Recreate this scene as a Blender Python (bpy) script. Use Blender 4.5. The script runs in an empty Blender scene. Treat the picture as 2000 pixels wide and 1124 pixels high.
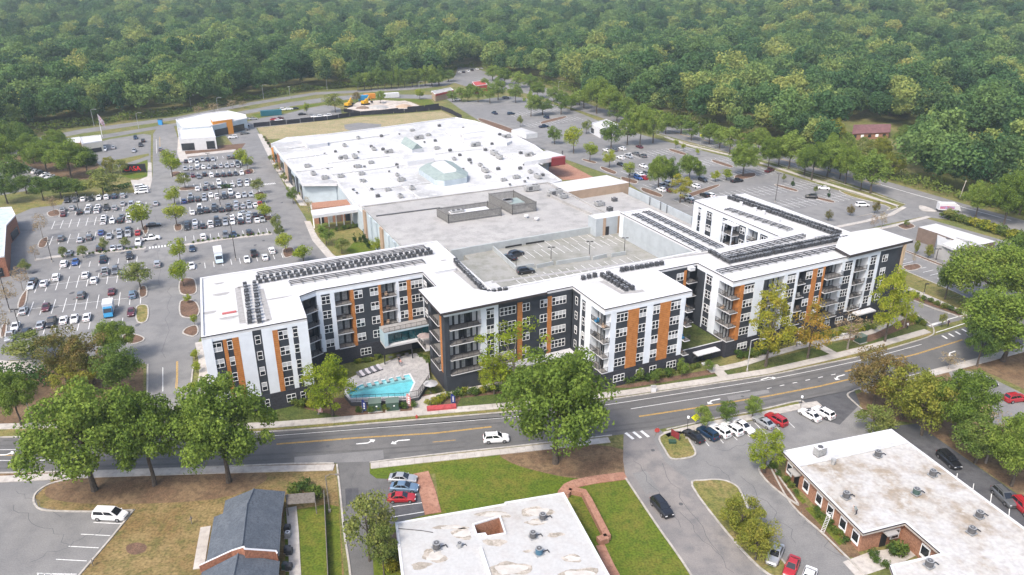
import bpy, bmesh, math, random
from mathutils import Vector, Matrix, noise
from mathutils.geometry import tessellate_polygon

random.seed(7)
SC = bpy.context.scene
COL = SC.collection

# ------------------------------------------------------------------ camera
# drone camera 80 m above the street, looking level-ahead (+Y) and 23.4 degrees down
CAM_H = 80.0
FPX = 1490.0
PITCH = math.atan(645.0 / FPX)
cam_d = bpy.data.cameras.new('camera')
cam_d.sensor_width = 36.0
cam_d.lens = 36.0 * FPX / 2000.0
cam_d.clip_start = 1.0
cam_d.clip_end = 9000.0
cam = bpy.data.objects.new('camera', cam_d)
COL.objects.link(cam)
cam.location = (0, 0, CAM_H)
cam.rotation_euler = (math.pi / 2 - PITCH, 0, 0)
SC.camera = cam

# ------------------------------------------------------------------ light
SUN_EL, SUN_AZ = math.radians(52), math.radians(215)     # azimuth clockwise from +Y: behind the camera, to its left
world = bpy.data.worlds.new('World')
SC.world = world
world.use_nodes = True
wn = world.node_tree
bg = wn.nodes['Background']
sky = wn.nodes.new('ShaderNodeTexSky')
sky.sky_type = 'NISHITA'
sky.sun_disc = False
sky.sun_elevation = SUN_EL
sky.sun_rotation = SUN_AZ
sky.air_density = 1.0
sky.dust_density = 4.0
sky.ozone_density = 1.0
wn.links.new(sky.outputs[0], bg.inputs[0])
bg.inputs[1].default_value = 0.15
sun_d = bpy.data.lights.new('sun', 'SUN')
sun_d.energy = 1.5
sun_d.angle = math.radians(10)
sun_d.color = (1.0, 0.95, 0.88)
sun = bpy.data.objects.new('sun', sun_d)
COL.objects.link(sun)
sd = Vector((math.sin(SUN_AZ) * math.cos(SUN_EL), math.cos(SUN_AZ) * math.cos(SUN_EL), math.sin(SUN_EL)))
sun.rotation_euler = sd.to_track_quat('Z', 'Y').to_euler()
SC.view_settings.view_transform = 'Standard'
SC.view_settings.look = 'None'
SC.view_settings.gamma = 1.0
SC.view_settings.exposure = 1.12
SC.view_settings.use_curve_mapping = False
SC.render.engine = 'CYCLES'
SC.cycles.use_denoising = True
SC.cycles.max_bounces = 5
SC.cycles.diffuse_bounces = 3
SC.cycles.glossy_bounces = 2
SC.cycles.transmission_bounces = 3
SC.cycles.transparent_max_bounces = 6
SC.cycles.volume_bounces = 0
SC.cycles.caustics_reflective = False
SC.cycles.caustics_refractive = False

# ------------------------------------------------------------------ survey helpers
_cp, _sp = math.cos(PITCH), math.sin(PITCH)

def G(px, py, z=0.0):
 """point of the place at height z seen at pixel (px, py) of the 2000 x 1124 photograph"""
 u, v = (px - 1000) / FPX, (py - 562) / FPX
 dx, dy, dz = u, _cp - v * _sp, -(_sp + v * _cp)
 t = (CAM_H - z) / -dz
 return Vector((dx * t, dy * t, z))

def PJ(p):
 x, y, z = p[0], p[1], p[2] - CAM_H
 fw = y * _cp - z * _sp
 dn = -y * _sp - z * _cp
 return 1000 + FPX * x / fw, 562 + FPX * dn / fw

# site grid of the apartments and the mall: a along the street, b away from it
SITE = math.radians(25.5)
_ca, _sa = math.cos(SITE), math.sin(SITE)

def W(a, b, z=0.0):
 return Vector((a * _ca - b * _sa, a * _sa + b * _ca, z))

def S(px, py, z=0.0):
 p = G(px, py, z)
 return (p.x * _ca + p.y * _sa, -p.x * _sa + p.y * _ca)

def height_at(base, top_py):
 """height of something standing at pixel base whose top is at row top_py"""
 g = G(*base)
 lo, hi = 0.0, 60.0
 for _ in range(40):
  m = (lo + hi) / 2
  if PJ((g.x, g.y, m))[1] > top_py:
   lo = m
  else:
   hi = m
 return lo

def mpp(py, z=0.0):
 """metres per photo pixel across the view at row py"""
 v = (py - 562) / FPX
 return (CAM_H - z) / (_sp + v * _cp) / FPX

# ------------------------------------------------------------------ materials
MATS = {}

def _base(name):
 m = bpy.data.materials.new(name)
 m.use_nodes = True
 nt = m.node_tree
 return m, nt, nt.nodes['Principled BSDF']

def mat(name, col, rough=0.8, var=0.0, scale=0.5, metal=0.0, spec=0.3, bump=0.0, col2=None, detail=4.0, fac=(0.4, 0.65), coord='Object', coat=0.0, emit=0.0):
 if name in MATS:
  return MATS[name]
 m, nt, b = _base(name)
 N, L = nt.nodes, nt.links
 b.inputs['Roughness'].default_value = rough
 b.inputs['Metallic'].default_value = metal
 b.inputs['Specular IOR Level'].default_value = spec
 b.inputs['Coat Weight'].default_value = coat
 c = (*col, 1)
 if var > 0 or col2:
  tc = N.new('ShaderNodeTexCoord')
  nz = N.new('ShaderNodeTexNoise')
  nz.inputs['Scale'].default_value = scale
  nz.inputs['Detail'].default_value = detail
  nz.inputs['Roughness'].default_value = 0.6
  L.new(tc.outputs[coord], nz.inputs['Vector'])
  rp = N.new('ShaderNodeMapRange')
  rp.inputs[1].default_value, rp.inputs[2].default_value = fac
  L.new(nz.outputs[0], rp.inputs[0])
  mx = N.new('ShaderNodeMix')
  mx.data_type = 'RGBA'
  c2 = col2 or tuple(min(1, x * (1 - var)) for x in col)
  mx.inputs[6].default_value = c
  mx.inputs[7].default_value = (*c2, 1)
  L.new(rp.outputs[0], mx.inputs[0])
  L.new(mx.outputs[2], b.inputs['Base Color'])
  if bump:
   bp = N.new('ShaderNodeBump')
   bp.inputs['Strength'].default_value = bump
   L.new(nz.outputs[0], bp.inputs['Height'])
   L.new(bp.outputs[0], b.inputs['Normal'])
 else:
  b.inputs['Base Color'].default_value = c
 if emit:
  b.inputs['Emission Color'].default_value = c
  b.inputs['Emission Strength'].default_value = emit
 MATS[name] = m
 return m

def mat3(name, cols, scales, rough=0.9, fac=((0.42, 0.6), (0.45, 0.7)), bump=0.0, coord='Object', fine=None):
 """three colours mixed by two noises of different size, plus an optional fine grain"""
 if name in MATS:
  return MATS[name]
 m, nt, b = _base(name)
 N, L = nt.nodes, nt.links
 b.inputs['Roughness'].default_value = rough
 b.inputs['Specular IOR Level'].default_value = 0.2
 tc = N.new('ShaderNodeTexCoord')
 prev = None
 last = None
 for i, sc in enumerate(scales):
  nz = N.new('ShaderNodeTexNoise')
  nz.inputs['Scale'].default_value = sc
  nz.inputs['Detail'].default_value = 5
  nz.inputs['Roughness'].default_value = 0.62
  L.new(tc.outputs[coord], nz.inputs['Vector'])
  rp = N.new('ShaderNodeMapRange')
  rp.inputs[1].default_value, rp.inputs[2].default_value = fac[min(i, len(fac) - 1)]
  L.new(nz.outputs[0], rp.inputs[0])
  mx = N.new('ShaderNodeMix')
  mx.data_type = 'RGBA'
  if prev is None:
   mx.inputs[6].default_value = (*cols[0], 1)
  else:
   L.new(prev, mx.inputs[6])
  mx.inputs[7].default_value = (*cols[i + 1], 1)
  L.new(rp.outputs[0], mx.inputs[0])
  prev = mx.outputs[2]
  last = nz
 if fine:
  nz = N.new('ShaderNodeTexNoise')
  nz.inputs['Scale'].default_value = fine[0]
  nz.inputs['Detail'].default_value = 3
  L.new(tc.outputs[coord], nz.inputs['Vector'])
  rp = N.new('ShaderNodeMapRange')
  rp.inputs[1].default_value, rp.inputs[2].default_value = 0.3, 0.7
  rp.inputs[3].default_value, rp.inputs[4].default_value = 1 - fine[1], 1 + fine[1]
  L.new(nz.outputs[0], rp.inputs[0])
  vm = N.new('ShaderNodeVectorMath')
  vm.operation = 'SCALE'
  L.new(prev, vm.inputs[0])
  L.new(rp.outputs[0], vm.inputs['Scale'])
  prev = vm.outputs[0]
  last = nz
 L.new(prev, b.inputs['Base Color'])
 if bump:
  bp = N.new('ShaderNodeBump')
  bp.inputs['Strength'].default_value = bump
  L.new(last.outputs[0], bp.inputs['Height'])
  L.new(bp.outputs[0], b.inputs['Normal'])
 MATS[name] = m
 return m

def leaf_mat(name, cols, rand=0.5, trans=0.35, scale=0.35, stops=None):
 """foliage: leaf colour differs from clump to clump and from tree to tree; thin leaves let some light through"""
 if name in MATS:
  return MATS[name]
 m = bpy.data.materials.new(name)
 m.use_nodes = True
 nt = m.node_tree
 N, L = nt.nodes, nt.links
 N.clear()
 out = N.new('ShaderNodeOutputMaterial')
 tc = N.new('ShaderNodeTexCoord')
 nz = N.new('ShaderNodeTexNoise')
 nz.inputs['Scale'].default_value = scale
 nz.inputs['Detail'].default_value = 4
 nz.inputs['Roughness'].default_value = 0.7
 L.new(tc.outputs['Object'], nz.inputs['Vector'])
 oi = N.new('ShaderNodeObjectInfo')
 ad = N.new('ShaderNodeMath')
 ad.operation = 'MULTIPLY_ADD'
 ad.inputs[1].default_value = rand
 L.new(oi.outputs['Random'], ad.inputs[0])
 sb = N.new('ShaderNodeMapRange')
 sb.inputs[1].default_value, sb.inputs[2].default_value = 0.3, 0.7
 sb.inputs[3].default_value, sb.inputs[4].default_value = -0.02, 1.02 - rand
 L.new(nz.outputs[0], sb.inputs[0])
 L.new(sb.outputs[0], ad.inputs[2])
 cr = N.new('ShaderNodeValToRGB')
 el = cr.color_ramp.elements
 while len(el) < len(cols):
  el.new(0.5)
 for i, c in enumerate(cols):
  el[i].position = stops[i] if stops else i / (len(cols) - 1)
  el[i].color = (*c, 1)
 L.new(ad.outputs[0], cr.inputs[0])
 df = N.new('ShaderNodeBsdfDiffuse')
 tr = N.new('ShaderNodeBsdfTranslucent')
 L.new(cr.outputs[0], df.inputs[0])
 L.new(cr.outputs[0], tr.inputs[0])
 mx = N.new('ShaderNodeMixShader')
 mx.inputs[0].default_value = trans
 L.new(df.outputs[0], mx.inputs[1])
 L.new(tr.outputs[0], mx.inputs[2])
 L.new(mx.outputs[0], out.inputs[0])
 MATS[name] = m
 return m

# ------------------------------------------------------------------ mesh helpers
class MB:
 """collects simple solids and links them as one mesh object"""
 def __init__(self):
  self.v, self.f, self.m, self.mats = [], [], [], []
 def mi(self, m):
  if m not in self.mats:
   self.mats.append(m)
  return self.mats.index(m)
 def add(self, vs, fs, m):
  o = len(self.v)
  self.v.extend([tuple(p) for p in vs])
  i = self.mi(m)
  for f in fs:
   self.f.append(tuple(o + k for k in f))
   self.m.append(i)
 def box(self, x0, x1, y0, y1, z0, z1, m, top=None):
  vs = [(x0, y0, z0), (x1, y0, z0), (x1, y1, z0), (x0, y1, z0), (x0, y0, z1), (x1, y0, z1), (x1, y1, z1), (x0, y1, z1)]
  self.add(vs, [(0, 3, 2, 1), (0, 1, 5, 4), (1, 2, 6, 5), (2, 3, 7, 6), (3, 0, 4, 7)], m)
  self.add(vs[4:], [(0, 1, 2, 3)], top or m)
 def hexa(self, b, t, m, top=None):
  """solid between quad b (4 points) and quad t"""
  vs = list(b) + list(t)
  self.add(vs, [(0, 3, 2, 1), (0, 1, 5, 4), (1, 2, 6, 5), (2, 3, 7, 6), (3, 0, 4, 7)], m)
  self.add(t, [(0, 1, 2, 3)], top or m)
 def prism(self, pts, z0, z1, m, top=None, bottom=False):
  n = len(pts)
  if area2(pts) < 0:
   pts = pts[::-1]
  vs = [(p[0], p[1], z0) for p in pts] + [(p[0], p[1], z1) for p in pts]
  if z1 > z0:
   self.add(vs, [(i, (i + 1) % n, n + (i + 1) % n, n + i) for i in range(n)], m)
  tri = tris(pts)
  self.add(vs[n:], tri, top or m)
  if bottom:
   self.add(vs[:n], [t[::-1] for t in tri], m)
 def ring(self, pts, w, z0, z1, m):
  """wall of width w just inside the outline pts"""
  if area2(pts) < 0:
   pts = pts[::-1]
  q = inset(pts, w)
  n = len(pts)
  for i in range(n):
   j = (i + 1) % n
   A, B, C, D = pts[i], pts[j], q[j], q[i]
   self.hexa([(A[0], A[1], z0), (B[0], B[1], z0), (C[0], C[1], z0), (D[0], D[1], z0)],
     [(A[0], A[1], z1), (B[0], B[1], z1), (C[0], C[1], z1), (D[0], D[1], z1)], m)
 def tube(self, p0, p1, r0, r1, m, n=6, caps=True):
  p0, p1 = Vector(p0), Vector(p1)
  d = (p1 - p0)
  if d.length < 1e-6:
   return
  d.normalize()
  a = d.orthogonal().normalized()
  b = d.cross(a)
  vs = []
  for p, r in ((p0, r0), (p1, r1)):
   for k in range(n):
    t = 2 * math.pi * k / n
    vs.append(p + a * (r * math.cos(t)) + b * (r * math.sin(t)))
  fs = [(k, (k + 1) % n, n + (k + 1) % n, n + k) for k in range(n)]
  if caps:
   fs += [tuple(range(n - 1, -1, -1)), tuple(range(n, 2 * n))]
  self.add(vs, fs, m)
 def cyl(self, x, y, z0, z1, r, m, n=10, top=None):
  vs = [(x + r * math.cos(2 * math.pi * k / n), y + r * math.sin(2 * math.pi * k / n), z) for z in (z0, z1) for k in range(n)]
  self.add(vs, [(k, (k + 1) % n, n + (k + 1) % n, n + k) for k in range(n)], m)
  self.add(vs[n:], [tuple(range(n))], top or m)
 def quad(self, a, b, c, d, m):
  self.add([a, b, c, d], [(0, 1, 2, 3)], m)
 def mesh(self, name, smooth=False):
  me = bpy.data.meshes.new(name)
  me.from_pydata(self.v, [], self.f)
  for m in self.mats:
   me.materials.append(m)
  me.polygons.foreach_set('material_index', self.m)
  if smooth:
   me.polygons.foreach_set('use_smooth', [True] * len(self.f))
  me.update()
  return me
 def build(self, name, parent=None, loc=(0, 0, 0), rz=0.0, smooth=False, kind=None):
  return put(name, self.mesh(name, smooth), parent, loc, rz, kind)

def put(name, me, parent=None, loc=(0, 0, 0), rz=0.0, kind=None, scale=None):
 o = bpy.data.objects.new(name, me)
 COL.objects.link(o)
 o.parent = parent
 o.location = loc
 o.rotation_euler = (0, 0, rz)
 if scale is not None:
  o.scale = scale if hasattr(scale, '__len__') else (scale,) * 3
 if kind:
  o['kind'] = kind
 return o

def tag(o, label, cat, group=None):
 o['label'] = label
 o['category'] = cat
 if group:
  o['group'] = group
 return o

def thing(name, label, cat, loc=(0, 0, 0), rz=0.0, group=None):
 o = bpy.data.objects.new(name, None)
 COL.objects.link(o)
 o.empty_display_size = 0.5
 o.location = loc
 o.rotation_euler = (0, 0, rz)
 return tag(o, label, cat, group)

def dup(root, loc, rz=None, label=None, group=None, scale=None):
 r = root.copy()
 COL.objects.link(r)
 r.location = loc
 if rz is not None:
  r.rotation_euler = (0, 0, rz)
 if scale is not None:
  r.scale = scale if hasattr(scale, '__len__') else (scale,) * 3
 if label:
  r['label'] = label
 if group:
  r['group'] = group
 for ch in list(root.children):
  c = ch.copy()
  COL.objects.link(c)
  c.parent = r
  for g in list(ch.children):
   d = g.copy()
   COL.objects.link(d)
   d.parent = c
 return r

def area2(p):
 return sum(p[i][0] * p[(i + 1) % len(p)][1] - p[(i + 1) % len(p)][0] * p[i][1] for i in range(len(p)))

def tris(pts):
 t = tessellate_polygon([[Vector((p[0], p[1], 0)) for p in pts]])
 out = []
 for a, b, c in t:
  cr = (pts[b][0] - pts[a][0]) * (pts[c][1] - pts[a][1]) - (pts[b][1] - pts[a][1]) * (pts[c][0] - pts[a][0])
  out.append((a, b, c) if cr > 0 else (a, c, b))
 return out

def inset(pts, w):
 n = len(pts)
 out = []
 for i in range(n):
  p, a, b = Vector(pts[i][:2]), Vector(pts[i - 1][:2]), Vector(pts[(i + 1) % n][:2])
  d1, d2 = (p - a).normalized(), (b - p).normalized()
  n1, n2 = Vector((-d1.y, d1.x)), Vector((-d2.y, d2.x))
  k = (n1 + n2)
  if k.length < 1e-4:
   k = n1
  k.normalize()
  c = max(0.35, k.dot(n1))
  out.append(tuple(p + k * (w / c)))
 return out

def smooth(pts, closed=True, n=4):
 """Catmull-Rom through the points"""
 out = []
 N = len(pts)
 for i in range(N if closed else N - 1):
  g = lambda k: Vector(pts[k % N][:2]) if closed else Vector(pts[max(0, min(N - 1, k))][:2])
  p0, p1, p2, p3 = g(i - 1), g(i), g(i + 1), g(i + 2)
  for k in range(n):
   t = k / n
   out.append(tuple(0.5 * (2 * p1 + (p2 - p0) * t + (2 * p0 - 5 * p1 + 4 * p2 - p3) * t * t + (3 * p1 - p0 - 3 * p2 + p3) * t ** 3)))
 if not closed:
  out.append(tuple(pts[-1][:2]))
 return out

def inpoly(x, y, poly):
 r = False
 n = len(poly)
 j = n - 1
 for i in range(n):
  xi, yi = poly[i][0], poly[i][1]
  xj, yj = poly[j][0], poly[j][1]
  if (yi > y) != (yj > y) and x < (xj - xi) * (y - yi) / (yj - yi) + xi:
   r = not r
  j = i
 return r

def GP(pts, z=0.0):
 return [tuple(G(x, y, z))[:2] for x, y in pts]
# ------------------------------------------------------------------ ground
M_ASPH = mat3('asphalt_street', ((.118, .116, .113), (.138, .134, .13), (.098, .097, .096)), (.05, .35), rough=.92, fine=(6.0, .14), bump=.05)
M_ASPH2 = mat3('asphalt_lot', ((0.176, 0.173, 0.170), (0.208, 0.204, 0.198), (0.143, 0.142, 0.142)), (.04, .25), rough=.92, fine=(5.0, .14), bump=.05)
M_ASPH3 = mat3('asphalt_worn', ((0.188, 0.177, 0.171), (0.231, 0.213, 0.200), (0.144, 0.140, 0.140)), (.08, .4), rough=.92, fine=(7.0, .16), bump=.05)
M_ASPHD = mat3('asphalt_new_and_shaded', ((0.074, 0.076, 0.080), (0.098, 0.098, 0.103), (0.060, 0.060, 0.066)), (.05, .5), rough=.9, fine=(6.0, .15), bump=.05)  # dark asphalt; on the rear alley it stands for shade
M_CONC = mat3('concrete_path', ((0.391, 0.362, 0.328), (0.460, 0.431, 0.397), (0.310, 0.287, 0.265)), (.15, .9), rough=.9, fine=(8.0, .08))
M_KERB = mat('kerb_concrete', (.40, .375, .34), .9, .3, 1.2)
M_PAVER = mat3('patio_stone', ((.33, .32, .315), (.40, .385, .375), (.25, .245, .245)), (.3, 1.4), rough=.85, fine=(6, .15))
M_LAWN = mat3('lawn_green', ((.083, .118, .012), (.125, .125, .022), (.056, .092, .010)), (.12, .7), rough=1, fine=(3.0, .38), bump=.4)
M_TURF = mat3('lawn_deep', ((0.066, 0.090, 0.022), (0.102, 0.108, 0.036), (0.042, 0.060, 0.017)), (.15, .8), rough=1, fine=(3.0, .35), bump=.4)
M_DRY = mat3('lawn_dry', ((.16, .108, .045), (.21, .155, .07), (.10, .095, .032)), (.11, .5), rough=1, fine=(2.5, .4), bump=.4)
M_DRYG = mat3('grass_verge', ((0.150, 0.144, 0.044), (0.213, 0.169, 0.069), (0.094, 0.112, 0.031)), (.12, .6), rough=1, fine=(3.0, .35), bump=.4)
M_STRAW = mat3('field_straw', ((.25, .21, .115), (.31, .25, .15), (.19, .19, .085)), (.05, .3), rough=1, fine=(1.5, .3))
M_MULCH = mat3('mulch_brown', ((0.125, 0.077, 0.053), (0.175, 0.106, 0.073), (0.075, 0.053, 0.037)), (.4, 1.6), rough=1, fine=(5, .3), bump=.4)
M_PINE = mat3('pine_straw', ((.145, .092, .055), (.19, .13, .075), (.09, .062, .038)), (.2, 1.0), rough=1, fine=(4, .35), bump=.4)
M_FLOOR = mat3('woodland_floor', ((.045, .055, .022), (.07, .065, .03), (.03, .04, .015)), (.05, .3), rough=1, fine=(1.5, .3))
M_BASE = mat3('grass_rough', ((0.124, 0.137, 0.042), (0.182, 0.156, 0.062), (0.078, 0.098, 0.029)), (.05, .35), rough=1, fine=(2.0, .35), bump=.3)
M_WHITE = mat('road_paint_white', (.72, .72, .70), .7, .25, 3.0)
M_YEL = mat('road_paint_yellow', (.60, .36, .06), .7, .4, 2.0)
M_PALE = mat3('construction_slab', ((.42, .36, .31), (.5, .45, .40), (.3, .27, .24)), (.06, .4), rough=.95, fine=(3, .12))
M_BRICKPAVE = mat3('brick_paving', ((.30, .155, .105), (.36, .2, .14), (.22, .11, .08)), (.4, 2.0), rough=.9, fine=(9, .25))

def hill(x, y):
 """the wooded land rolls a little beyond the shopping centre"""
 r = math.hypot(x, y)
 k = min(1, max(0, (r - 640) / 420.0))
 h = k * (9 * noise.noise(Vector((x / 420.0, y / 420.0, 3.1))) + 5 * noise.noise(Vector((x / 170.0, y / 170.0, 7.7))))
 h += 38 * math.exp(-(((x - 520) / 300) ** 2 + ((y - 950) / 330) ** 2)) * k
 h += 10 * math.exp(-(((x + 500) / 300) ** 2 + ((y - 900) / 260) ** 2)) * k
 return h + 3.0 * k

def make_terrain():
 xs, ys = [], []
 x = -3200
 while x <= 3200:
  xs.append(x)
  x += 40
 y = -400
 while y <= 4200:
  ys.append(y)
  y += 40
 vs = [(x, y, hill(x, y) - 0.03) for y in ys for x in xs]
 n = len(xs)
 fs = [(j * n + i, j * n + i + 1, (j + 1) * n + i + 1, (j + 1) * n + i) for j in range(len(ys) - 1) for i in range(n - 1)]
 mb = MB()
 mb.add(vs, fs, M_BASE)
 return mb.build('ground', smooth=True, kind='structure')

make_terrain()

def sheet(name, pts, m, z, sm=False, world=False):
 p = pts if world else GP(pts)
 if sm:
  p = smooth(p)
 mb = MB()
 mb.prism(p, z, z, m)
 return mb.build(name, kind='structure')

def ribbon(mb, pts, w, z, m, h=0.0, world=False, off=0.0):
 """strip of width w along a pixel (or world) polyline; h > 0 makes it a raised kerb"""
 p = [Vector(q[:2]) for q in (pts if world else GP(pts))]
 L, R = [], []
 for i in range(len(p)):
  d = (p[min(i + 1, len(p) - 1)] - p[max(i - 1, 0)]).normalized()
  nn = Vector((-d.y, d.x))
  L.append(p[i] + nn * (w / 2 + off))
  R.append(p[i] - nn * (w / 2 - off))
 for i in range(len(p) - 1):
  a, b, c, d = R[i], R[i + 1], L[i + 1], L[i]
  if h:
   mb.hexa([(q.x, q.y, z) for q in (a, b, c, d)], [(q.x, q.y, z + h) for q in (a, b, c, d)], m)
  else:
   mb.quad((a.x, a.y, z), (b.x, b.y, z), (c.x, c.y, z), (d.x, d.y, z), m)

def kerb(pts, sm=True, w=.3, h=.14, closed=False):
 p = GP(pts)
 if sm:
  p = smooth(p, closed)
 if closed:
  p.append(p[0])
 mb = MB()
 ribbon(mb, p, w, 0, M_KERB, h, world=True)
 return mb.build('kerb', kind='structure')

def island(pts, m=None, sm=True, h=.15, name='planting_island'):
 p = GP(pts)
 if sm:
  p = smooth(p)
 if area2(p) < 0:
  p = p[::-1]
 mb = MB()
 mb.ring(p, .32, 0, h, M_KERB)
 mb.prism(inset(p, .3), 0, h - .03, m or M_MULCH)
 return mb.build(name, kind='structure')

# far road behind the mall, ring road to the right
sheet('frontage_road', [(40, 276), (160, 252.5), (347, 228), (490, 200), (617, 180.5), (700, 176.5), (790, 170), (860, 160), (900, 150), (915, 152), (870, 168), (800, 176), (700, 181.5), (617, 185.5), (490, 206), (347, 234), (160, 261), (40, 284)], M_ASPH2, 0)
sheet('frontage_road', [(-60, 310), (60, 290), (160, 270), (330, 243), (480, 216), (560, 201), (640, 190), (720, 184), (850, 186), (850, 194), (720, 191), (640, 198.5), (560, 209), (480, 223), (310, 252), (160, 278.5), (60, 299), (-60, 320)], M_ASPH2, .004)
sheet('ring_road', [(890, 146), (930, 142), (960, 150), (1010, 158), (1060, 170), (1110, 188), (1170, 211), (1290, 236), (1430, 271), (1500, 289), (1600, 317), (1740, 357), (1880, 398), (2000, 431), (2200, 490), (2200, 545), (2000, 474), (1870, 428), (1770, 399), (1690, 369), (1600, 341), (1500, 314), (1420, 297), (1310, 268), (1180, 232), (1110, 209), (1060, 191), (1000, 176), (950, 166), (880, 160)], M_ASPH2, .0085)
sheet('far_car_park', [(895, 130), (930, 134), (1000, 160), (990, 176), (920, 172), (880, 160), (890, 146)], M_ASPH2, -.006)

# car parks
sheet('west_car_park', [(285, 857), (286, 712), (236, 700), (150, 696), (0, 706), (-260, 722), (-160, 560), (20, 424), (62, 406), (120, 400), (128, 385.5), (246, 377.5), (290, 374), (298, 345), (299, 262), (312, 243), (338, 243), (345, 262), (355, 302), (470, 292), (500, 262), (515, 285), (535, 325), (560, 370), (596, 425), (612, 460), (648, 502), (560, 545), (400, 640), (377, 690), (374, 762), (384, 857)], M_ASPH2, .002)
sheet('north_car_park', [(430, 252), (505, 232), (560, 222), (600, 212), (640, 205), (665, 212), (668, 225), (705, 223), (600, 240), (500, 250), (520, 285), (500, 296), (465, 296)], M_ASPH2, .006)
sheet('restaurant_car_park', [(150, 290), (215, 272), (280, 262), (295, 264), (294, 318), (240, 326), (205, 330), (180, 312)], M_ASPH2, 0)
sheet('pine_straw_bed', [(-80, 300), (60, 290), (150, 300), (195, 320), (180, 350), (125, 352), (18, 309), (-80, 330)], M_PINE, -.004)
sheet('hedge_side_lot', [(-80, 330), (18, 311), (125, 350), (60, 372), (-80, 395)], M_ASPH2, 0)
sheet('east_car_park', [(846, 178), (858, 184), (900, 214), (935, 236), (985, 258), (1100, 310), (1220, 352), (1260, 380), (1400, 445), (1540, 470), (1620, 445), (1700, 424), (1760, 409), (1690, 389), (1600, 361), (1500, 329), (1420, 307), (1310, 279), (1200, 249), (1120, 216), (1060, 198), (1000, 188), (960, 192), (905, 200)], M_ASPH2, .004)
sheet('entry_road', [(1600, 450), (1690, 425), (1745, 412), (1772, 398), (1880, 432), (1800, 424), (1720, 441), (1640, 462)], M_ASPH2, .006)
sheet('cafe_car_park', [(1630, 466), (1730, 441), (1805, 426), (1960, 470), (2120, 520), (2120, 650), (1890, 622), (1817, 641), (1775, 606), (1742, 578), (1742, 500)], M_ASPH2, .004)

# the street in front, its side street and the driveways
sheet('main_street', [(-400, 866), (0, 855), (82, 854), (250, 852.5), (400, 851), (550, 843), (700, 830.5), (850, 818), (987, 806), (1100, 794), (1222, 777), (1360, 756), (1500, 734.5), (1600, 714), (1687, 696), (1760, 676), (1822, 657), (1960, 617), (2300, 512), (2300, 590), (2000, 674), (1915, 699), (1827, 722), (1740, 744), (1660, 763), (1557, 784), (1475, 803), (1400, 817), (1282, 840), (1215, 849), (1100, 861), (1000, 872.5), (860, 887), (720, 903.5), (655, 905.5), (572, 906), (420, 912), (200, 920), (0, 924), (-400, 932)], M_ASPH, .010)
sheet('street_patch', [(575, 893), (748, 880), (750, 896), (720, 902), (655, 904), (575, 904)], M_ASPH2, .014)
sheet('side_street', [(1218, 846), (1284, 838), (1277, 858), (1300, 903), (1352, 945), (1400, 1010), (1490, 1124), (1600, 1300), (1440, 1300), (1350, 1124), (1222, 935), (1217, 900)], M_ASPH3, .014)
sheet('office_car_park', [(1286, 838), (1318, 862), (1338, 852), (1500, 815), (1560, 800), (1600, 790), (1662, 775), (1672, 790), (1690, 812), (1760, 850), (1740, 840), (1527, 880), (1500, 905), (1545, 985), (1690, 1124), (1760, 1220), (1600, 1300), (1480, 1124), (1420, 1020), (1352, 948), (1297, 903), (1276, 860)], M_ASPH2, .006)
sheet('office_driveway', [(1557, 783), (1668, 761), (1680, 790), (1640, 830), (1580, 812)], M_ASPHD, .010)
sheet('rear_alley', [(1720, 835), (1790, 828), (2000, 975), (2200, 1110), (2200, 1200), (2000, 1040), (1735, 850)], M_ASPHD, .010)  # alley's shade put into the colour by using the darker asphalt
sheet('hillside_car_park', [(1850, 722), (1915, 728), (2060, 800), (2060, 930), (1950, 860), (1890, 800)], M_ASPH2, .004)
sheet('front_car_park', [(-400, 945), (0, 938), (70, 928), (100, 940), (68, 970), (75, 990), (110, 998), (186, 999), (262, 996), (155, 1124), (20, 1300), (-700, 1300)], M_ASPH2, .006)
sheet('shop_driveway', [(656, 903), (722, 902), (722, 925), (735, 935), (762, 936), (834, 925), (832, 1006), (770, 1022), (728, 1090), (730, 1124), (740, 1300), (690, 1300), (683, 1124), (668, 1000), (662, 915)], M_ASPH, .012)
sheet('shop_parking_bay', [(762, 937), (815, 928), (832, 1006), (772, 1022), (766, 990)], M_ASPHD, .017)

# lawns, verges and planting beds
sheet('lawn', [(720, 915), (740, 912), (1000, 882), (1100, 868), (1216, 880), (1222, 935), (1350, 1124), (1440, 1300), (700, 1300), (735, 1020), (832, 1006), (860, 1000), (850, 925), (760, 937), (733, 935), (721, 925)], M_LAWN, .004)
sheet('lawn_dry_patch', [(985, 884), (1100, 868), (1215, 878), (1220, 925), (1130, 935), (1040, 918), (990, 900)], M_PINE, .0065, sm=True)
sheet('lawn', [(66, 975), (75, 950), (140, 925), (300, 921), (572, 913), (655, 912), (660, 960), (672, 1124), (700, 1300), (-20, 1300), (155, 1124), (262, 996), (186, 999), (90, 996)], M_DRY, .004)
sheet('lawn', [(556, 1000), (640, 985), (662, 990), (668, 1124), (690, 1300), (560, 1300)], M_LAWN, .007)
sheet('pine_straw_bed', [(130, 930), (300, 926), (480, 916), (520, 938), (420, 975), (200, 985), (90, 970)], M_PINE, .0065, sm=True)
sheet('bare_earth_patch', [(248, 1066), (268, 1060), (286, 1066), (282, 1078), (262, 1084), (248, 1078)], M_MULCH, .010, sm=True)
sheet('verge', [(-300, 845), (0, 838), (120, 835), (290, 838), (290, 851), (82, 853.5), (-300, 865)], M_DRYG, .006)
sheet('verge', [(380, 848), (550, 840), (700, 827.5), (850, 815), (987, 803), (1100, 791), (1222, 774), (1360, 753), (1500, 731.5), (1687, 693), (1822, 654), (1812, 644), (1687, 680), (1500, 726), (1222, 766), (987, 796), (700, 822), (550, 834), (380, 842)], M_DRYG, .007)
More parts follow.
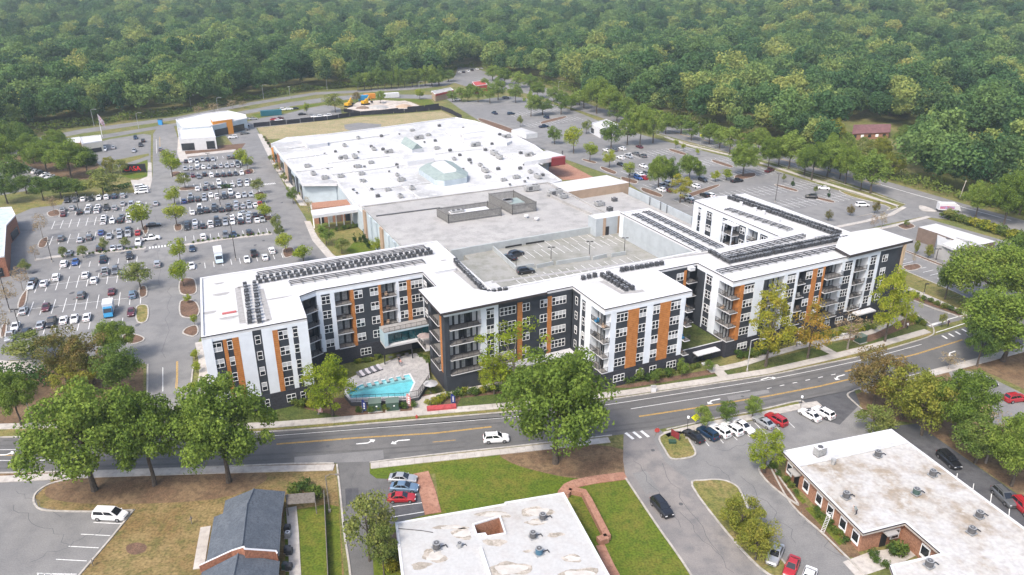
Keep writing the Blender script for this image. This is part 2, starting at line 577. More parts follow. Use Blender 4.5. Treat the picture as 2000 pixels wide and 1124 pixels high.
sheet('verge', [(-300, 930), (0, 925), (200, 921), (420, 913), (572, 907), (655, 906.5), (655, 913), (420, 920), (0, 934), (-300, 940)], M_PINE, .007)
sheet('verge', [(722, 904), (860, 888), (1000, 873.5), (1190, 853), (1190, 860), (1000, 879), (860, 894), (724, 909)], M_DRYG, .008)
sheet('verge', [(1300, 842), (1400, 819), (1475, 804), (1557, 785), (1600, 795), (1640, 812), (1605, 800), (1557, 792), (1475, 811), (1330, 846)], M_DRYG, .008)
sheet('pine_straw_bank', [(1672, 770), (1740, 747), (1827, 725), (1915, 702), (2000, 677), (2300, 600), (2300, 860), (2060, 800), (1990, 755), (1915, 722), (1850, 722), (1760, 790), (1690, 812)], M_PINE, .003)
sheet('shaded_bank', [(1690, 812), (1850, 722), (1890, 800), (1950, 860), (2060, 930), (2200, 1100), (2000, 972), (1790, 828)], M_PINE, .0015)
# apartments' front gardens
sheet('front_garden', [(385, 760), (400, 740), (600, 795), (800, 770), (850, 765), (1000, 752), (1200, 758), (1480, 706), (1700, 655), (1790, 612), (1812, 643), (1500, 722), (1220, 764), (1000, 788), (700, 814), (545, 826), (380, 834)], M_TURF, .005)
sheet('mulch_bed', [(560, 782), (690, 776), (840, 770), (1000, 750), (1010, 757), (880, 776), (816, 783), (816, 810), (690, 818), (600, 800)], M_MULCH, .010)
sheet('mulch_bed', [(815, 783), (870, 770), (990, 752), (990, 768), (900, 778), (890, 800), (835, 806), (832, 790)], M_MULCH, .013)
sheet('mulch_bed', [(1190, 757), (1300, 738), (1420, 716), (1400, 730), (1230, 758)], M_MULCH, .010)
sheet('mulch_bed', [(1640, 664), (1740, 640), (1775, 618), (1800, 628), (1700, 668)], M_MULCH, .010)
sheet('mulch_bed', [(1772, 570), (1850, 600), (1890, 616), (1882, 620), (1765, 579)], M_MULCH, .010)
sheet('lawn', [(1760, 526), (1854, 566), (1905, 590), (1990, 640), (1897, 617), (1772, 563), (1752, 545)], M_DRYG, .010)
# left corner planting
sheet('planting_bed', [(-200, 725), (0, 712), (110, 700), (236, 706), (280, 720), (280, 770), (270, 830), (-200, 838)], M_PINE, .004)
sheet('walkway', [(-40, 700), (20, 706), (100, 700), (112, 705), (60, 730), (-60, 735)], M_CONC, .008)
# grass and pavement north of the west car park
sheet('verge', [(20, 402), (60, 392), (125, 378), (150, 374), (246, 368), (290, 362), (290, 374), (246, 378), (128, 386), (120, 400), (62, 407), (20, 425)], M_DRYG, .006)
sheet('verge', [(240, 330), (288, 312), (290, 345), (262, 350), (238, 345)], M_LAWN, .008)
sheet('verge', [(200, 318), (290, 300), (292, 304), (240, 322)], M_DRYG, .008)
sheet('pavement', [(289, 318), (296, 318), (297, 352), (292, 372), (262, 372), (255, 352), (270, 352), (288, 345)], M_CONC, .012)
sheet('pavement', [(348, 268), (356, 270), (362, 300), (368, 312), (352, 318), (346, 300)], M_CONC, .012)
sheet('terrace_bed', [(352, 300), (362, 291), (480, 280), (470, 293), (380, 306), (354, 310)], M_MULCH, .010)
sheet('pavement', [(352, 303), (460, 292), (462, 296), (354, 308)], M_CONC, .014)
sheet('field', [(503, 250), (560, 244), (705, 229), (862, 217), (902, 237), (880, 246), (760, 256), (640, 266), (560, 272), (512, 272)], M_STRAW, .008)
sheet('gravel_patch', [(672, 244), (700, 240), (745, 243), (742, 254), (690, 258), (674, 252)], M_ASPH2, .012)
sheet('construction_yard', [(672, 216), (700, 199), (745, 196), (800, 199), (832, 212), (770, 219.5), (700, 224)], M_PALE, .010)
sheet('verge', [(490, 224), (560, 211), (640, 200), (720, 192.5), (840, 195), (850, 205), (835, 211), (800, 197), (745, 194), (690, 198), (640, 203), (560, 219), (505, 230)], M_LAWN, .003)
sheet('mall_walk', [(503, 262), (511, 262), (560, 340), (592, 390), (600, 402), (586, 402), (552, 352), (530, 318)], M_CONC, .012)
sheet('mulch_bed', [(511, 264), (520, 268), (545, 305), (580, 355), (598, 392), (590, 390), (556, 335)], M_MULCH, .010)
sheet('garden_path', [(594, 432), (606, 432), (620, 462), (650, 497), (664, 506), (640, 505), (610, 470)], M_CONC, .016)
sheet('garden_lawn', [(607, 434), (640, 428), (712, 440), (735, 488), (670, 503), (652, 496), (622, 462)], M_DRYG, .010)
sheet('lawn', [(690, 474), (715, 470), (735, 488), (690, 497), (676, 490)], M_LAWN, .014)
sheet('entrance_plaza', [(1062, 330), (1104, 318), (1150, 342), (1166, 350), (1100, 352)], M_BRICKPAVE, .012)

# pavements (sidewalks) along the street, laid in slabs
def slab_path(name, pts, w, m=M_CONC, step=1.5, z=.02, label=None):
 """concrete path: each poured slab its own bevel-free pad with an open joint"""
 p = [Vector(q[:2]) for q in GP(pts)]
 d = [0]
 for i in range(1, len(p)):
  d.append(d[-1] + (p[i] - p[i - 1]).length)
 def at(s):
  for i in range(1, len(p)):
   if s <= d[i] or i == len(p) - 1:
    t = (s - d[i - 1]) / max(1e-6, d[i] - d[i - 1])
    return p[i - 1].lerp(p[i], t), (p[i] - p[i - 1]).normalized()
 mb = MB()
 s = 0
 while s < d[-1] - .2:
  e = min(s + step - .03, d[-1])
  a, da = at(s)
  b, db = at(e)
  na, nb = Vector((-da.y, da.x)) * w / 2, Vector((-db.y, db.x)) * w / 2
  q = [a - na, b - nb, b + nb, a + na]
  mb.hexa([(v.x, v.y, 0) for v in q], [(v.x, v.y, z + .1) for v in q], m)
  s += step
 o = mb.build(name, kind='structure')
 return o

slab_path('sidewalk', [(380, 838), (545, 830), (700, 817.5), (850, 804.5), (1000, 792), (1220, 768.5), (1360, 748), (1500, 726), (1600, 703.5), (1700, 679), (1812, 647)], 1.9)
slab_path('sidewalk', [(-300, 843), (0, 834), (120, 831), (276, 836)], 1.8)
slab_path('sidewalk', [(-100, 942), (200, 927), (420, 920), (560, 916), (652, 914)], 1.7)
slab_path('sidewalk', [(724, 911), (860, 896), (1000, 881), (1100, 870), (1190, 860)], 1.6)
slab_path('sidewalk', [(1300, 850), (1390, 829), (1475, 814), (1560, 795), (1600, 789)], 1.7)
slab_path('sidewalk', [(1685, 765), (1740, 751), (1827, 729), (1915, 706), (2000, 683), (2200, 625)], 1.7)
slab_path('footpath', [(1385, 726), (1450, 712), (1510, 692), (1560, 678), (1600, 668), (1700, 650), (1745, 628), (1780, 612)], 1.7)
slab_path('footpath', [(1592, 672), (1636, 696)], 2.0, z=.026)
slab_path('footpath', [(1392, 714), (1413, 736)], 2.2, z=.026)
slab_path('footpath', [(825, 780), (822, 804)], 3.4, z=.026)
slab_path('footpath', [(824, 782), (880, 770), (990, 750)], 2.2)
slab_path('footpath', [(1772, 563), (1830, 588), (1897, 619)], 1.7)
slab_path('footpath', [(1300, 268), (1340, 283), (1420, 302), (1500, 323), (1600, 355), (1690, 382), (1752, 403)], 1.9)
slab_path('footpath', [(392, 770), (400, 730), (398, 700), (391, 668)], 2.2)
slab_path('footpath', [(1222, 930), (1160, 938), (1122, 946), (1104, 955), (1100, 968)], 2.0, M_BRICKPAVE)
slab_path('footpath', [(822, 924), (835, 960), (846, 1004)], 2.6, M_BRICKPAVE)
slab_path('walkway', [(68, 508), (100, 503), (190, 495), (285, 485)], 1.8)
slab_path('walkway', [(345, 481), (380, 477), (440, 467), (532, 457)], 1.8)
slab_path('footpath', [(1625, 446), (1690, 433), (1740, 420), (1766, 405)], 1.6)
slab_path('footpath', [(1664, 456), (1740, 443), (1815, 424)], 1.6)

# kerbs
kerb([(380, 850.5), (550, 842.5), (700, 830), (850, 817.5), (987, 805.5), (1100, 793.5), (1222, 776.5), (1360, 755.5), (1500, 734), (1600, 713.5), (1687, 695.5), (1760, 675.5), (1815, 658), (1824, 648), (1817, 634), (1790, 615)])
kerb([(-300, 866), (0, 855), (82, 854), (240, 853), (276, 850), (286, 836), (287, 800), (289, 712)])
kerb([(-300, 930), (0, 924.5), (200, 920.5), (420, 912.5), (572, 906.5), (652, 905.8)])
kerb([(658, 908), (664, 960), (672, 1040), (684, 1124), (692, 1280)])
kerb([(722, 904), (860, 887.5), (1000, 873), (1100, 861.5), (1195, 851)])
kerb([(1222, 935), (1280, 1022), (1350, 1124), (1430, 1270)])
kerb([(1302, 840), (1400, 817.5), (1475, 803.5), (1557, 784.5), (1572, 788), (1600, 795)])
kerb([(1668, 763), (1740, 744.5), (1827, 722.5), (1915, 699.5), (2000, 674.5), (2200, 612)])
kerb([(1668, 764), (1655, 772), (1672, 790), (1700, 815)])
kerb([(1765, 579), (1820, 602), (1855, 613), (1882, 621), (1905, 622)])
kerb([(1760, 526), (1800, 543), (1854, 566), (1890, 582)])
kerb([(262, 996), (210, 1060), (155, 1124), (60, 1240)])
kerb([(140, 936), (100, 945), (72, 962), (66, 980), (78, 995), (110, 999), (186, 1000), (262, 997)])
kerb([(1280, 262), (1340, 279), (1420, 298), (1500, 316), (1600, 345), (1690, 374), (1750, 394), (1770, 400)])
kerb([(378, 846), (374, 762), (375, 735), (378, 715)])
kerb([(1500, 905), (1545, 985), (1610, 1046), (1690, 1124)])

# road markings, painted sheets a few millimetres above the asphalt
mk = MB()
Z = .018
ribbon(mk, [(380, 864), (550, 850.5), (700, 839), (850, 827.5), (987, 816.5)], .13, Z, M_WHITE)
ribbon(mk, [(987, 816.5), (1100, 803.5), (1232, 784), (1360, 764), (1500, 742), (1600, 722), (1700, 700), (1800, 673)], .13, Z, M_WHITE)
ribbon(mk, [(1232, 799), (1340, 782), (1465, 763)], .13, Z, M_WHITE)
ribbon(mk, [(-200, 884), (0, 879), (82, 878)], .13, Z, M_WHITE)
ribbon(mk, [(-200, 905), (0, 900), (120, 899)], .13, Z, M_WHITE)
ribbon(mk, [(1818, 634), (1902, 610)], .25, Z, M_WHITE)
ribbon(mk, [(1828, 650), (1910, 624)], .25, Z, M_WHITE)
ribbon(mk, [(1815, 637), (1850, 626)], .6, Z, M_WHITE)
for px, py in ((1840, 656), (1853, 652), (1866, 648), (1879, 643)):
 ribbon(mk, [(px, py), (px + 10, py + 6)], .5, Z, M_WHITE)
for k in range(6):
 ribbon(mk, [(1498 + k * 25.0, 759.5 - k * 5.3), (1507 + k * 25.0, 757.6 - k * 5.3)], .18, Z, M_WHITE)
for k in range(3):
 x = 1222 + k * 15
 ribbon(mk, [(x, 846 - k * 2), (x + 15, 858 - k * 2)], .55, Z + .004, M_WHITE)
ribbon(mk, [(1720, 361), (1800, 384), (1890, 408), (1975, 431)], .35, .0125, M_WHITE)
ribbon(mk, [(1860, 419), (1890, 427), (1960, 448)], .3, .0125, M_WHITE)
ribbon(mk, [(1310, 258), (1430, 288), (1500, 304), (1600, 331), (1720, 361)], .25, .0125, M_YEL)
ribbon(mk, [(1200, 228), (1310, 254), (1430, 283), (1500, 299)], .2, .0125, M_WHITE)
mk.build('road_marking', kind='structure')
mk = MB()
for d in (-.12, .12):
 ribbon(mk, [(540, 868), (700, 855.5), (850, 846.5), (960, 834)], .12, Z, M_YEL, off=d)
 ribbon(mk, [(1248, 814), (1360, 797), (1500, 774), (1600, 755), (1660, 741)], .12, Z, M_YEL, off=d)
 ribbon(mk, [(1650, 726), (1700, 714), (1790, 692), (1880, 664)], .12, Z, M_YEL, off=d)
 ribbon(mk, [(346, 706), (346, 735), (344, 760)], .12, .012, M_YEL, off=d)
ribbon(mk, [(845, 864), (890, 860)], .12, Z, M_YEL)
ribbon(mk, [(-200, 893), (60, 889)], .12, Z, M_YEL)
mk.build('road_marking', kind='structure')
mk = MB()
ribbon(mk, [(318, 718), (318, 765)], .13, .012, M_WHITE)
ribbon(mk, [(305, 272), (306, 300)], .13, .012, M_WHITE)
ribbon(mk, [(312, 268), (313, 300)], .13, .012, M_YEL)
for k in range(9):
 ribbon(mk, [(291 + k * 6, 484.5 - k * .7), (294 + k * 6, 484.1 - k * .7)], 1.8, .012, M_WHITE)
for k in range(9):
 ribbon(mk, [(512 + k * 3.0, 361 - k * .3), (513.5 + k * 3.0, 360.8 - k * .3)], 1.8, .012, M_WHITE)
mk.build('road_marking', kind='structure')

def arrow(px, py, rz, kind='left'):
 """turn arrow painted on the lane: shaft, bent neck and head"""
 mb = MB()
 sgn = 1 if kind == 'left' else -1
 P = lambda x, y: (x, y * sgn, Z + .004)
 mb.quad(P(-1.7, -.12), P(.1, -.12), P(.1, .14), P(-1.7, .14), M_WHITE)
 mb.quad(P(.1, -.12), P(.75, .35), P(.55, .6), P(.1, .14), M_WHITE)
 mb.add([P(.3, .95), P(1.25, .75), P(.95, .05)], [(0, 2, 1)] if sgn > 0 else [(0, 1, 2)], M_WHITE)
 o = mb.build('road_marking', loc=tuple(G(px, py)), rz=rz, kind='structure')
 o.scale = (1.15, 1.15, 1)
 return o

arrow(717, 866, math.radians(8), 'left')
arrow(779, 861, math.radians(188), 'left')
arrow(1390, 783, math.radians(200), 'left')
arrow(1636, 736, math.radians(204), 'left')
arrow(10, 889, math.radians(2), 'left')
arrow(1855, 690, math.radians(208), 'left')
arrow(1500, 738, math.radians(26), 'right')

# parking stalls
LOT = math.radians(22.7)
L1 = Vector((math.cos(LOT), math.sin(LOT), 0))       # along a row of the west car park
L2 = Vector((-math.sin(LOT), math.cos(LOT), 0))      # the way the cars point

def stalls(mb, p0, p1, both=True, pitch=2.42, depth=4.6, ax=L2, z=.010, head=True, flip=1):
 a, b = G(*p0), G(*p1)
 n = int((b - a).length / pitch + .5)
 d = (b - a) / max(1, n)
 for i in range(n + 1):
  q = a + d * i
  lo = q - ax * depth if both else q
  hi = q + ax * depth * flip
  ribbon(mb, [lo, hi], .14, z, M_WHITE, world=True)
 if both and head:
  ribbon(mb, [a, b], .12, z + .001, M_WHITE, world=True)

mk = MB()
for r in (((126, 383), (248, 375), 0), ((118, 416), (285, 402)), ((104, 440), (266, 424)), ((100, 470), (285, 452)), ((120, 517), (268, 501), 0),
  ((52, 562), (286, 534)), ((38, 606), (275, 580)), ((22, 645), (240, 621), 0)):
 stalls(mk, r[0], r[1], both=len(r) == 2, flip=-1 if len(r) == 3 else 1)
for r in (((357, 312), (478, 301), 0), ((358, 329), (482, 317)), ((360, 344), (486, 333)), ((366, 367), (492, 354)), ((352, 392), (508, 377)), ((356, 414), (520, 399)),
  ((362, 443), (530, 424)), ((362, 462), (520, 446), 0), ((365, 518), (565, 492), 0)):
 stalls(mk, r[0], r[1], both=len(r) == 2, flip=-1 if len(r) == 3 else 1)
mk.build('parking_marking', kind='structure')
mk = MB()
D2 = Vector((-_sa, _ca, 0))
D1 = Vector((_ca, _sa, 0))
for r in (((1190, 312), (1400, 283)), ((1225, 340), (1480, 304)), ((1270, 367), (1560, 326)), ((1330, 397), (1620, 354)), ((1440, 414), (1660, 381))):
 stalls(mk, r[0], r[1], ax=D2, depth=4.8, pitch=2.6)
for r in (((1000, 226), (1090, 213)), ((1030, 246), (1130, 231))):
 stalls(mk, r[0], r[1], ax=D2, depth=4.8, pitch=2.6)
stalls(mk, (1770, 506), (1880, 551), both=False, ax=D1, depth=4.2, flip=-1)
stalls(mk, (1790, 552), (1872, 590), both=False, ax=D1, depth=4.2)
mk.build('parking_marking', kind='structure')
mk = MB()
ax = (G(238.7, 1023.5) - G(178, 1020.5)).normalized()
for p in ((238.7, 1023.5), (215.5, 1046.7), (192.5, 1070.5), (169, 1096), (143, 1124)):
 q = G(*p)
 ribbon(mk, [q - ax * 4.6, q], .13, .012, M_WHITE, world=True)
for k in range(6):
 ribbon(mk, [(75 + k * 13, 1120), (68 + k * 13, 1140)], .13, .012, M_WHITE)
ribbon(mk, [(72, 1120), (150, 1122)], .13, .012, M_WHITE)
ribbon(mk, [(767, 990), (828, 982)], .13, .021, M_WHITE)
ribbon(mk, [(768, 1010), (830, 1000)], .13, .021, M_WHITE)
for p, q in (((1365, 848), (1385, 872)), ((1393, 843), (1413, 866)), ((1418, 838), (1440, 860)), ((1443, 832), (1466, 855)), ((1474, 826), (1496, 848)), ((1501, 820), (1524, 842)), ((1530, 815), (1552, 836)), ((1598, 802), (1622, 822)),
   ((1870, 925), (1866, 948)), ((1902, 945), (1898, 970)), ((1938, 955), (1934, 985)), ((1972, 990), (1970, 1015))):
 ribbon(mk, [p, q], .12, .016, M_WHITE)
mk.build('parking_marking', kind='structure')

# wear: sealed cracks, patches and covers in the asphalt
M_TAR = mat('crack_seal', (.085, .085, .088), .8)
WR = random.Random(31)
def crack(p, q, n=9, amp=.7, w=.07, z=.016):
 a, b = G(*p), G(*q)
 u = (b - a)
 nn = Vector((-u.y, u.x, 0)).normalized()
 pts = [a + u * (k / n) + nn * WR.uniform(-amp, amp) for k in range(n + 1)]
 mb = MB()
 ribbon(mb, pts, w, z, M_TAR, world=True)
 mb.build('crack_seal', kind='structure')
for p, q in (((600, 878), (700, 868)), ((1240, 822), (1330, 806)), ((1500, 760), (1640, 728)), ((880, 868), (960, 858)), ((120, 905), (20, 912)), ((1410, 772), (1560, 750))):
 crack(p, q, z=.022)
for p, q in (((1240, 900), (1330, 1030)), ((1290, 905), (1400, 1080)), ((1330, 1000), (1430, 1120)), ((690, 920), (695, 1080))):
 crack(p, q, 12, .5, .08, .022)
for p, q in (((1400, 880), (1520, 860)), ((1385, 900), (1480, 1000)), ((1450, 930), (1560, 1060)), ((20, 990), (140, 1060)), ((60, 1100), (200, 1030)), ((330, 560), (322, 700)), ((306, 420), (314, 560)), ((1560, 1000), (1640, 1090)), ((40, 955), (120, 1010))):
 crack(p, q, 12, .9, .08, .014)
def patch(pts, m, z):
 sheet('asphalt_patch', pts, m, z)
patch([(1420, 775), (1500, 761), (1503, 768), (1424, 783)], M_ASPH2, .0155)
patch([(1235, 925), (1262, 920), (1290, 960), (1262, 966)], M_ASPH2, .0185)
patch([(305, 600), (330, 598), (330, 640), (304, 642)], M_ASPH2, .009)
patch([(674, 955), (700, 953), (702, 985), (676, 988)], M_ASPHD, .0165)
M_TRACK = mat3('asphalt_tracked', ((.098, .096, .094), (.115, .112, .108), (.085, .084, .083)), (.08, .6), rough=.85, fine=(6, .12))
for offs in ([(380, 857), (550, 846), (700, 834.5), (850, 822.5), (987, 811), (1100, 798), (1222, 780.5), (1360, 760), (1500, 738.5)], [(0, 866), (82, 865), (250, 863), (400, 860.5), (550, 854), (700, 842), (850, 830), (987, 821), (1100, 809), (1232, 792), (1360, 773), (1500, 752), (1600, 733), (1700, 711)],
   [(0, 910), (200, 906), (420, 899), (572, 891), (700, 886), (860, 873), (1000, 859), (1100, 849), (1215, 836), (1282, 828), (1400, 806), (1475, 791), (1557, 773), (1660, 751), (1740, 731)]):
 for o in (-.8, .8):
  mb = MB()
  ribbon(mb, offs, .55, .0125, M_TRACK, off=o)
  mb.build('tyre_track', kind='structure')
mb = MB()
for x, y in ((640, 872), (1150, 838), (1450, 775), (1275, 880), (1330, 985), (1600, 745), (1745, 715), (90, 890)):
 p = G(x, y)
 mb = MB()
 mb.cyl(p.x, p.y, 0, .026, .36, M_TAR, 12)
 mb.build('manhole_cover', kind='structure')
for k in range(70):
 x, y = WR.uniform(60, 560), WR.uniform(385, 650)
 if x > 285 and y > 520:
  continue
 p = G(x, y)
 mb = MB()
 r = WR.uniform(.25, .7)
 mb.prism([(p.x + r * math.cos(t) * (1 + .3 * math.sin(3 * t + k)), p.y + 1.6 * r * math.sin(t)) for t in [6.2832 * i / 9 for i in range(9)]], .0075, .0075, M_ASPHD)
 mb.build('oil_spot', kind='structure')

# planting islands in the car parks
for pts in ([(349, 556), (356, 545), (378, 545), (384, 556), (384, 572), (370, 577), (352, 574)],
   [(350, 594), (358, 587), (380, 588), (390, 602), (388, 616), (372, 622), (352, 617)],
   [(356, 650), (364, 641), (384, 636), (388, 650), (378, 658), (362, 655)],
   [(240, 655), (262, 653), (282, 660), (278, 668), (256, 673), (240, 666)],
   [(335, 337), (352, 336), (353, 344), (336, 346)], [(352, 367), (380, 365), (380, 371), (352, 373)],
   [(340, 440), (354, 438), (356, 449), (342, 452)], [(272, 562), (286, 560), (287, 578), (272, 581)],
   [(279, 443), (290, 441), (289, 456), (280, 457)], [(92, 416), (112, 410), (118, 420), (98, 424)],
   [(78, 470), (94, 464), (90, 482), (74, 484)], [(40, 580), (54, 566), (50, 596), (34, 602)], [(2, 640), (14, 628), (12, 655), (0, 660)],
   [(552, 488), (572, 484), (576, 498), (556, 504)], [(498, 378), (514, 375), (516, 383), (500, 386)], [(515, 424), (530, 422), (532, 430), (518, 432)],
   [(474, 335), (492, 330), (496, 338), (478, 342)]):
 island(pts)
island([(266, 600), (289, 598), (288, 627), (267, 629)], M_DRYG)
for pts in ([(1140, 311), (1165, 317), (1160, 320), (1138, 314)], [(1176, 326), (1204, 336), (1198, 341), (1174, 331)], [(1216, 346), (1245, 354), (1240, 360), (1214, 352)],
   [(1256, 367), (1292, 380), (1288, 386), (1254, 374)], [(1330, 384), (1396, 362), (1402, 366), (1338, 390)], [(1436, 343), (1472, 338), (1474, 346), (1440, 352)],
   [(1518, 361), (1556, 371), (1553, 375), (1516, 364)], [(1588, 384), (1628, 393), (1625, 397), (1586, 387)], [(1310, 291), (1340, 300), (1336, 304), (1308, 295)],
   [(1395, 313), (1430, 324), (1426, 328), (1392, 317)], [(940, 232), (1000, 252), (1010, 260), (990, 258), (938, 238)],
   [(1752, 441), (1775, 436), (1788, 444), (1768, 449)], [(1762, 521), (1790, 516), (1800, 524), (1776, 530)], [(1058, 238), (1100, 228), (1104, 231), (1062, 242)]):
 island(pts)
island([(1760, 489), (1768, 489), (1830, 513), (1876, 531), (1870, 533), (1815, 512)])
island([(1287, 853), (1330, 842), (1352, 868), (1360, 888), (1345, 896), (1312, 898), (1297, 880)], M_DRYG, name='lawn_island')
island([(1350, 950), (1375, 938), (1412, 938), (1440, 950), (1452, 970), (1470, 1010), (1500, 1060), (1550, 1124), (1500, 1124), (1425, 1050)], M_DRYG, name='lawn_island')
island([(1480, 915), (1510, 912), (1525, 935), (1560, 985), (1545, 980), (1500, 945)], M_MULCH)
island([(1672, 424), (1735, 412), (1752, 404), (1700, 388), (1640, 372), (1660, 384), (1738, 407)], M_DRYG)
island([(1795, 403), (1808, 404), (1830, 414), (1800, 412)], M_CONC, name='traffic_island')
# ------------------------------------------------------------------ apartment building
M_WWALL = mat('white_panel', (0.683, 0.720, 0.769), .75, .10, .35)
M_PARA = mat('white_coping', (0.570, 0.570, 0.580), .7, .08, .6)
M_DARK = mat('charcoal_panel', (0.040, 0.046, 0.056), .65, .25, .5)
M_BRICKD = mat('charcoal_brick', (.042, .043, .053), .8, .35, 2.5)
M_FASC = mat('dark_fascia_and_shadow', (.05, .042, .042), .6, .2, 1)  # real fascias, and the painted shadow line round the apartment roof
M_ROOF = mat3('roof_membrane', ((0.480, 0.480, 0.480), (0.400, 0.400, 0.392), (0.512, 0.512, 0.512)), (.12, .7), rough=.8, fac=((.5, .72), (.45, .7)))
M_WALKPAD = mat('roof_walkway', (0.320, 0.312, 0.304), .9, .2, 1.5)
M_FRAME = mat('white_window_frame', (.80, .80, .80), .5)
M_GLASS = mat('dark_glass', (.018, .022, .028), .08, spec=.6)
M_BLIND = mat('window_blind', (.42, .43, .44), .5)
M_CURT = mat('curtained_glass', (.30, .32, .33), .35, .4, 1.5)
M_TEAL = mat('teal_glass', (.02, .11, .13), .06, .7, .35, spec=.7)
M_BLUEP = mat('pale_blue_panel', (.40, .52, .58), .5)
M_RAIL = mat('black_railing', (.02, .02, .022), .5)
M_SLAB = mat('balcony_slab', (.20, .19, .18), .8, .25, 2)
M_EDGE = mat('balcony_edge', (.60, .60, .61), .7)
M_STEEL = mat('galvanised', (.38, .39, .40), .45, .2, 2, metal=.5)
M_COND = mat('condenser_grey', (.060, .062, .068), .6, .3, 3)
M_CONDT = mat('condenser_top', (.28, .29, .30), .6, .3, 4)
M_PIPE = mat('pipe_dark', (.045, .045, .05), .6)

def wood_mat():
 m = mat('wood_cladding', (.47, .19, .055), .6, col2=(.36, .135, .035), scale=1.2, coord='Object')
 return m
M_WOOD = wood_mat()

AO = (80.0, 135.0)
apt = thing('apartment_building', 'five storey white and charcoal apartment block with orange wood strips and a white flat roof', 'apartment building', tuple(W(*AO)), SITE)
OUT = [(4.5, 162.2), (2.2, 132.9), (20.8, 132.9), (21.5, 143.6), (25.1, 145.2), (48, 145.2), (48, 134.5), (45, 134.0), (45, 124.5), (73.2, 124.5), (73.2, 112.1), (94, 112.1),
 (94, 124), (104.6, 124), (104.6, 112.2), (157, 112.8), (157, 122), (151.5, 122), (150.8, 161.5), (141, 162.8), (133.5, 162.3), (133.5, 129.5), (118, 129.5), (118, 162), (109, 162), (109, 130), (57.5, 130), (57.5, 162.2)]
loc = lambda pts: [(p[0] - AO[0], p[1] - AO[1]) for p in pts]
OUTL = loc(OUT)
mb = MB()
mb.prism(inset(OUTL if area2(OUTL) > 0 else OUTL[::-1], 1.7), 0, 17.39, M_DARK)
mb.build('core_wall', apt)
mb = MB()
mb.prism(OUTL, 17.4, 17.72, M_PARA, top=M_ROOF)
roof = mb.build('roof', apt)
mb = MB()
mb.ring(OUTL, .4, 17.72, 18.05, M_PARA)
mb.build('parapet', roof)
mb = MB()
mb.ring(inset(OUTL[::-1] if area2(OUTL) < 0 else OUTL, -.05), .06, 17.86, 18.03, M_FASC)  # thin dark strip that stands in for the drip edge's shadow
mb.build('roof_edge_shadow_line', roof)

FLOORS = [0.0, 3.9, 7.2, 10.5, 13.8]
_wm = {}

def window_meshes(n, w, h, var):
 k = (n, round(w, 2), round(h, 2), var)
 if k in _wm:
  return _wm[k]
 f, g = MB(), MB()
 t = .07
 f.box(-w / 2, w / 2, -.08, .02, -h / 2, -h / 2 + t, M_FRAME)
 f.box(-w / 2, w / 2, -.08, .02, h / 2 - t, h / 2, M_FRAME)
 for i in range(n + 1):
  x = -w / 2 + (w - t) * i / n
  tt = t if i in (0, n) else t * 1.3
  f.box(x, x + tt, -.082, .02, -h / 2 + t, h / 2 - t, M_FRAME)
 for i in range(n):
  x0 = -w / 2 + (w - t) * i / n + t
  x1 = -w / 2 + (w - t) * (i + 1) / n
  f.box(x0, x1, -.07, .02, -.035, .035, M_FRAME)
  r = random.Random(var * 31 + i)
  up = M_BLIND if (var == 1 or (var == 2 and r.random() < .6)) else M_GLASS
  lo = M_BLIND if var == 3 else M_GLASS
  g.quad((x0, -.03, .05), (x1, -.03, .05), (x1, -.03, h / 2 - t), (x0, -.03, h / 2 - t), up)
  g.quad((x0, -.031, -h / 2 + t), (x1, -.031, -h / 2 + t), (x1, -.031, -.05), (x0, -.031, -.05), lo)
 _wm[k] = (f.mesh('window'), g.mesh('pane'))
 return _wm[k]

_rl = {}

def railing_mesh(w, ends=0.0):
 k = (round(w, 1), round(ends, 1))
 if k not in _rl:
  r = MB()
  r.box(0, w, -.03, .03, 1.02, 1.07, M_RAIL)
  r.box(0, w, -.02, .02, .08, .12, M_RAIL)
  n = max(2, int(w / .17))
  for i in range(n + 1):
   x = w * i / n
   t = .03 if i % 7 == 0 else .011
   r.box(x - t, x + t, -t, t, .0, 1.02, M_RAIL)
  if ends:
   for x in (0, w):
    r.box(x - .03, x + .03, 0.03, ends, 1.02, 1.07, M_RAIL)
    m = max(1, int(ends / .2))
    for i in range(m):
     y = .1 + ends * i / m
     r.box(x - .011, x + .011, y, y + .022, 0, 1.02, M_RAIL)
  _rl[k] = r.mesh('railing')
 return _rl[k]

_dm = {}

def doors_mesh(w, var):
 k = (round(w, 1), var)
 if k not in _dm:
  d = MB()
  n = max(2, int(w / 1.15))
  pw = w / n
  rr = random.Random(var * 17 + n)
  for i in range(n):
   x0, x1 = i * pw + .14, (i + 1) * pw - .14
   d.box(x0, x1, -.07, .0, .05, 2.45, M_RAIL)
   g = rr.choice((M_CURT, M_BLIND, M_BLIND, M_GLASS) if var < 3 else (M_GLASS, M_GLASS, M_CURT))
   d.quad((x0 + .1, -.075, .16), (x1 - .1, -.075, .16), (x1 - .1, -.075, 2.35), (x0 + .1, -.075, 2.35), g)
  _dm[k] = d.mesh('balcony_door')
 return _dm[k]

RB = random.Random(21)
PATIO = []          # balcony positions for furniture: (matrix-free local a, b, z)

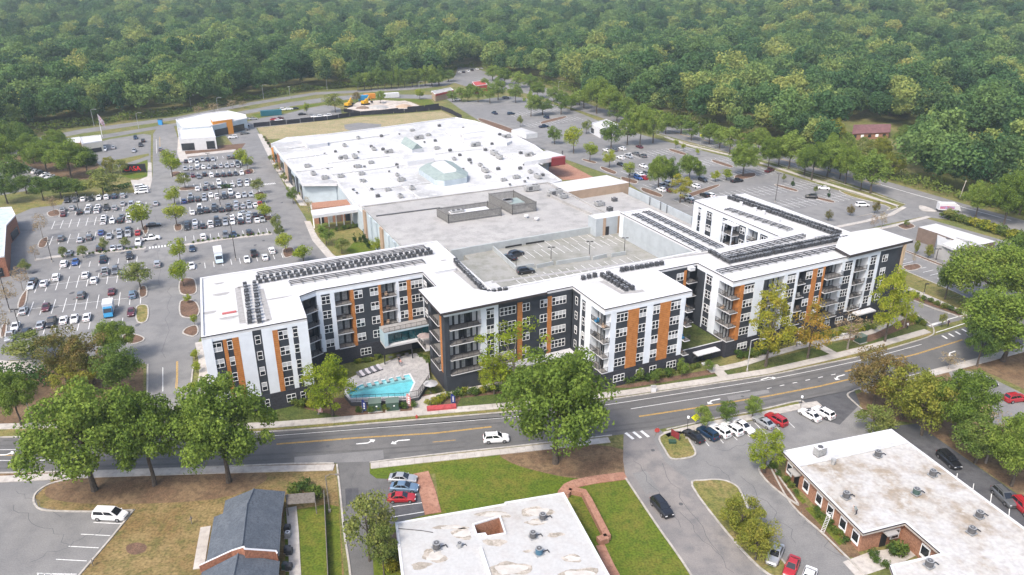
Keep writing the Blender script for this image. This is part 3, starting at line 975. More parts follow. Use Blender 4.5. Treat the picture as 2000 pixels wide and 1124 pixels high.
def facade(O, ang, L, bays, header=None, base=None, zb=3.7, zt=17.38, floors=(1, 2, 3, 4), basewin=(), dz=0.0, jut=.28, hz=16.75):
 """O: left end of the face seen from outside (site a, b); ang: turn of the face from the street direction"""
 lx, ly = O[0] - AO[0], O[1] - AO[1]
 ca, sa = math.cos(ang), math.sin(ang)
 P = lambda s, y, z: (lx + s * ca - y * sa, ly + s * sa + y * ca, z)
 def box(name, s0, s1, d, z0, z1, m, mbx=None):
  b = MB()
  b.box(s0, s1, -d, 1.7, z0, z1, m)
  return b.build(name, apt, (lx, ly, 0), ang)
 def windows(s0, s1, n, zs, d, lite=.86, h=1.75, sill=.73):
  w = min(n * lite + .1, (s1 - s0) - .05)
  for z in zs:
   f, g = window_meshes(n, w, h, RB.choice((0, 0, 1, 2, 2, 0, 3) if n > 1 else (0, 0, 1)))
   o = put('window', f, apt, P((s0 + s1) / 2, -d - .005, z + sill + h / 2), ang)
   put('pane', g, o)
 top = zt
 for hseg in (header if header is not None else [(0, L, M_WWALL)]):
  box('wall_header', hseg[0], hseg[1], .03, hz, zt, hseg[2])
 for bseg in (base if base is not None else [(0, L, M_BRICKD)]):
  box('brick_base', bseg[0], bseg[1], .04, 0, zb, bseg[2])
 for bw in basewin:
  windows(bw[0], bw[1], bw[2], (1.1,), .04, h=1.6, sill=0)
 for by in bays:
  t, s0, s1 = by[0], by[1], by[2]
  z0 = by[4] if len(by) > 4 else zb
  fl = [i for i in floors if FLOORS[i] >= z0 - .5]
  zs = [FLOORS[i] for i in fl]
  if t == 'w':
   box('wall_panel', s0, s1, 0, z0, hz, M_WWALL)
   if len(by) > 3 and by[3]:
    windows(s0, s1, by[3], zs, 0)
  elif t == 'd':
   box('charcoal_panel', s0, s1, -.08, z0, hz, M_DARK)
   if len(by) > 3 and by[3]:
    windows(s0, s1, by[3], zs, -.08)
  elif t == 'o':
   b = MB()
   b.box(s0, s1, -.02, 1.7, z0, hz, M_WOOD)
   zz = z0 + .2
   while zz < hz:
    b.box(s0, s1, -.024, -.021, zz, zz + .025, M_FASC)
    zz += .42
   b.build('wood_panel', apt, (lx, ly, 0), ang)
  elif t == 'b':
   ex = by[3] if len(by) > 3 and by[3] is not None else jut
   for i, z in zip(fl, zs):
    b = MB()
    b.box(s0 + .02, s1 - .02, -ex, 1.68, z - .2 + dz, z + .01 + dz, M_EDGE, top=M_SLAB)
    bal = b.build('balcony', apt, (lx, ly, 0), ang)
    put('railing', railing_mesh(s1 - s0 - .1, ex if ex > .5 else 0), bal, (s0 + .05, -ex + .06, z + dz))
    put('balcony_door', doors_mesh(s1 - s0 - .3, RB.choice((0, 1, 2, 3))), bal, (s0 + .15, 1.67, z + dz))
    PATIO.append((P((s0 + s1) / 2 + RB.uniform(-.6, .6), .3, z + .015 + dz), s1 - s0, ang))

def axis_a(px, b, z=14.0):
 lo, hi = 90.0, 180.0
 for _ in range(40):
  m = (lo + hi) / 2
  if PJ(W(m, b, z))[0] < px:
   lo = m
  else:
   hi = m
 return lo

QW = math.radians(-90)
# west wing, street end
facade((2.2, 132.9), 0, 18.6, [('d', .2, 3.4, 3), ('o', 3.4, 4.05), ('d', 4.05, 5.0, 1), ('o', 5.0, 6.15), ('w', 6.15, 8.6), ('d', 8.6, 10.2, 1), ('w', 10.2, 12.1), ('o', 12.1, 13.05), ('d', 13.05, 14.85, 2), ('w', 14.85, 15.7), ('d', 15.7, 16.7, 1), ('w', 16.7, 18.6), ('w', 0, .2)],
 header=[(0, 8.6, M_WWALL), (8.6, 10.2, M_DARK), (10.2, 18.6, M_WWALL)], base=[(0, 8.6, M_BRICKD), (10.2, 18.6, M_BRICKD), (8.6, 10.2, M_DARK)], basewin=[(.4, 3.2, 3), (9, 9.9, 1), (13.05, 14.85, 2), (15.7, 16.7, 1)])
# recessed corner of dark balconies
facade((21.5, 143.6), math.atan2(1.6, 3.6), 3.94, [('b', .1, 3.84, .5)], header=[(0, 3.94, M_WWALL)], floors=(1, 2, 3, 4))
# court face above the pool
facade((25.1, 145.2), 0, 22.9, [('w', 0, .9), ('d', .9, 2.75, 2), ('w', 2.75, 3.65), ('b', 3.65, 7.0), ('o', 7.0, 7.65), ('d', 7.65, 11.1, 0), ('d', 11.1, 12.9, 2), ('o', 12.9, 13.5, 0, 7.2), ('b', 13.5, 16.8, None, 7.2), ('w', 16.8, 17.4, 0, 7.2), ('d', 17.4, 19.2, 2, 7.2), ('o', 19.2, 20.1, 0, 7.2), ('d', 20.1, 22.7, 3, 7.2), ('w', 22.7, 22.9, 0, 7.2)],
 base=[(0, 12.9, M_BRICKD), (12.9, 22.9, M_DARK)], basewin=[(8, 10.4, 3)])
facade((25.1, 145.2), 0, 22.9, [('d', 12.9, 22.9, 0, 3.7)], header=[], base=[], hz=7.19)
def extra_windows(O, ang, s0, s1, n, zs, d=-.08):
 lx, ly = O[0] - AO[0], O[1] - AO[1]
 for z in zs:
  f, g = window_meshes(n, min(n * .86 + .1, s1 - s0), 1.75, RB.choice((0, 1, 2, 2)))
  s = (s0 + s1) / 2
  o = put('window', f, apt, (lx + s * math.cos(ang) + (d + .005) * -math.sin(ang) * -1, ly + s * math.sin(ang) - (d + .005) * math.cos(ang), z + .73 + .875), ang)
  put('pane', g, o)
extra_windows((25.1, 145.2), 0, 7.7, 9.5, 2, FLOORS[1:])
# link facing the pool
facade((48, 145.2), QW, 10.7, [('d', .1, 2.2, 2), ('b', 2.2, 6.4, .5), ('d', 6.4, 9.0, 0)], header=[(.1, 9, M_DARK)], base=[(.1, 9, M_DARK)], dz=-.006)
facade((45, 134), QW, 9.5, [('d', .1, 1.6, 0), ('b', 1.6, 6.8, .4), ('o', 6.8, 7.8, 0)], header=[(.1, 7.8, M_DARK)], base=[(.1, 7.8, M_BRICKD)], dz=-.006)
# middle block along the street
facade((45, 124.5), 0, 28.2, [('d', 0, 1.0, 0), ('b', 1.0, 7.6, .35), ('w', 7.6, 8.8), ('d', 8.8, 10.5, 2), ('w', 10.5, 11.4), ('d', 11.4, 15.6, 4), ('o', 15.6, 16.7), ('d', 16.7, 18.4, 2), ('d', 18.4, 20.7, 0), ('d', 20.7, 22.4, 2), ('o', 22.4, 23.4), ('d', 23.4, 26.8, 4), ('d', 26.8, 28.2, 0)],
 header=[(0, 11.4, M_WWALL), (11.4, 28.2, M_DARK)], base=[(0, 12, M_DARK), (12, 28.2, M_BRICKD)])
# projecting wing: west cheek and street face
facade((73.2, 124.5), QW, 12.4, [('d', .1, 3.3, 1), ('w', 3.3, 3.9), ('d', 3.9, 5.4, 1), ('w', 5.4, 7.5), ('b', 7.5, 10.68, .0)], header=[(.1, 3.3, M_DARK), (3.3, 10.68, M_WWALL)], base=[(.1, 10.68, M_BRICKD)], dz=-.006)
facade((73.2, 112.1), 0, 20.8, [('b', .05, 1.5, .05), ('w', 1.5, 2.8), ('d', 2.8, 5.5, 3), ('o', 5.5, 8.1), ('d', 8.1, 9.9, 2), ('w', 9.9, 11.4), ('d', 11.4, 13.1, 2), ('o', 13.1, 15.7), ('d', 15.7, 18.2, 3), ('w', 18.2, 19.3), ('b', 19.3, 20.75, .9)],
 basewin=[(2.8, 5.5, 3), (8.3, 10.0, 2), (11.6, 13.3, 2), (15.9, 18.3, 3)])
# recess with the raised lawn
facade((94, 124), 0, 10.6, [('d', 0, 5.2, 0), ('d', 5.2, 7.2, 2), ('o', 7.2, 7.9), ('b', 7.9, 10.5, .8)], header=[(0, 10.6, M_DARK)])
# east front: west cheek and street face
facade((104.6, 124), QW, 11.8, [('d', .1, 3.0, 0), ('w', 3.0, 3.3), ('d', 3.3, 5.4, 2), ('w', 5.4, 7.6), ('b', 7.6, 10.08, .0)], header=[(.1, 10.08, M_WWALL)], base=[(.1, 10.08, M_BRICKD)], dz=-.006)
A = lambda px: axis_a(px, 112.4) - 104.6
eb = [('b', .05, A(1443.5), .05), ('o', A(1443.5), A(1450.5)), ('d', A(1450.5), A(1471), 3), ('w', A(1471), A(1489)), ('d', A(1489), A(1497), 0), ('b', A(1497), A(1530)), ('w', A(1530), A(1535.5)), ('d', A(1535.5), A(1552.5), 3), ('w', A(1552.5), A(1557.5)),
 ('b', A(1557.5), A(1573)), ('d', A(1573), A(1585.5), 2), ('o', A(1585.5), A(1595)), ('d', A(1595), A(1606), 2), ('o', A(1606), A(1610)), ('b', A(1610), A(1643.5), .9), ('w', A(1643.5), A(1649)), ('d', A(1649), A(1664), 3), ('w', A(1664), A(1669.5)),
 ('b', A(1669.5), A(1694)), ('w', A(1694), A(1699.5)), ('d', A(1699.5), A(1711.5), 2), ('w', A(1711.5), A(1717.5)), ('d', A(1717.5), A(1722), 0), ('d', A(1722), 52.35, 0)]
facade((104.6, 112.2), math.atan2(.6, 52.4), 52.4, eb, header=[(0, A(1717.5), M_WWALL), (A(1717.5), 52.35, M_DARK)],
 basewin=[(A(1450.5), A(1471), 3), (A(1497), A(1512), 2), (A(1535.5), A(1552.5), 3), (A(1575), A(1585.5), 2), (A(1620), A(1638), 3), (A(1649), A(1664), 3), (A(1675), A(1690), 3)])
for z in FLOORS[1:]:
 extra_windows((104.6, 112.2), math.atan2(.6, 52.4), A(1724), A(1734), 2, (z,))
# courtyard face of the east wing
facade((133.5, 162.3), QW, 32.8, [('w', .1, 2.0), ('d', 2.0, 3.3, 1), ('w', 3.3, 5.6), ('d', 5.6, 8.0, 2), ('w', 8.0, 12.2), ('d', 12.2, 14.4, 2), ('b', 14.4, 18.8, 1.9), ('d', 18.8, 21.2, 2), ('w', 21.2, 22.0), ('b', 22.0, 25.6, .3), ('w', 25.6, 26.4), ('d', 26.4, 29.0, 2), ('w', 29.0, 32.7)],
 header=[(.1, 32.7, M_WWALL)], base=[(.1, 32.7, M_WWALL)])
mb = MB()
for y in (15.0, 18.2):
 mb.box(133.5 - AO[0] - 1.9, 133.5 - AO[0] - 1.65, 162.3 - AO[1] - y - .12, 162.3 - AO[1] - y + .12, 3.7, 16.4, M_WWALL)
mb.box(133.5 - AO[0] - 2.1, 133.5 - AO[0] - .05, 162.3 - AO[1] - 18.9, 162.3 - AO[1] - 14.3, 16.4, 16.6, M_PARA)
mb.build('balcony_frame', apt)
# the faces one does not see the front of
def plain(p, q, m=M_WWALL, z0=0.0, t0=1.7, t1=0.0):
 d = Vector((q[0] - p[0], q[1] - p[1]))
 Ln = d.length
 ang = math.atan2(d.y, d.x)
 b = MB()
 b.box(t0, Ln - t1, -.01, 1.66, z0, 17.38, m)
 b.build('wall_panel', apt, (p[0] - AO[0], p[1] - AO[1], 0), ang)
M_GARW = mat('garage_render', (.37, .40, .42), .8, .15, .4)
plain(OUT[0], OUT[1])
plain(OUT[2], OUT[3])
plain(OUT[6], OUT[7], M_DARK, t0=.02)
plain((94, 112.1), (94, 124), M_WWALL)
plain((157, 112.8), (157, 122), M_DARK)
plain((157, 122), (151.5, 122), M_WWALL)
plain((151.5, 122), (150.8, 161.5), M_WWALL, t0=.02)
plain((150.8, 161.5), (141, 162.8))
plain((141, 162.8), (133.5, 162.3), t0=.02)
plain((133.5, 129.5), (118, 129.5), t0=.02)
plain((118, 129.5), (118, 162), t0=.02)
plain((118, 162), (109, 162))
plain((109, 162), (109, 130), M_GARW)
plain((109, 130), (57.5, 130), M_GARW, t0=.02)
plain((57.5, 130), (57.5, 162.2), M_GARW, t0=.02)
plain((57.5, 162.2), (4.5, 162.2))

# wide roof overhangs with dark edges
def overhang(pts, z0, z1, name='roof_overhang', inner=None):
 b = MB()
 b.prism(loc(pts), z0, z1, M_FASC, top=M_ROOF, bottom=True)
 o = b.build(name, apt)
 b = MB()
 b.prism(loc(pts), z1 - .12, z1 + .02, M_PARA, top=M_ROOF)
 return o
overhang([(43.6, 135.2), (43.6, 122.6), (66.5, 122.9), (66.5, 126.0), (57, 127.5), (49.5, 135.2)], 18.08, 18.62)
overhang([(137.2, 111.6), (158.6, 112.4), (158.2, 122.6), (146.5, 123.0), (138.2, 116.8)], 18.08, 18.72)
b = MB()
b.box(155.9 - AO[0], 156.5 - AO[0], 112.3 - AO[1], 112.76 - AO[1], 0, 18.06, mat('tan_strip', (.42, .32, .22), .7))
b.build('wood_panel', apt)
# awning band over the garage entrance with its lettering
b = MB()
b.box(57.0 - AO[0], 73.0 - AO[0], 121.6 - AO[1], 124.42 - AO[1], 3.35, 3.75, M_STEEL, top=M_PARA)
b.build('entrance_canopy', apt)
b = MB()
b.box(61.5 - AO[0], 71.6 - AO[0], 124.38 - AO[1], 124.45 - AO[1], .02, 3.1, M_GLASS)
b.box(62.0 - AO[0], 70.5 - AO[0], 124.2 - AO[1], 124.36 - AO[1], 2.75, 3.05, M_YEL)
b.build('garage_door', apt)
def text3d(name, s, size, m, parent, loc_, rot, ext=.04, align='CENTER'):
 cu = bpy.data.curves.new(name, 'FONT')
 cu.body = s
 cu.size = size
 cu.extrude = ext
 cu.align_x = align
 cu.materials.append(m)
 t = bpy.data.objects.new(name, cu)
 COL.objects.link(t)
 me = bpy.data.meshes.new_from_object(t.evaluated_get(bpy.context.evaluated_depsgraph_get()))
 me.materials.clear()
 me.materials.append(m)
 bpy.data.objects.remove(t)
 o = bpy.data.objects.new(name, me)
 COL.objects.link(o)
 o.parent = parent
 o.location = loc_
 o.rotation_euler = rot
 return o
text3d('canopy_lettering', 'PARKING', 1.15, M_FRAME, apt, (67.0 - AO[0], 121.7 - AO[1], 3.8), (math.pi / 2, 0, 0))

# amenity room over the pool court: glass box in a pale frame, with its terrace
b = MB()
x0, x1, y0, y1 = 37.6 - AO[0], 47.9 - AO[0], 141.6 - AO[1], 145.2 - AO[1]
b.box(x0, x1, y0, y1, 3.5, 3.95, M_PARA)
b.box(x0, x1, y0, y1, 6.75, 7.15, M_BLUEP, top=M_WALKPAD)
b.box(x0, x0 + .8, y0, y1, 3.95, 6.75, M_BLUEP)
b.build('amenity_room', apt)
b = MB()
n = 6
for i in range(n):
 a0 = x0 + .95 + (x1 - x0 - .95) * i / n
 a1 = x0 + .95 + (x1 - x0 - .95) * (i + 1) / n - .1
 b.box(a0, a1, y0 + .9, y0 + 1.0, 4.0, 6.7, M_TEAL)
b.build('glass_wall', apt)
put('railing', railing_mesh(10.2), apt, (x0, y0 + .1, 7.15))
b = MB()
b.hexa([(x1 + .01, y1 - .1, 3.5), (x1 - 3.0, y0 + .0, 3.5), (x1 - 3.0, y0 - 5.0, 3.5), (x1 + .01, y0 - 5.0, 3.5)], [(x1 + .01, y1 - .1, 3.93), (x1 - 3.0, y0, 3.93), (x1 - 3.0, y0 - 5.0, 3.93), (x1 + .01, y0 - 5.0, 3.93)], M_PARA, top=M_PAVER)
b.build('terrace', apt)
put('railing', railing_mesh(5.0), apt, (x1 - 2.95, y0, 3.93), QW)
# podium lawn in the recess
b = MB()
b.box(94.05 - AO[0], 104.5 - AO[0], 113.4 - AO[1], 123.9 - AO[1], 0, 3.45, M_BRICKD, top=M_TURF)
b.box(94.05 - AO[0], 104.5 - AO[0], 113.1 - AO[1], 113.4 - AO[1], 0, 3.75, M_BRICKD, top=M_PARA)
b.build('raised_lawn', apt)
b = MB()
b.box(96.5 - AO[0], 102.5 - AO[0], 111.2 - AO[1], 113.0 - AO[1], 2.7, 2.9, M_PARA)
b.box(97.0 - AO[0], 102.0 - AO[0], 113.02 - AO[1], 113.09 - AO[1], .1, 2.6, M_GLASS)
b.build('lobby_entrance', apt)
for s in (1518, 1684):
 a = axis_a(s, 111.5, 2.0) - AO[0]
 b = MB()
 b.box(a - 3.0, a + 3.0, 110.4 - AO[1], 112.2 - AO[1], 3.1, 3.4, M_PARA if s > 1600 else M_FASC)
 b.box(a - 2.8, a - 2.5, 110.5 - AO[1], 110.8 - AO[1], 0, 3.1, M_FASC)
 b.box(a + 2.5, a + 2.8, 110.5 - AO[1], 110.8 - AO[1], 0, 3.1, M_FASC)
 b.build('lobby_entrance', apt)

# ---- roof walkways, pipe racks and condensers
ZR = 17.74
def roof_strip(pts, w, m=M_WALKPAD, z=ZR + .02):
 b = MB()
 ribbon(b, [S_ for S_ in [tuple(G(x, y, ZR))[:2] for x, y in pts]], w, z, m, world=True)
 o = b.build('roof_walkway')
 o.parent = apt
 o.matrix_parent_inverse = Matrix.Translation(W(*AO)).inverted() if False else (Matrix.Translation(W(*AO)) @ Matrix.Rotation(SITE, 4, 'Z')).inverted()
 return o
for p, w in (([(464, 562), (474, 632)], 1.1), ([(510, 565), (526, 626)], 1.0), ([(464, 562), (490, 558)], .8), ([(482, 632), (526, 626)], .8), ([(865, 508), (948, 577)], 1.3), ([(1175, 549), (1216, 573), (1257, 568)], 1.2),
   ([(960, 552), (1300, 505), (1400, 492)], 1.0), ([(1392, 498), (1433, 522), (1560, 500)], .9), ([(1476, 396), (1600, 437)], .8), ([(1550, 490), (1640, 474)], .8)):
 roof_strip(p, w)

def pipe_rack(p0, p1, lanes=3, gap=.85):
 """pipes on sleepers that carry the refrigerant lines along the roof"""
 a, b_ = G(*p0, ZR), G(*p1, ZR)
 d = (b_ - a)
 Ln = d.length
 b = MB()
 n = max(2, int(Ln / 2.4))
 for i in range(n + 1):
  x = Ln * i / n
  b.box(x - .09, x + .09, -.35, gap * (lanes - 1) + .35, .02, .32, M_STEEL)
 for k in range(lanes):
  b.box(0, Ln, gap * k - .10, gap * k + .10, .34, .48, M_PIPE)
 o = b.build('pipe_rack', None, tuple(a), math.atan2(d.y, d.x))
 return o
RACKS = [((505, 541), (833, 487), 'long black pipe rack along the back edge of the west wing roof'),
  ((568, 558), (830, 515), 'black pipe rack on the west wing roof nearest the pool court'),
  ((1440, 394), (1625, 458), 'black pipe rack beside the condensers on the east wing roof'),
  ((1416, 411), (1538, 452), 'black pipe rack along the courtyard edge of the east wing roof'),
  ((1235, 421), (1372, 492), 'pipe rack on the narrow roof nearest the parking deck'),
  ((1256, 416), (1400, 486), 'pipe rack on the narrow roof nearest the courtyard'),
  ((1410, 536), (1645, 487), 'black pipe rack along the street edge of the east roof'),
  ((1420, 503), (1580, 464), 'black pipe rack behind the street row of condensers on the east roof')]
for p0, p1, lb in RACKS:
 tag(pipe_rack(p0, p1), lb, 'pipe rack', 'roof pipe racks')

def condenser_mesh(body, top):
 b = MB()
 b.box(-.38, .38, -.38, .38, .12, .98, body, top=top)
 b.box(-.48, .48, -.48, .48, 0, .1, M_STEEL)
 b.cyl(0, 0, 0.98, 1.03, .27, M_COND, 8)
 b.cyl(0, 0, 1.03, 1.05, .1, M_CONDT, 6)
 return b.mesh('condenser')
CM = [condenser_mesh(M_COND, M_CONDT), condenser_mesh(M_COND, M_COND), condenser_mesh(M_COND, M_CONDT), condenser_mesh(M_COND, M_STEEL)]
NC = 0
ORD = ['first', 'second', 'third', 'fourth', 'fifth', 'sixth', 'seventh', 'eighth', 'ninth', 'tenth', 'eleventh', 'twelfth', 'thirteenth', 'fourteenth', 'fifteenth', 'sixteenth', 'seventeenth', 'eighteenth', 'nineteenth']

def ordw(n):
 """1 -> first, 23 -> 23rd"""
 if n <= len(ORD):
  return ORD[n - 1]
 return '%d%s' % (n, {1: 'st', 2: 'nd', 3: 'rd'}.get(n % 10 if n % 100 not in (11, 12, 13) else 0, 'th'))

def cond_row(p0, p1, n, end, where, lines=('',), gap=1.25, jitter=.10, z=ZR):
 """condensers standing side by side, counted from one end of their row"""
 global NC
 a, b_ = G(*p0, z), G(*p1, z)
 d = (b_ - a)
 dn = d.normalized()
 nn = Vector((-dn.y, dn.x, 0))
 for r, ln in enumerate(lines):
  for i in range(n):
   p = a + d * (i / max(1, n - 1)) + nn * gap * r
   o = put('condenser', random.choice(CM), None, (p.x + random.uniform(-jitter, jitter), p.y + random.uniform(-jitter, jitter), z), SITE + random.choice((0, math.pi / 2, math.pi)))
   tag(o, '%s condenser from the %s end, %s%s' % (ordw(i + 1), end, ln + ', ' if ln else '', where), 'air conditioner', 'condensers in the ' + where)
   NC += 1
cond_row((508, 553), (842, 497), 30, 'left', 'back row on west wing roof', ('near line', 'far line'), 1.75)
cond_row((480, 560), (489, 632), 13, 'far', 'west wing cross rows', ('left line',))
cond_row((498, 557.5), (507, 630), 13, 'far', 'west wing cross rows', ('right line',))
cond_row((889, 513), (946, 571), 17, 'far', 'slanting row on the link roof beside the deck')
cond_row((955, 576), (987, 570), 4, 'left', 'short row at the link roof corner')
cond_row((1139, 547), (1161, 542), 3, 'left', 'row of three on the middle roof')
cond_row((1215, 531), (1292, 518), 9, 'left', 'row along the deck edge of the middle roof')
cond_row((1176, 541), (1222, 569), 8, 'far', 'pair of rows on the projecting wing', ('left line', 'right line'), 1.5)
cond_row((1424, 389), (1630, 460), 34, 'far', 'long row on east wing roof', ('near line', 'far line'), 1.7)
cond_row((1387, 495), (1422, 514), 7, 'far', 'short row at the east roof inner corner')
cond_row((1424, 515), (1652, 468), 36, 'left', 'street side row on east roof', ('near line', 'far line'), 1.7)
# white roof hatches and a stair head
def roof_box(px, py, w, d, h, label, name='roof_hatch', m=M_PARA, z=ZR):
 p = G(px, py, z)
 b = MB()
 b.box(-w / 2, w / 2, -d / 2, d / 2, 0, h, m)
 b.box(-w / 2 - .05, w / 2 + .05, -d / 2 - .05, d / 2 + .05, h, h + .07, M_PARA)
 return tag(b.build(name, None, tuple(p), SITE), label, 'roof hatch')
roof_box(1592, 468, 3.6, 2.6, 1.3, 'white box standing among the condensers where the two east roofs meet')
roof_box(862, 525, 5.0, 5.0, .5, 'low white square curb on the link roof beside the deck', 'roof_curb')
roof_box(1350, 528, 1.2, 1.2, .7, 'small white hatch on the middle roof west of the east front')
for i, (x, y, lb) in enumerate(((1447, 402, 'first'), (1474, 413, 'second'), (1491, 419, 'third'), (1520, 433, 'fourth'))):
 p = G(x, y, ZR)
 b = MB()
 b.cyl(0, 0, 0, .9, .42, M_PARA, 8)
 b.cyl(0, 0, .9, 1.0, .5, M_PARA, 8)
 tag(b.build('roof_vent', None, tuple(p)), 'white vent beside the east wing condensers, %s from the far end' % lb, 'roof vent', 'white vents on the east wing roof')
for px, py, w, d in ((432, 575, 3.2, .9), (409, 611, 2.6, .8), (447, 621, 3.4, .7), (428, 554, 2.0, .6), (540, 583, 6.0, .35)):
 mb = MB()
 pts = []
 p = G(px, py, ZR)
 for k in range(12):
  t = 6.2832 * k / 12
  q = p + D1 * (w / 2 * math.cos(t) * (1 + .2 * math.sin(3 * t))) + D2 * (d * math.sin(t) * (1 + .25 * math.cos(2 * t)))
  pts.append((q.x, q.y))
 mb.prism(pts, ZR + .012, ZR + .012, M_WALKPAD)
 o = mb.build('roof_scuff')
 o.parent = apt
 o.matrix_parent_inverse = (Matrix.Translation(W(*AO)) @ Matrix.Rotation(SITE, 4, 'Z')).inverted()
# red sign lying on the west wing roof
p = G(448, 612, ZR)
b = MB()
b.box(-1.3, 1.3, -.25, .25, 0, .25, mat('faded_red', (.42, .12, .12), .7))
tag(b.build('red_pallet', None, tuple(p), SITE), 'faded red slab lying on the white west wing roof', 'slab')
# ------------------------------------------------------------------ parking deck, department store and mall
M_DECK = mat3('deck_concrete', ((0.244, 0.240, 0.215), (0.281, 0.277, 0.259), (0.185, 0.185, 0.155)), (.06, .3), rough=.9, fine=(4, .1))
M_BBROOF = mat3('grey_membrane', ((.315, .305, .295), (.36, .35, .335), (.25, .245, .235)), (.05, .25), rough=.9, fac=((.42, .66), (.46, .7)), fine=(3, .08))
M_BWALL = mat('pale_blue_render', (.40, .46, .50), .8, .15, .3)
M_TAN = mat('tan_render', (.36, .265, .19), .85, .15, .5)
M_MROOF = mat3('white_membrane', ((.47, .47, .47), (.30, .30, .298), (.50, .50, .50)), (.05, .3), rough=.85, fac=((.46, .68), (.5, .68)), fine=(1.2, .07))
M_SEAM = mat('roof_seam', (.50, .50, .50), .9, .2, 1)
M_GREENR = mat('green_grey_metal', (.26, .31, .29), .5, .2, .6)
M_LOUV = mat('louvre_grey', (.22, .215, .205), .7, .35, 3)
M_RTU = mat('roof_unit_grey', (.34, .34, .335), .6, .3, 2)
M_RTUD = mat('roof_unit_dark', (.10, .10, .105), .6, .3, 2)
M_BRICK = mat('red_brick', (.30, .135, .085), .9, .4, 3.5)
M_BRICKO = mat('orange_brick', (.36, .19, .12), .9, .35, 4.0, col2=(.22, .11, .07))
M_ORANGE = mat('orange_panel', (.55, .22, .03), .6)
M_BROWN = mat('brown_panel', (.17, .125, .10), .8, .2, .8)
M_REDROOF = mat('red_metal', (.40, .06, .05), .6, .2, .6)
M_SLATE = mat3('shingle_blue_grey', ((.082, .096, .115), (.105, .12, .14), (.062, .073, .09)), (.5, 3.0), rough=.9, fine=(9, .2))
M_STAIN = mat3('stained_roof', ((.42, .41, .40), (.27, .225, .175), (.40, .385, .36)), (.13, .6), rough=.85, fac=((.46, .62), (.46, .64)), fine=(1.8, .14))
M_STAIN2 = mat3('old_white_roof', ((.40, .40, .395), (.32, .30, .275), (.385, .375, .365)), (.11, .5), rough=.85, fac=((.52, .74), (.48, .66)), fine=(2.5, .07))
M_WATERSTAIN = mat3('ponding_stain', ((.30, .27, .23), (.42, .38, .33), (.2, .175, .14)), (.5, 1.3), rough=.9, fine=(4, .12))

def siteobj(name, label, cat, a, b):
 return thing(name, label, cat, tuple(W(a, b)), SITE)

def px_prism(mb, pts, z0, z1, m, top=None, bottom=False):
 mb.prism(GP(pts, z1), z0, z1, m, top=top, bottom=bottom)

# parking deck
deck = thing('parking_deck', 'open concrete top of the parking deck between the apartments and the grey store roof', 'parking deck')
mb = MB()
DK = 11.5
dk = [W(57.6, 130.1), W(108.9, 130.1), W(108.9, 162.1), W(118.2, 162.1), W(118.2, 167.6), W(66, 167.6), W(66, 163), W(57.6, 163)]
mb.prism([tuple(p[:2]) for p in dk], 0, DK, M_DECK)
mb.build('deck_slab', deck)
mb = MB()
M_DKW = mat('deck_wall', (.36, .38, .38), .85, .15, .5)
ribbon(mb, [tuple(G(958, 484, DK))[:2], tuple(G(1008, 529, DK))[:2]], .35, DK, M_DKW, 1.1, world=True)
mb.build('ramp_wall', deck)
mb = MB()
ribbon(mb, [tuple(G(880, 489, DK + 1.9))[:2], tuple(G(957, 475.5, DK + 1.9))[:2], tuple(G(1162, 442, DK + 1.9))[:2]], .5, 3.0, M_DKW, DK - 1.1, world=True)
mb.build('back_wall', deck)
for p, q in (((986, 483), (1018, 477.5)), ((1026, 476), (1062, 470.5))):
 mb = MB()
 a_, b_ = G(*p, DK + .6), G(*q, DK + .6)
 ribbon(mb, [a_ - D2 * .3, b_ - D2 * .3], .06, DK + .35, M_RAIL, .5, world=True)
 mb.build('vent_slot', deck)
for p, q in (((1008, 528), (1043, 522)), ((1048, 525), (1080, 518)), ((1086, 518), (1152, 508)), ((1158, 509), (1184, 503)), ((1194, 503), (1222, 498))):
 mb = MB()
 ribbon(mb, [tuple(G(*p, DK))[:2], tuple(G(*q, DK))[:2]], .25, DK, M_DKW, 1.0, world=True)
 mb.build('barrier_wall', deck)
mb = MB()
for i in range(14):
 p = G(1022 + i * 14.5, 500 - i * 2.3, DK)
 ribbon(mb, [p - D2 * 2.4, p + D2 * 2.4], .12, DK + .012, M_WHITE, world=True)
for i in range(17):
 p = G(1010 + i * 15, 549 - i * 2.6, DK)
 ribbon(mb, [p - D2 * 2.2, p + D2 * 2.4], .12, DK + .012, M_WHITE, world=True)
for i in range(9):
 p = G(1052 + i * 17, 478 - i * 2.5, DK)
 ribbon(mb, [p - D2 * 2.2, p + D2 * 2.2], .12, DK + .012, M_WHITE, world=True)
mb.build('stall_line', deck)
mb = MB()
px_prism(mb, [(945, 552), (962, 548), (978, 560), (962, 566)], DK + .01, DK + .3, M_PARA, top=M_ROOF)
mb.build('deck_patch', deck)
# lift and stair head on the deck
p0 = S(1163, 463, DK)
mb = MB()
a0, b0 = p0
c = [W(a0, b0), W(a0 + 9.5, b0), W(a0 + 9.5, b0 + 4), W(a0, b0 + 4)]
mb.prism([tuple(p[:2]) for p in c], 3, DK + 4.9, M_GARW, top=M_ROOF)
o = mb.build('stair_tower', deck)
for k, s in enumerate((2.2, 6.8)):
 mb = MB()
 q = [W(a0 + s, b0 - .06), W(a0 + s + .9, b0 - .06), W(a0 + s + .9, b0 + .3), W(a0 + s, b0 + .3)]
 mb.prism([tuple(p[:2]) for p in q], DK, DK + 4.85, M_TAN)
 mb.build('tan_pilaster', o)
mb = MB()
mb.prism([tuple(p[:2]) for p in (W(a0 + 3.0, b0 - .1), W(a0 + 4.1, b0 - .1), W(a0 + 4.1, b0 + .2), W(a0 + 3.0, b0 + .2))], DK, DK + 2.4, M_RAIL)
mb.build('door', o)

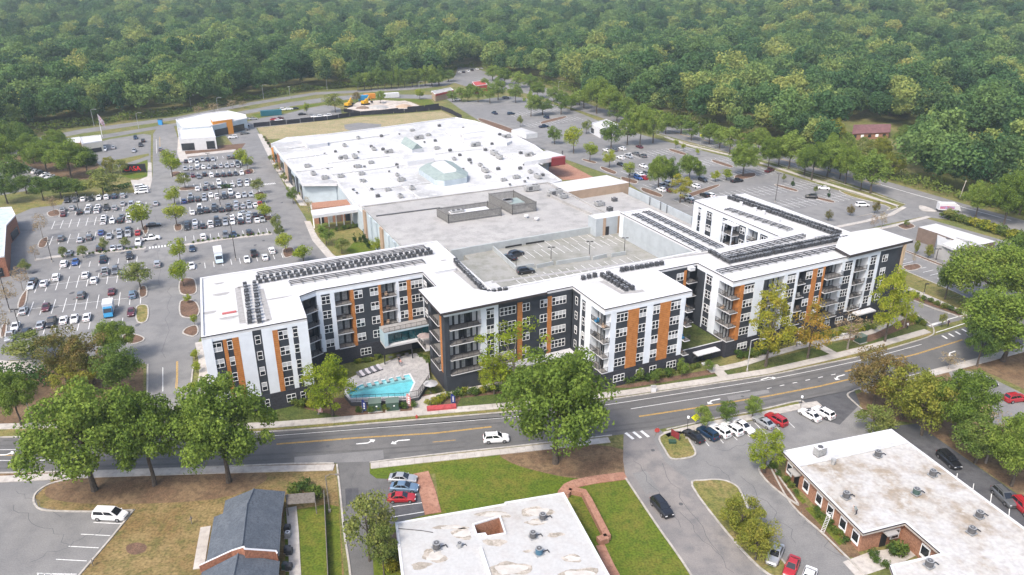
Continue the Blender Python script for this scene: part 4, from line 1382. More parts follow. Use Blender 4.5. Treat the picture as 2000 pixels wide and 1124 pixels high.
# department store (grey roof)
ZB = 9.2
store = thing('department_store', 'windowless store with a wide flat grey roof between parking deck and white mall', 'store')
mb = MB()
bp = [(706, 403), (1000, 367), (1182, 342), (1230, 372), (1350, 428), (1300, 470), (1240, 420), (1180, 440), (1160, 442), (958, 475), (893, 489), (855, 540), (790, 520), (776, 478.5)]
B = [W(55.7, 225.2), W(121, 224.8), W(121, 168.6), W(66, 168.6), W(66, 180), W(55.7, 182.0)]
mb.prism([tuple(p[:2]) for p in B], 0, ZB - .35, M_BWALL, top=M_BBROOF)
mb.build('roof', store)
mb = MB()
mb.ring([tuple(p[:2]) for p in B], .5, ZB - .35, ZB, M_BBROOF)
mb.build('parapet', store)
# buttressed west wall
for i in range(7):
 mb = MB()
 b = 184 + i * 6.0
 q = [W(55.2, b), W(55.69, b), W(55.69, b + 2.6), W(55.2, b + 2.6)]
 mb.prism([tuple(p[:2]) for p in q], 0, ZB - .4, M_BWALL if i % 3 else M_TAN)
 mb.build('wall_pilaster', store)
mb = MB()
ribbon(mb, [tuple(G(735, 421, ZB))[:2], tuple(G(860, 405, ZB))[:2]], .5, ZB - .35, M_RTUD, .3, world=True)
ribbon(mb, [tuple(G(1070, 380, ZB))[:2], tuple(G(1165, 423, ZB))[:2]], .6, ZB - .35, M_BBROOF, .8, world=True)
mb.build('roof_kerb', store)
# lower roof and tan wall on its east side
low = thing('loading_wing', 'low grey roofed wing behind a pale wall with a tan block at its far end', 'building')
mb = MB()
L = [W(121.1, 226), W(144, 226), W(144, 165), W(118.4, 165), W(118.4, 168.5), W(121.1, 168.5)]
mb.prism([tuple(p[:2]) for p in L], 0, 5.6, M_BWALL, top=M_BBROOF)
mb.build('roof', low)
mb = MB()
px_prism(mb, [(1077, 358.5), (1185, 342.3), (1229, 357), (1108, 375.5)], 0, 8.6, M_TAN, top=M_ROOF)
mb.build('tan_block', low)
mb = MB()
ribbon(mb, [tuple(G(1229, 366, 8))[:2], tuple(G(1352, 424, 8))[:2]], .5, 0, M_GARW, 8.0, world=True)
mb.build('screen_wall', low)
for t in (.35, .52, .62):
 mb = MB()
 p = G(1229 + 123 * t, 366 + 58 * t, 8)
 mb.cyl(p.x - .5, p.y - .4, 5.6, 8.4, .12, M_RTUD, 6)
 mb.build('downpipe', low)

# fenced roof plant
def enclosure(base, label, z=ZB - .35, h=2.7, unit=True):
 P4 = [G(x, y, z) for x, y in base]
 c = sum(P4, Vector()) / 4
 t = thing('roof_enclosure', label, 'plant enclosure', (c.x, c.y, z))
 for i in range(4):
  a, b_ = P4[i] - c, P4[(i + 1) % 4] - c
  a.z = b_.z = 0
  d = b_ - a
  n = int(d.length / .42)
  mb = MB()
  for k in range(n):
   q = a + d * ((k + .5) / n)
   u = d.normalized() * .15
   w_ = Vector((-u.y, u.x, 0)) * .25
   mb.hexa([(q - u - w_)[:] , (q + u - w_)[:], (q + u + w_)[:], (q - u + w_)[:]], [tuple(v + Vector((0, 0, h))) for v in (q - u - w_, q + u - w_, q + u + w_, q - u + w_)], M_LOUV)
  for zz in (.4, h - .3):
   mb.tube(a + Vector((0, 0, zz)), b_ + Vector((0, 0, zz)), .08, .08, M_RTUD, 4)
  for q in (a, b_):
   mb.tube(q, q + Vector((0, 0, h + .2)), .1, .1, M_RTUD, 4)
  o = mb.build('louvre_screen', t)
 if unit:
  u = (P4[1] - P4[0])
  mb = MB()
  Lh, Wd = u.length * .36, (P4[2] - P4[1]).length * .2
  mb.box(-Lh, Lh, -Wd, Wd, 0, 1.9, M_RTU, top=M_PARA if unit == 1 else M_GREENR)
  mb.box(-Lh * .95, -Lh * .3, -Wd * .6, Wd * .6, 1.9, 2.5, M_RTU)
  for k in range(3):
   mb.cyl(-Lh * .8 + k * Lh * .25, 0, 2.5, 2.65, Wd * .35, M_RTUD, 8)
  o = mb.build('cooling_unit', t, (0, 0, 0), math.atan2(u.y, u.x))
 return t
enclosure([(876, 437), (979, 422), (953, 410), (854, 424)], 'louvred plant enclosure on the grey store roof nearest its left side', unit=1)
enclosure([(1001, 420), (1047, 413), (1003, 390), (955, 396)], 'taller louvred plant enclosure on the grey store roof with a green topped unit', unit=2, h=3.0)

# mall
ZM = 7.0
mall = thing('shopping_mall', 'sprawling low shopping mall with a bright white flat roof covered in roof units', 'shopping mall')
mp = [(529, 281), (592, 358), (658, 359), (690, 398), (708, 414), (850, 396), (1000, 378), (1098, 353), (1050, 321), (1072, 303), (1045, 284), (1000, 262), (962, 248), (930, 237), (890, 229.5), (760, 247), (640, 262), (560, 269)]
MP = GP(mp, ZM)
MP = MP if area2(MP) > 0 else MP[::-1]
MP2 = [p for p in MP]
mb = MB()
mb.prism(inset(MP, .02), 0, ZM - .45, M_BWALL, top=M_MROOF)
mb.build('roof', mall)
mb = MB()
mb.ring(inset(MP, .03), .45, ZM - .44, ZM + .1, M_PARA)
mb.build('parapet', mall)
# raised parts of the roof
def mall_block(pts, z1, label=None, m=M_PARA, top=None, nm='roof_block', z0=ZM - .45):
 mb = MB()
 px_prism(mb, pts, z0, z1, m, top=top or M_MROOF)
 return mb.build(nm, mall)
mall_block([(529, 282), (590, 275), (600, 285), (640, 279), (640, 274), (590, 269), (560, 268)], 8.0)
mall_block([(780, 306), (795, 316), (848, 309), (828, 299), (810, 298)], 8.4)
mall_block([(999, 254), (1028, 263), (1050, 260), (1018, 250)], 8.6)
mall_block([(880, 253), (898, 263), (945, 256), (930, 247)], 8.0)
mall_block([(900, 262), (950, 256), (1000, 275), (990, 280), (945, 266), (905, 270)], 7.7)
mall_block([(1024, 317), (1077, 309), (1104, 304), (1068, 294), (1056, 297), (1040, 306)], 8.2)
mall_block([(590, 359), (658, 358.6), (650, 352), (586, 352)], 7.5)
mall_block([(706, 402), (760, 396), (745, 390), (700, 396)], 7.4)
# long seams, joints and kerbs across the roof
seams = [((600, 285), (700, 402)), ((665, 303), (735, 392)), ((760, 345), (826, 390)), ((930, 318), (1014, 362)), ((940, 285), (1000, 310)), ((640, 318), (760, 304)), ((650, 340), (820, 318)), ((560, 310), (640, 300)), ((575, 335), (650, 326)), ((850, 300), (940, 290)), ((870, 258), (920, 285)), ((1000, 300), (1060, 320)), ((720, 370), (840, 356)), ((560, 290), (760, 262))]
mb = MB()
for p, q in seams:
 ribbon(mb, [tuple(G(*p, ZM))[:2], tuple(G(*q, ZM))[:2]], .5, ZM - .44, M_SEAM, .35, world=True)
mb.build('expansion_joint', mall)
mb = MB()
for k in range(46):
 x = 540 + k * 11.5
 y0, y1 = 300 - k * 1.3, 345 - k * .2
 q0, q1 = (x, y0), (x + 34 - k * .2, y1)
 if inpoly(*tuple(G(*q0, ZM))[:2], MP) and inpoly(*tuple(G(*q1, ZM))[:2], MP):
  ribbon(mb, [tuple(G(*q0, ZM))[:2], tuple(G(*q1, ZM))[:2]], .16, ZM - .42, M_SEAM, world=True)
mb.build('membrane_seam', mall)
# shop fronts along the west side
def front_panel(p0, p1, t0, t1, z0, z1, m, nm, d=.25):
 a, b_ = G(*p0, ZM), G(*p1, ZM)
 u = (b_ - a)
 n = Vector((u.y, -u.x, 0)).normalized()
 q0, q1 = a + u * t0, a + u * t1
 if n.dot(Vector((-1, -.3, 0))) < 0:
  n = -n
 mb = MB()
 mb.hexa([(v.x, v.y, z0) for v in (q0 + n * .03, q1 + n * .03, q1 + n * d, q0 + n * d)], [(v.x, v.y, z1) for v in (q0 + n * .03, q1 + n * .03, q1 + n * d, q0 + n * d)], m)
 return mb.build(nm, mall)
for t0, t1, m in ((.02, .08, M_ORANGE), (.1, .2, M_GLASS), (.22, .3, M_BRICK), (.33, .42, M_GLASS), (.46, .56, M_TAN), (.58, .66, M_DARK), (.68, .76, M_GLASS), (.8, .86, M_DARK), (.9, .95, M_GLASS)):
 front_panel((529, 281), (592, 358), t0, t1, .2, 5.2 if m is M_GLASS else 6.3, m, 'shop_front')
front_panel((592, 358), (658, 359), .03, .97, 0, 6.2, M_BWALL, 'end_wall')
# entrance portico with white columns
port = thing('entrance_portico', 'white porch with slim columns and a brick shop front beside the garden', 'porch')
mb = MB()
px_prism(mb, [(607, 411), (703, 398), (709, 403), (703, 409), (611, 422)], 5.4, 6.3, M_PARA, top=M_ROOF)
mb.build('porch_roof', port)
for k in range(7):
 p = G(614 + k * 14.6, 446 - k * 1.5, 0)
 mb = MB()
 mb.box(p.x - .16, p.x + .16, p.y - .16, p.y + .16, 0, 5.4, M_FRAME)
 mb.build('column', port)
mb = MB()
a, b_ = G(617, 441, 0), G(712, 431, 0)
u = (b_ - a).normalized()
n = Vector((-u.y, u.x, 0))
mb.hexa([tuple(v) for v in (a + n * 1.5, b_ + n * 1.5, b_ + n * 8, a + n * 8)], [(v.x, v.y, 5.4) for v in (a + n * 1.5, b_ + n * 1.5, b_ + n * 8, a + n * 8)], M_BRICKO)
mb.build('shop_wall', port)
for k in range(5):
 q = a + (b_ - a) * (.08 + .18 * k) + n * 1.42
 mb = MB()
 mb.hexa([tuple(v) for v in (q, q + u * 1.6, q + u * 1.6 + n * .06, q + n * .06)], [(v.x, v.y, 2.6) for v in (q, q + u * 1.6, q + u * 1.6 + n * .06, q + n * .06)], (M_GLASS, M_CURT, M_BROWN)[k % 3])
 mb.build('shop_window', port)
# skylights
def skylight_gable():
 t = thing('roof_skylight', 'green grey pitched skylight on the white mall roof', 'skylight')
 a, b_, c, d = (G(783, 286, ZM), G(805, 299, ZM), G(826, 295, ZM), G(800, 278, ZM))
 r0, r1 = G(790, 276, ZM + 1.6), G(812, 293, ZM + 1.6)
 mb = MB()
 top = lambda v, z: (v.x, v.y, z)
 z0, z1 = ZM - .4, ZM + 1.2
 mb.hexa([top(v, z0) for v in (a, b_, c, d)], [top(v, z1) for v in (a, b_, c, d)], M_PARA)
 mb.build('kerb', t)
 mb = MB()
 m1, m2 = (a + d) / 2, (b_ + c) / 2
 R1, R2 = (m1.x, m1.y, z1 + 2.2), (m2.x, m2.y, z1 + 2.2)
 A, B_, C_, D_ = [top(v, z1 + .02) for v in (a, b_, c, d)]
 mb.add([A, B_, C_, D_, R1, R2], [(0, 1, 5, 4), (2, 3, 4, 5), (0, 4, 3), (1, 2, 5)], M_GREENR)
 mb.build('glazed_roof', t)
skylight_gable()
sk = thing('roof_skylight', 'large octagonal skylight with a green grey sloped rim on the white mall roof', 'skylight')
oc = [(818, 338), (832, 328), (868, 322), (884, 324), (914, 345), (912, 355), (868, 362), (850, 360)]
OC = GP(oc, ZM)
OC = OC if area2(OC) > 0 else OC[::-1]
mb = MB()
mb.prism(OC, ZM - .44, ZM + 1.5, M_BWALL, top=M_ROOF)
mb.build('kerb', sk)
mb = MB()
I1 = inset(OC, 4.0)
n = len(OC)
for i in range(n):
 j = (i + 1) % n
 mb.quad((*OC[i], ZM + 1.52), (*OC[j], ZM + 1.52), (*I1[j], ZM + 3.0), (*I1[i], ZM + 3.0), M_GREENR)
mb.build('sloped_rim', sk)
mb = MB()
mb.prism(inset(OC, 4.0), ZM + 1.5, ZM + 2.9, M_ROOF)
mb.build('inner_roof', sk)
# mall entrance on the east side
ent = thing('mall_entrance', 'east mall entrance with a white canopy and a dark red sign box', 'entrance')
mb = MB()
px_prism(mb, [(1040, 316), (1077, 310), (1104, 307), (1068, 297)], 6.2, 7.6, M_PARA, top=M_ROOF, bottom=True)
mb.build('canopy', ent)
mb = MB()
px_prism(mb, [(1077, 310.2), (1104.5, 307), (1104, 304), (1078, 307.4)], 5.6, 8.6, mat('maroon_sign', (.20, .03, .035), .6))
mb.build('sign_box', ent)
mb = MB()
p = G(1098, 322, 0)
mb.box(p.x - .3, p.x + .3, p.y - .3, p.y + .3, 0, 6, M_RTUD)
mb.build('column', ent)
mb = MB()
p, q = G(1056, 328), G(1092, 324)
mb.hexa([tuple(p), tuple(q), tuple(q + D2 * 3), tuple(p + D2 * 3)], [(v.x, v.y, 3.4) for v in (p, q, q + D2 * 3, p + D2 * 3)], M_GLASS)
mb.build('door_glazing', ent)

# roof units on the mall
def rtu_mesh(k):
 b = MB()
 if k == 0:
  b.box(-1.3, 1.3, -.9, .9, .25, 1.5, M_RTU)
  b.box(-1.1, 1.1, -.7, .7, 0, .25, M_RTUD)
  b.cyl(-.6, 0, 1.5, 1.6, .5, M_RTUD, 8)
  b.cyl(.6, 0, 1.5, 1.6, .5, M_RTUD, 8)
  b.box(1.3, 1.9, -.6, .6, .5, 1.2, M_RTU)
 elif k == 1:
  b.box(-.8, .8, -.7, .7, .1, 1.3, M_RTUD, top=M_RTU)
  b.box(-.9, .9, -.8, .8, 0, .1, M_STEEL)
  b.cyl(0, 0, 1.3, 1.42, .5, M_RTUD, 8)
 elif k == 2:
  b.box(-2.2, 2.2, -1.1, 1.1, .3, 2.0, M_RTU)
  b.box(-2.0, 2.0, -.9, .9, 0, .3, M_RTUD)
  b.box(-2.9, -2.2, -.8, .8, .5, 1.6, M_RTU)
  for x in (.4, 1.5):
   b.cyl(x, 0, 2.0, 2.15, .5, M_RTUD, 8)
  b.box(-1.9, -.5, -1.12, -1.1, .6, 1.7, M_RTUD)
 else:
  b.cyl(0, 0, 0, .6, .45, M_RTU, 8)
  b.cyl(0, 0, .6, 1.0, .65, M_RTUD, 8)
 return b.mesh('rooftop_unit')
RT = [rtu_mesh(k) for k in range(4)]
RN = ['grey two-fan unit', 'dark square fan unit', 'long grey unit', 'small round fan']
U = [(600, 325, 0), (612, 340, 0), (634, 348, 0), (673, 285, 0), (671, 309, 2), (693, 307, 2), (725, 286, 1), (730, 292, 0), (724, 318, 0), (699, 326, 0), (706, 340, 0), (708, 354, 0), (760, 297, 2), (748, 292, 1), (775, 322, 1), (777, 327, 3), (776, 342, 0), (783, 352, 0),
 (738, 383, 1), (690, 371, 3), (697, 377, 3), (782, 384, 0), (819, 270, 2), (836, 264, 0), (829, 278, 3), (850, 275, 1), (853, 290, 0), (879, 294, 1), (898, 303, 1), (887, 311, 0), (917, 313, 1), (920, 319, 3), (712, 326, 3), (760, 335, 3), (694, 325, 1), (938, 323, 0), (947, 334, 2),
 (952, 346, 0), (973, 330, 1), (983, 352, 0), (996, 361, 3), (960, 265, 0), (976, 263, 1), (990, 268, 2), (980, 274, 0), (1017, 299, 1), (1034, 303, 2), (1043, 306, 0), (1016, 329, 1), (1023, 322, 3), (1050, 346, 2), (1025, 355, 3), (1008, 347, 0), (1031, 348, 3), (965, 301, 2), (975, 308, 2),
 (930, 284, 2), (948, 293, 1), (961, 281, 1), (634, 300, 3), (655, 296, 1), (700, 297, 3), (726, 370, 3), (757, 371, 0), (805, 368, 0), (640, 330, 3), (665, 345, 0), (1060, 342, 1), (1036, 336, 0), (905, 330, 3), (805, 255, 0), (780, 262, 3), (745, 266, 1), (700, 270, 0), (905, 250, 3), (858, 246, 1)]
RNK = {}
for x, y, k in U:
 p = G(x, y, ZM)
 o = put('rooftop_unit', RT[k], None, (p.x, p.y, ZM - .44), SITE + random.choice((0, 0, math.pi / 2)), scale=random.uniform(.68, .88))
 RNK.setdefault(k, []).append((x, y, o))
for k, l in RNK.items():
 l.sort()
 for i, (x, y, o) in enumerate(l):
  row = 'far' if y < 285 else ('middle' if y < 325 else 'near')
  tag(o, '%s %s from the left, %s part of white mall roof' % (ordw(1 + sum(1 for q in l[:i] if ('far' if q[1] < 285 else ('middle' if q[1] < 325 else 'near')) == row)), RN[k], row), 'rooftop unit', 'rooftop units on the mall')
# odds and ends on the store and low roofs
for x, y, k, z, lb in ((1040, 371, 2, ZB, 'long grey unit with ducts near the back of the grey store roof'), (1085, 380, 2, ZB, 'long grey unit beside the tan block on the grey store roof'), (1098, 386, 0, ZB, 'grey rooftop unit by the kerb on the grey store roof'),
    (1191, 410, 1, ZB, 'dark rooftop unit behind the stair tower'), (1170, 400, 0, 5.6 + .44, 'grey rooftop unit at the foot of the tan block'), (1200, 391, 1, 5.6 + .44, 'small unit on the low grey roof behind the pale wall')):
 p = G(x, y, z)
 tag(put('rooftop_unit', RT[k], None, (p.x, p.y, z - .35 if z == ZB else 5.6), SITE), lb, 'rooftop unit')
for x, y, lb in ((1028, 424, 'white dome vent on the grey store roof nearest the tall enclosure'), (1048, 429, 'white dome vent on the grey store roof farthest right')):
 p = G(x, y, ZB)
 b = MB()
 b.cyl(0, 0, 0, .5, .35, M_PARA, 8)
 b.cyl(0, 0, .5, .9, .7, M_PARA, 8)
 tag(b.build('roof_vent', None, (p.x, p.y, ZB - .35)), lb, 'roof vent')
# bins and loading yard at the mall's notch
for x, y, lb in ((632, 391, 'blue skip against the wall in the mall loading yard, left one'), (644, 388, 'blue skip against the wall in the mall loading yard, right one')):
 p = G(x, y)
 b = MB()
 b.hexa([(-1.3, -.8, .15), (1.3, -.8, .15), (1.3, .8, .15), (-1.3, .8, .15)], [(-1.5, -1, 1.7), (1.5, -1, 1.7), (1.5, 1, 1.7), (-1.5, 1, 1.7)], mat('skip_blue', (.02, .10, .35), .5))
 b.box(-1.5, 1.5, -1, 1, 1.72, 1.8, M_RTUD)
 tag(b.build('skip', None, (p.x, p.y, .0), SITE), lb, 'skip')
p, q = G(612, 398), G(684, 396)
mb = MB()
mb.prism(GP([(604, 398), (690, 392), (684, 404), (608, 410)]), 0.02, .02, M_CONC)
mb.build('loading_yard', kind='structure')

# ------------------------------------------------------------------ small buildings
def box_building(name, label, roofpx, z, wall, top=M_ROOF, para=.4, cat='building'):
 t = thing(name, label, cat)
 P_ = GP(roofpx, z)
 P_ = P_ if area2(P_) > 0 else P_[::-1]
 mb = MB()
 mb.prism(P_, 0, z - para, wall, top=top)
 mb.build('wall', t)
 if para:
  mb = MB()
  mb.ring(inset(P_, -.02), .3, z - para + .002, z, M_PARA)
  mb.build('parapet', t)
 return t, P_

def wall_piece(t, P_, i, s0, s1, z0, z1, m, nm, d=.12):
 """panel on edge i of the outline, from fraction s0 to s1"""
 a, b_ = Vector(P_[i]), Vector(P_[(i + 1) % len(P_)])
 u = b_ - a
 n = Vector((u.y, -u.x)).normalized()
 p, q = a + u * s0, a + u * s1
 mb = MB()
 mb.hexa([(v.x, v.y, z0) for v in (p + n * .02, q + n * .02, q + n * d, p + n * d)], [(v.x, v.y, z1) for v in (p + n * .02, q + n * .02, q + n * d, p + n * d)], m)
 return mb.build(nm, t)

def south_edges(P_):
 out = []
 for i in range(len(P_)):
  a, b_ = Vector(P_[i]), Vector(P_[(i + 1) % len(P_)])
  u = (b_ - a).normalized()
  n = Vector((u.y, -u.x))
  m = (a + b_) / 2
  if n.dot(-m.normalized()) > .25:
   out.append(i)
 return out

nw, P_ = box_building('retail_building', 'white roofed shop block with a bright orange entrance frame by the frontage road', [(343, 233), (395, 222), (445, 216), (480, 224), (482, 231), (410, 246), (356, 250)], 6.0, M_BWALL)
for i in south_edges(P_):
 wall_piece(nw, P_, i, .1, .9, .3, 3.6, M_GLASS, 'shop_window')
mb = MB()
px_prism(mb, [(411, 232), (450, 227), (453, 233), (415, 238)], 0, 7.2, M_ORANGE, top=M_ROOF)
mb.build('orange_portal', nw)
mb = MB()
a, b_ = G(420, 249, 0), G(446, 246, 0)
mb.hexa([tuple(v) for v in (a, b_, b_ + D2 * .3, a + D2 * .3)], [(v.x, v.y, 4.6) for v in (a, b_, b_ + D2 * .3, a + D2 * .3)], M_GLASS)
mb.build('portal_glazing', nw)
nw2, P_ = box_building('retail_building', 'low white roofed shop block in front of the one with the orange frame', [(346, 250), (414, 247), (421, 268), (350, 272)], 5.5, M_PARA)
for i in south_edges(P_):
 wall_piece(nw2, P_, i, .03, .38, .3, 3.4, M_GLASS, 'shop_window')
 wall_piece(nw2, P_, i, .72, .95, .3, 3.8, M_GLASS, 'shop_window')
rs, P_ = box_building('restaurant', 'small cream restaurant with a brick end near the flagpole', [(155, 268), (196, 263.5), (199, 275), (160, 281)], 5.0, mat('cream_render', (.55, .52, .45), .8, .1, .5))
for i in south_edges(P_):
 wall_piece(rs, P_, i, .1, .9, .3, 2.2, M_GLASS, 'shop_window')
mb = MB()
px_prism(mb, [(128, 271), (155, 267.5), (157, 279), (136, 280)], 0, 4.2, M_BRICKO, top=M_ROOF)
mb.build('brick_end', rs)
lb_, P_ = box_building('brick_shop', 'red brick strip shop with a pale roof at the left edge', [(-60, 410), (22, 404), (30, 420), (12, 440), (8, 500), (-60, 510)], 6.0, M_BRICK, top=mat('pale_green_roof', (.42, .48, .45), .8, .2, .5))
for i in south_edges(P_):
 wall_piece(lb_, P_, i, .15, .85, .3, 2.8, M_GLASS, 'shop_window')
fr, P_ = box_building('corner_shop', 'small shop with an orange red roof band at the far junction', [(843, 178), (880, 171), (886, 176), (850, 184)], 4.5, M_TAN, top=M_BBROOF)
for i in south_edges(P_):
 wall_piece(fr, P_, i, .02, .98, 3.2, 4.4, M_REDROOF, 'red_band', .3)
fr2, P_ = box_building('far_restaurant', 'red roofed restaurant beyond the row of trees at the far end of the mall', [(922, 160), (945, 157), (952, 165), (928, 168)], 5.0, M_REDROOF, top=M_REDROOF, para=.3)
wb, P_ = box_building('bank_building', 'small white building behind the young trees in the east car park', [(1152, 241), (1184, 233), (1208, 243), (1174, 252)], 4.6, M_PARA)
for i in south_edges(P_):
 wall_piece(wb, P_, i, .15, .4, .6, 2.8, M_GLASS, 'window')
cf = thing('cafe_building', 'low grey and brown cafe with a white entrance canopy beside the ring road', 'cafe')
mb = MB()
px_prism(mb, [(1794, 444), (1828, 437), (1945, 472), (1900, 482), (1831, 456)], 0, 4.4, M_BROWN, top=M_ROOF)
mb.build('wall', cf)
mb = MB()
px_prism(mb, [(1831, 457), (1898, 480), (1870, 490), (1830, 478)], 0, 4.0, mat('grey_render', (.33, .33, .33), .8, .1, .5), top=mat('grey_render2', (.40, .40, .39), .8, .1, .5))
mb.build('grey_wing', cf)
mb = MB()
px_prism(mb, [(1841, 476), (1866, 468), (1893, 476), (1866, 487)], 4.2, 4.9, M_PARA, top=M_ROOF, bottom=True)
mb.build('canopy', cf)
mb = MB()
p = G(1846, 492)
mb.box(p.x - .5, p.x + .5, p.y - .5, p.y + .5, 0, 4.2, M_RTUD)
mb.build('column', cf)
for k in range(5):
 mb = MB()
 x0, y0 = 1868 + k * 8, 464.5 + k * 3.0
 ribbon(mb, [tuple(G(x0, y0, 4.6))[:2], tuple(G(x0 + 38, y0 + 11, 4.6))[:2]], .3, 4.42, M_RTU, .25, world=True)
 mb.build('roof_rail', cf)
p = G(1816, 460)
mb = MB()
mb.box(p.x - 1.2, p.x + 1.2, p.y - .9, p.y + .1, 2.6, 2.9, M_PARA)
mb.build('drive_through_canopy', cf)
h1 = thing('brick_house', 'long brick house with a dull red roof among the trees on the right', 'house')
mb = MB()
P_ = GP([(1664, 262), (1739, 259), (1738, 247), (1667, 247)], 3)
mb.prism(inset(P_ if area2(P_) > 0 else P_[::-1], .5), 0, 3, M_BRICKO)
mb.build('wall', h1)
mb = MB()
A, B_, C_, D_ = [G(x, y, 3) for x, y in ((1664, 262), (1739, 259), (1738, 247), (1667, 247))]
R1, R2 = (A + D_) / 2 + Vector((0, 0, 2.6)), (B_ + C_) / 2 + Vector((0, 0, 2.6))
mb.add([A, B_, C_, D_, R1, R2], [(0, 1, 5, 4), (2, 3, 4, 5), (0, 4, 3), (1, 2, 5)], mat('dull_red_shingle', (.17, .085, .085), .9, .3, .8))
mb.build('roof', h1)
for k in range(5):
 q = A.lerp(B_, .1 + .19 * k)
 mb = MB()
 mb.box(q.x - .7, q.x + .7, q.y + .35, q.y + .6, 1.0, 2.3, M_FRAME if k % 2 else M_GLASS)
 mb.build('window', h1)
for nm, lb, px in (('distant_hall', 'long white roofed hall far off above the woods', [(1482, 14), (1530, 6), (1600, 10), (1560, 16)]),):
 t, P_ = box_building(nm, lb, px, 30.0, M_BWALL)

# ------------------------------------------------------------------ foreground buildings
# office with the white roof at the bottom of the picture
ZO = 4.6
of = thing('office_building', 'flat white roofed brick office at the bottom with a small sunken courtyard', 'office building')
NW_, NE_ = (772, 1022), (1101, 963)
mb = MB()
hole = [(926, 1027), (975, 1012), (985, 1043), (952, 1049), (948, 1043), (932, 1045)]
outer = [(772, 1022), (985, 985), (986, 982), (1101, 963), (1190, 1124), (1290, 1290), (800, 1290), (784, 1124)]
def with_hole(outer, hole, z):
 o, h = GP(outer, z), GP(hole, z)
 t = tessellate_polygon([[Vector((*p, 0)) for p in o], [Vector((*p, 0)) for p in h]])
 pts = o + h
 fs = []
 for a, b, c in t:
  cr = (pts[b][0] - pts[a][0]) * (pts[c][1] - pts[a][1]) - (pts[b][1] - pts[a][1]) * (pts[c][0] - pts[a][0])
  fs.append((a, b, c) if cr > 0 else (a, c, b))
 return [(p[0], p[1], z) for p in pts], fs
vs, fs = with_hole(outer, hole, ZO)
mb.add(vs, fs, M_STAIN2)
OU = GP(outer, ZO)
n = len(OU)
mb.build('roof', of)
mb = MB()
o_ = OU if area2(OU) > 0 else OU[::-1]
w_ = inset(o_, .5)
mb.add([(*p, 0) for p in w_] + [(*p, ZO - .3) for p in w_], [(i, (i + 1) % n, n + (i + 1) % n, n + i) for i in range(n)], M_BRICKO)
mb.build('wall', of)
mb = MB()
mb.ring(inset(o_, -.02), .35, ZO - .35, ZO + .12, M_PARA)
mb.build('roof_edge', of)
HO = GP(hole, ZO)
HO = HO if area2(HO) > 0 else HO[::-1]
mb = MB()
m_ = len(HO)
mb.add([(*p, 1.2) for p in HO] + [(*p, ZO + .02) for p in HO], [((i + 1) % m_, i, m_ + i, m_ + (i + 1) % m_) for i in range(m_)], M_BRICKO)
mb.prism(HO, 1.2, 1.2, M_BRICKPAVE)
mb.build('courtyard', of)
mb = MB()
q = inset(HO, -.25)
for i in range(m_):
 j = (i + 1) % m_
 mb.hexa([(*q[i], ZO + .01), (*q[j], ZO + .01), (*HO[j], ZO + .01), (*HO[i], ZO + .01)], [(*q[i], ZO + .25), (*q[j], ZO + .25), (*HO[j], ZO + .25), (*HO[i], ZO + .25)], M_PARA)
mb.build('courtyard_kerb', of)
mb = MB()
ribbon(mb, [tuple(G(938, 1072, ZO))[:2], tuple(G(957, 1130, ZO))[:2], tuple(G(980, 1220, ZO))[:2]], .5, ZO + .01, M_PARA, .25, world=True)
ribbon(mb, [tuple(G(776, 1033, ZO))[:2], tuple(G(822, 1037, ZO))[:2], tuple(G(846, 1041, ZO))[:2]], .09, ZO + .01, M_RTUD, .08, world=True)
mb.build('roof_rib', of)
mb = MB()
def stain(mb, cx, cy, rx, ry, z, m, n=18, seed=0):
 r = random.Random(seed)
 ph = [r.uniform(0, 6.28) for _ in range(4)]
 pts = []
 for k in range(n):
  t = 2 * math.pi * k / n
  q = 1 + .18 * math.sin(2 * t + ph[0]) + .13 * math.sin(3 * t + ph[1]) + .10 * math.sin(5 * t + ph[2])
  pts.append((cx + rx * q * math.cos(t), cy + ry * q * math.sin(t)))
 mb.prism(GP(pts, z), z, z, m)
STN = [(902, 1043, 22, 10), (965, 1005, 30, 7), (848, 1086, 24, 13), (967, 1060, 20, 8), (1048, 1000, 28, 11), (1047, 1020, 22, 6), (1117, 1091, 22, 7), (995, 1112, 38, 16), (880, 1030, 30, 5), (1085, 1045, 16, 5), (822, 1105, 20, 7), (1130, 1122, 36, 13), (1030, 1077, 8, 3)]
for k, s in enumerate(STN):
 mb = MB()
 stain(mb, *s, ZO + .006, M_WATERSTAIN, seed=k)
 mb.build('ponding_stain', of)
m_in = mat('dried_puddle', (.48, .455, .42), .9, .2, .8)
for k, s in enumerate(STN):
 if s[2] > 20:
  mb = MB()
  stain(mb, s[0] + 2, s[1], s[2] * .72, s[3] * .68, ZO + .011, m_in, seed=k + 40)
  mb.build('ponding_stain', of)
def roof_ac(x, y, z, label, s=1.0, m=None):
 b = MB()
 m = m or M_RTUD
 b.box(-.55, .55, -.55, .55, 0, .12, M_STEEL)
 b.cyl(0, 0, .12, .95, .5, m, 12, top=M_CONDT)
 b.cyl(0, 0, .95, 1.0, .34, M_RTUD, 10)
 b.cyl(0, 0, 1.0, 1.03, .12, M_CONDT, 6)
 b.box(.6, 1.3, -.05, .05, .1, .2, M_PIPE)
 b.box(1.2, 1.3, -.5, .05, .1, .2, M_PIPE)
 p = G(x, y, z)
 o = b.build('rooftop_condenser', None, (p.x, p.y, z + .01), SITE)
 o.scale = (s, s, s)
 return tag(o, label, 'air conditioner')
roof_ac(1060, 1014, ZO, 'dark round air conditioner at the right of the office roof, farthest from the camera')
roof_ac(1041, 1050, ZO, 'grey round air conditioner in the middle of three on the office roof')
roof_ac(1053, 1082, ZO, 'blue round air conditioner on the office roof', 1.05, mat('blue_unit', (.05, .12, .18), .5))
roof_ac(853, 1072, ZO, 'boxy air conditioner on the stained left part of the office roof', 1.1)
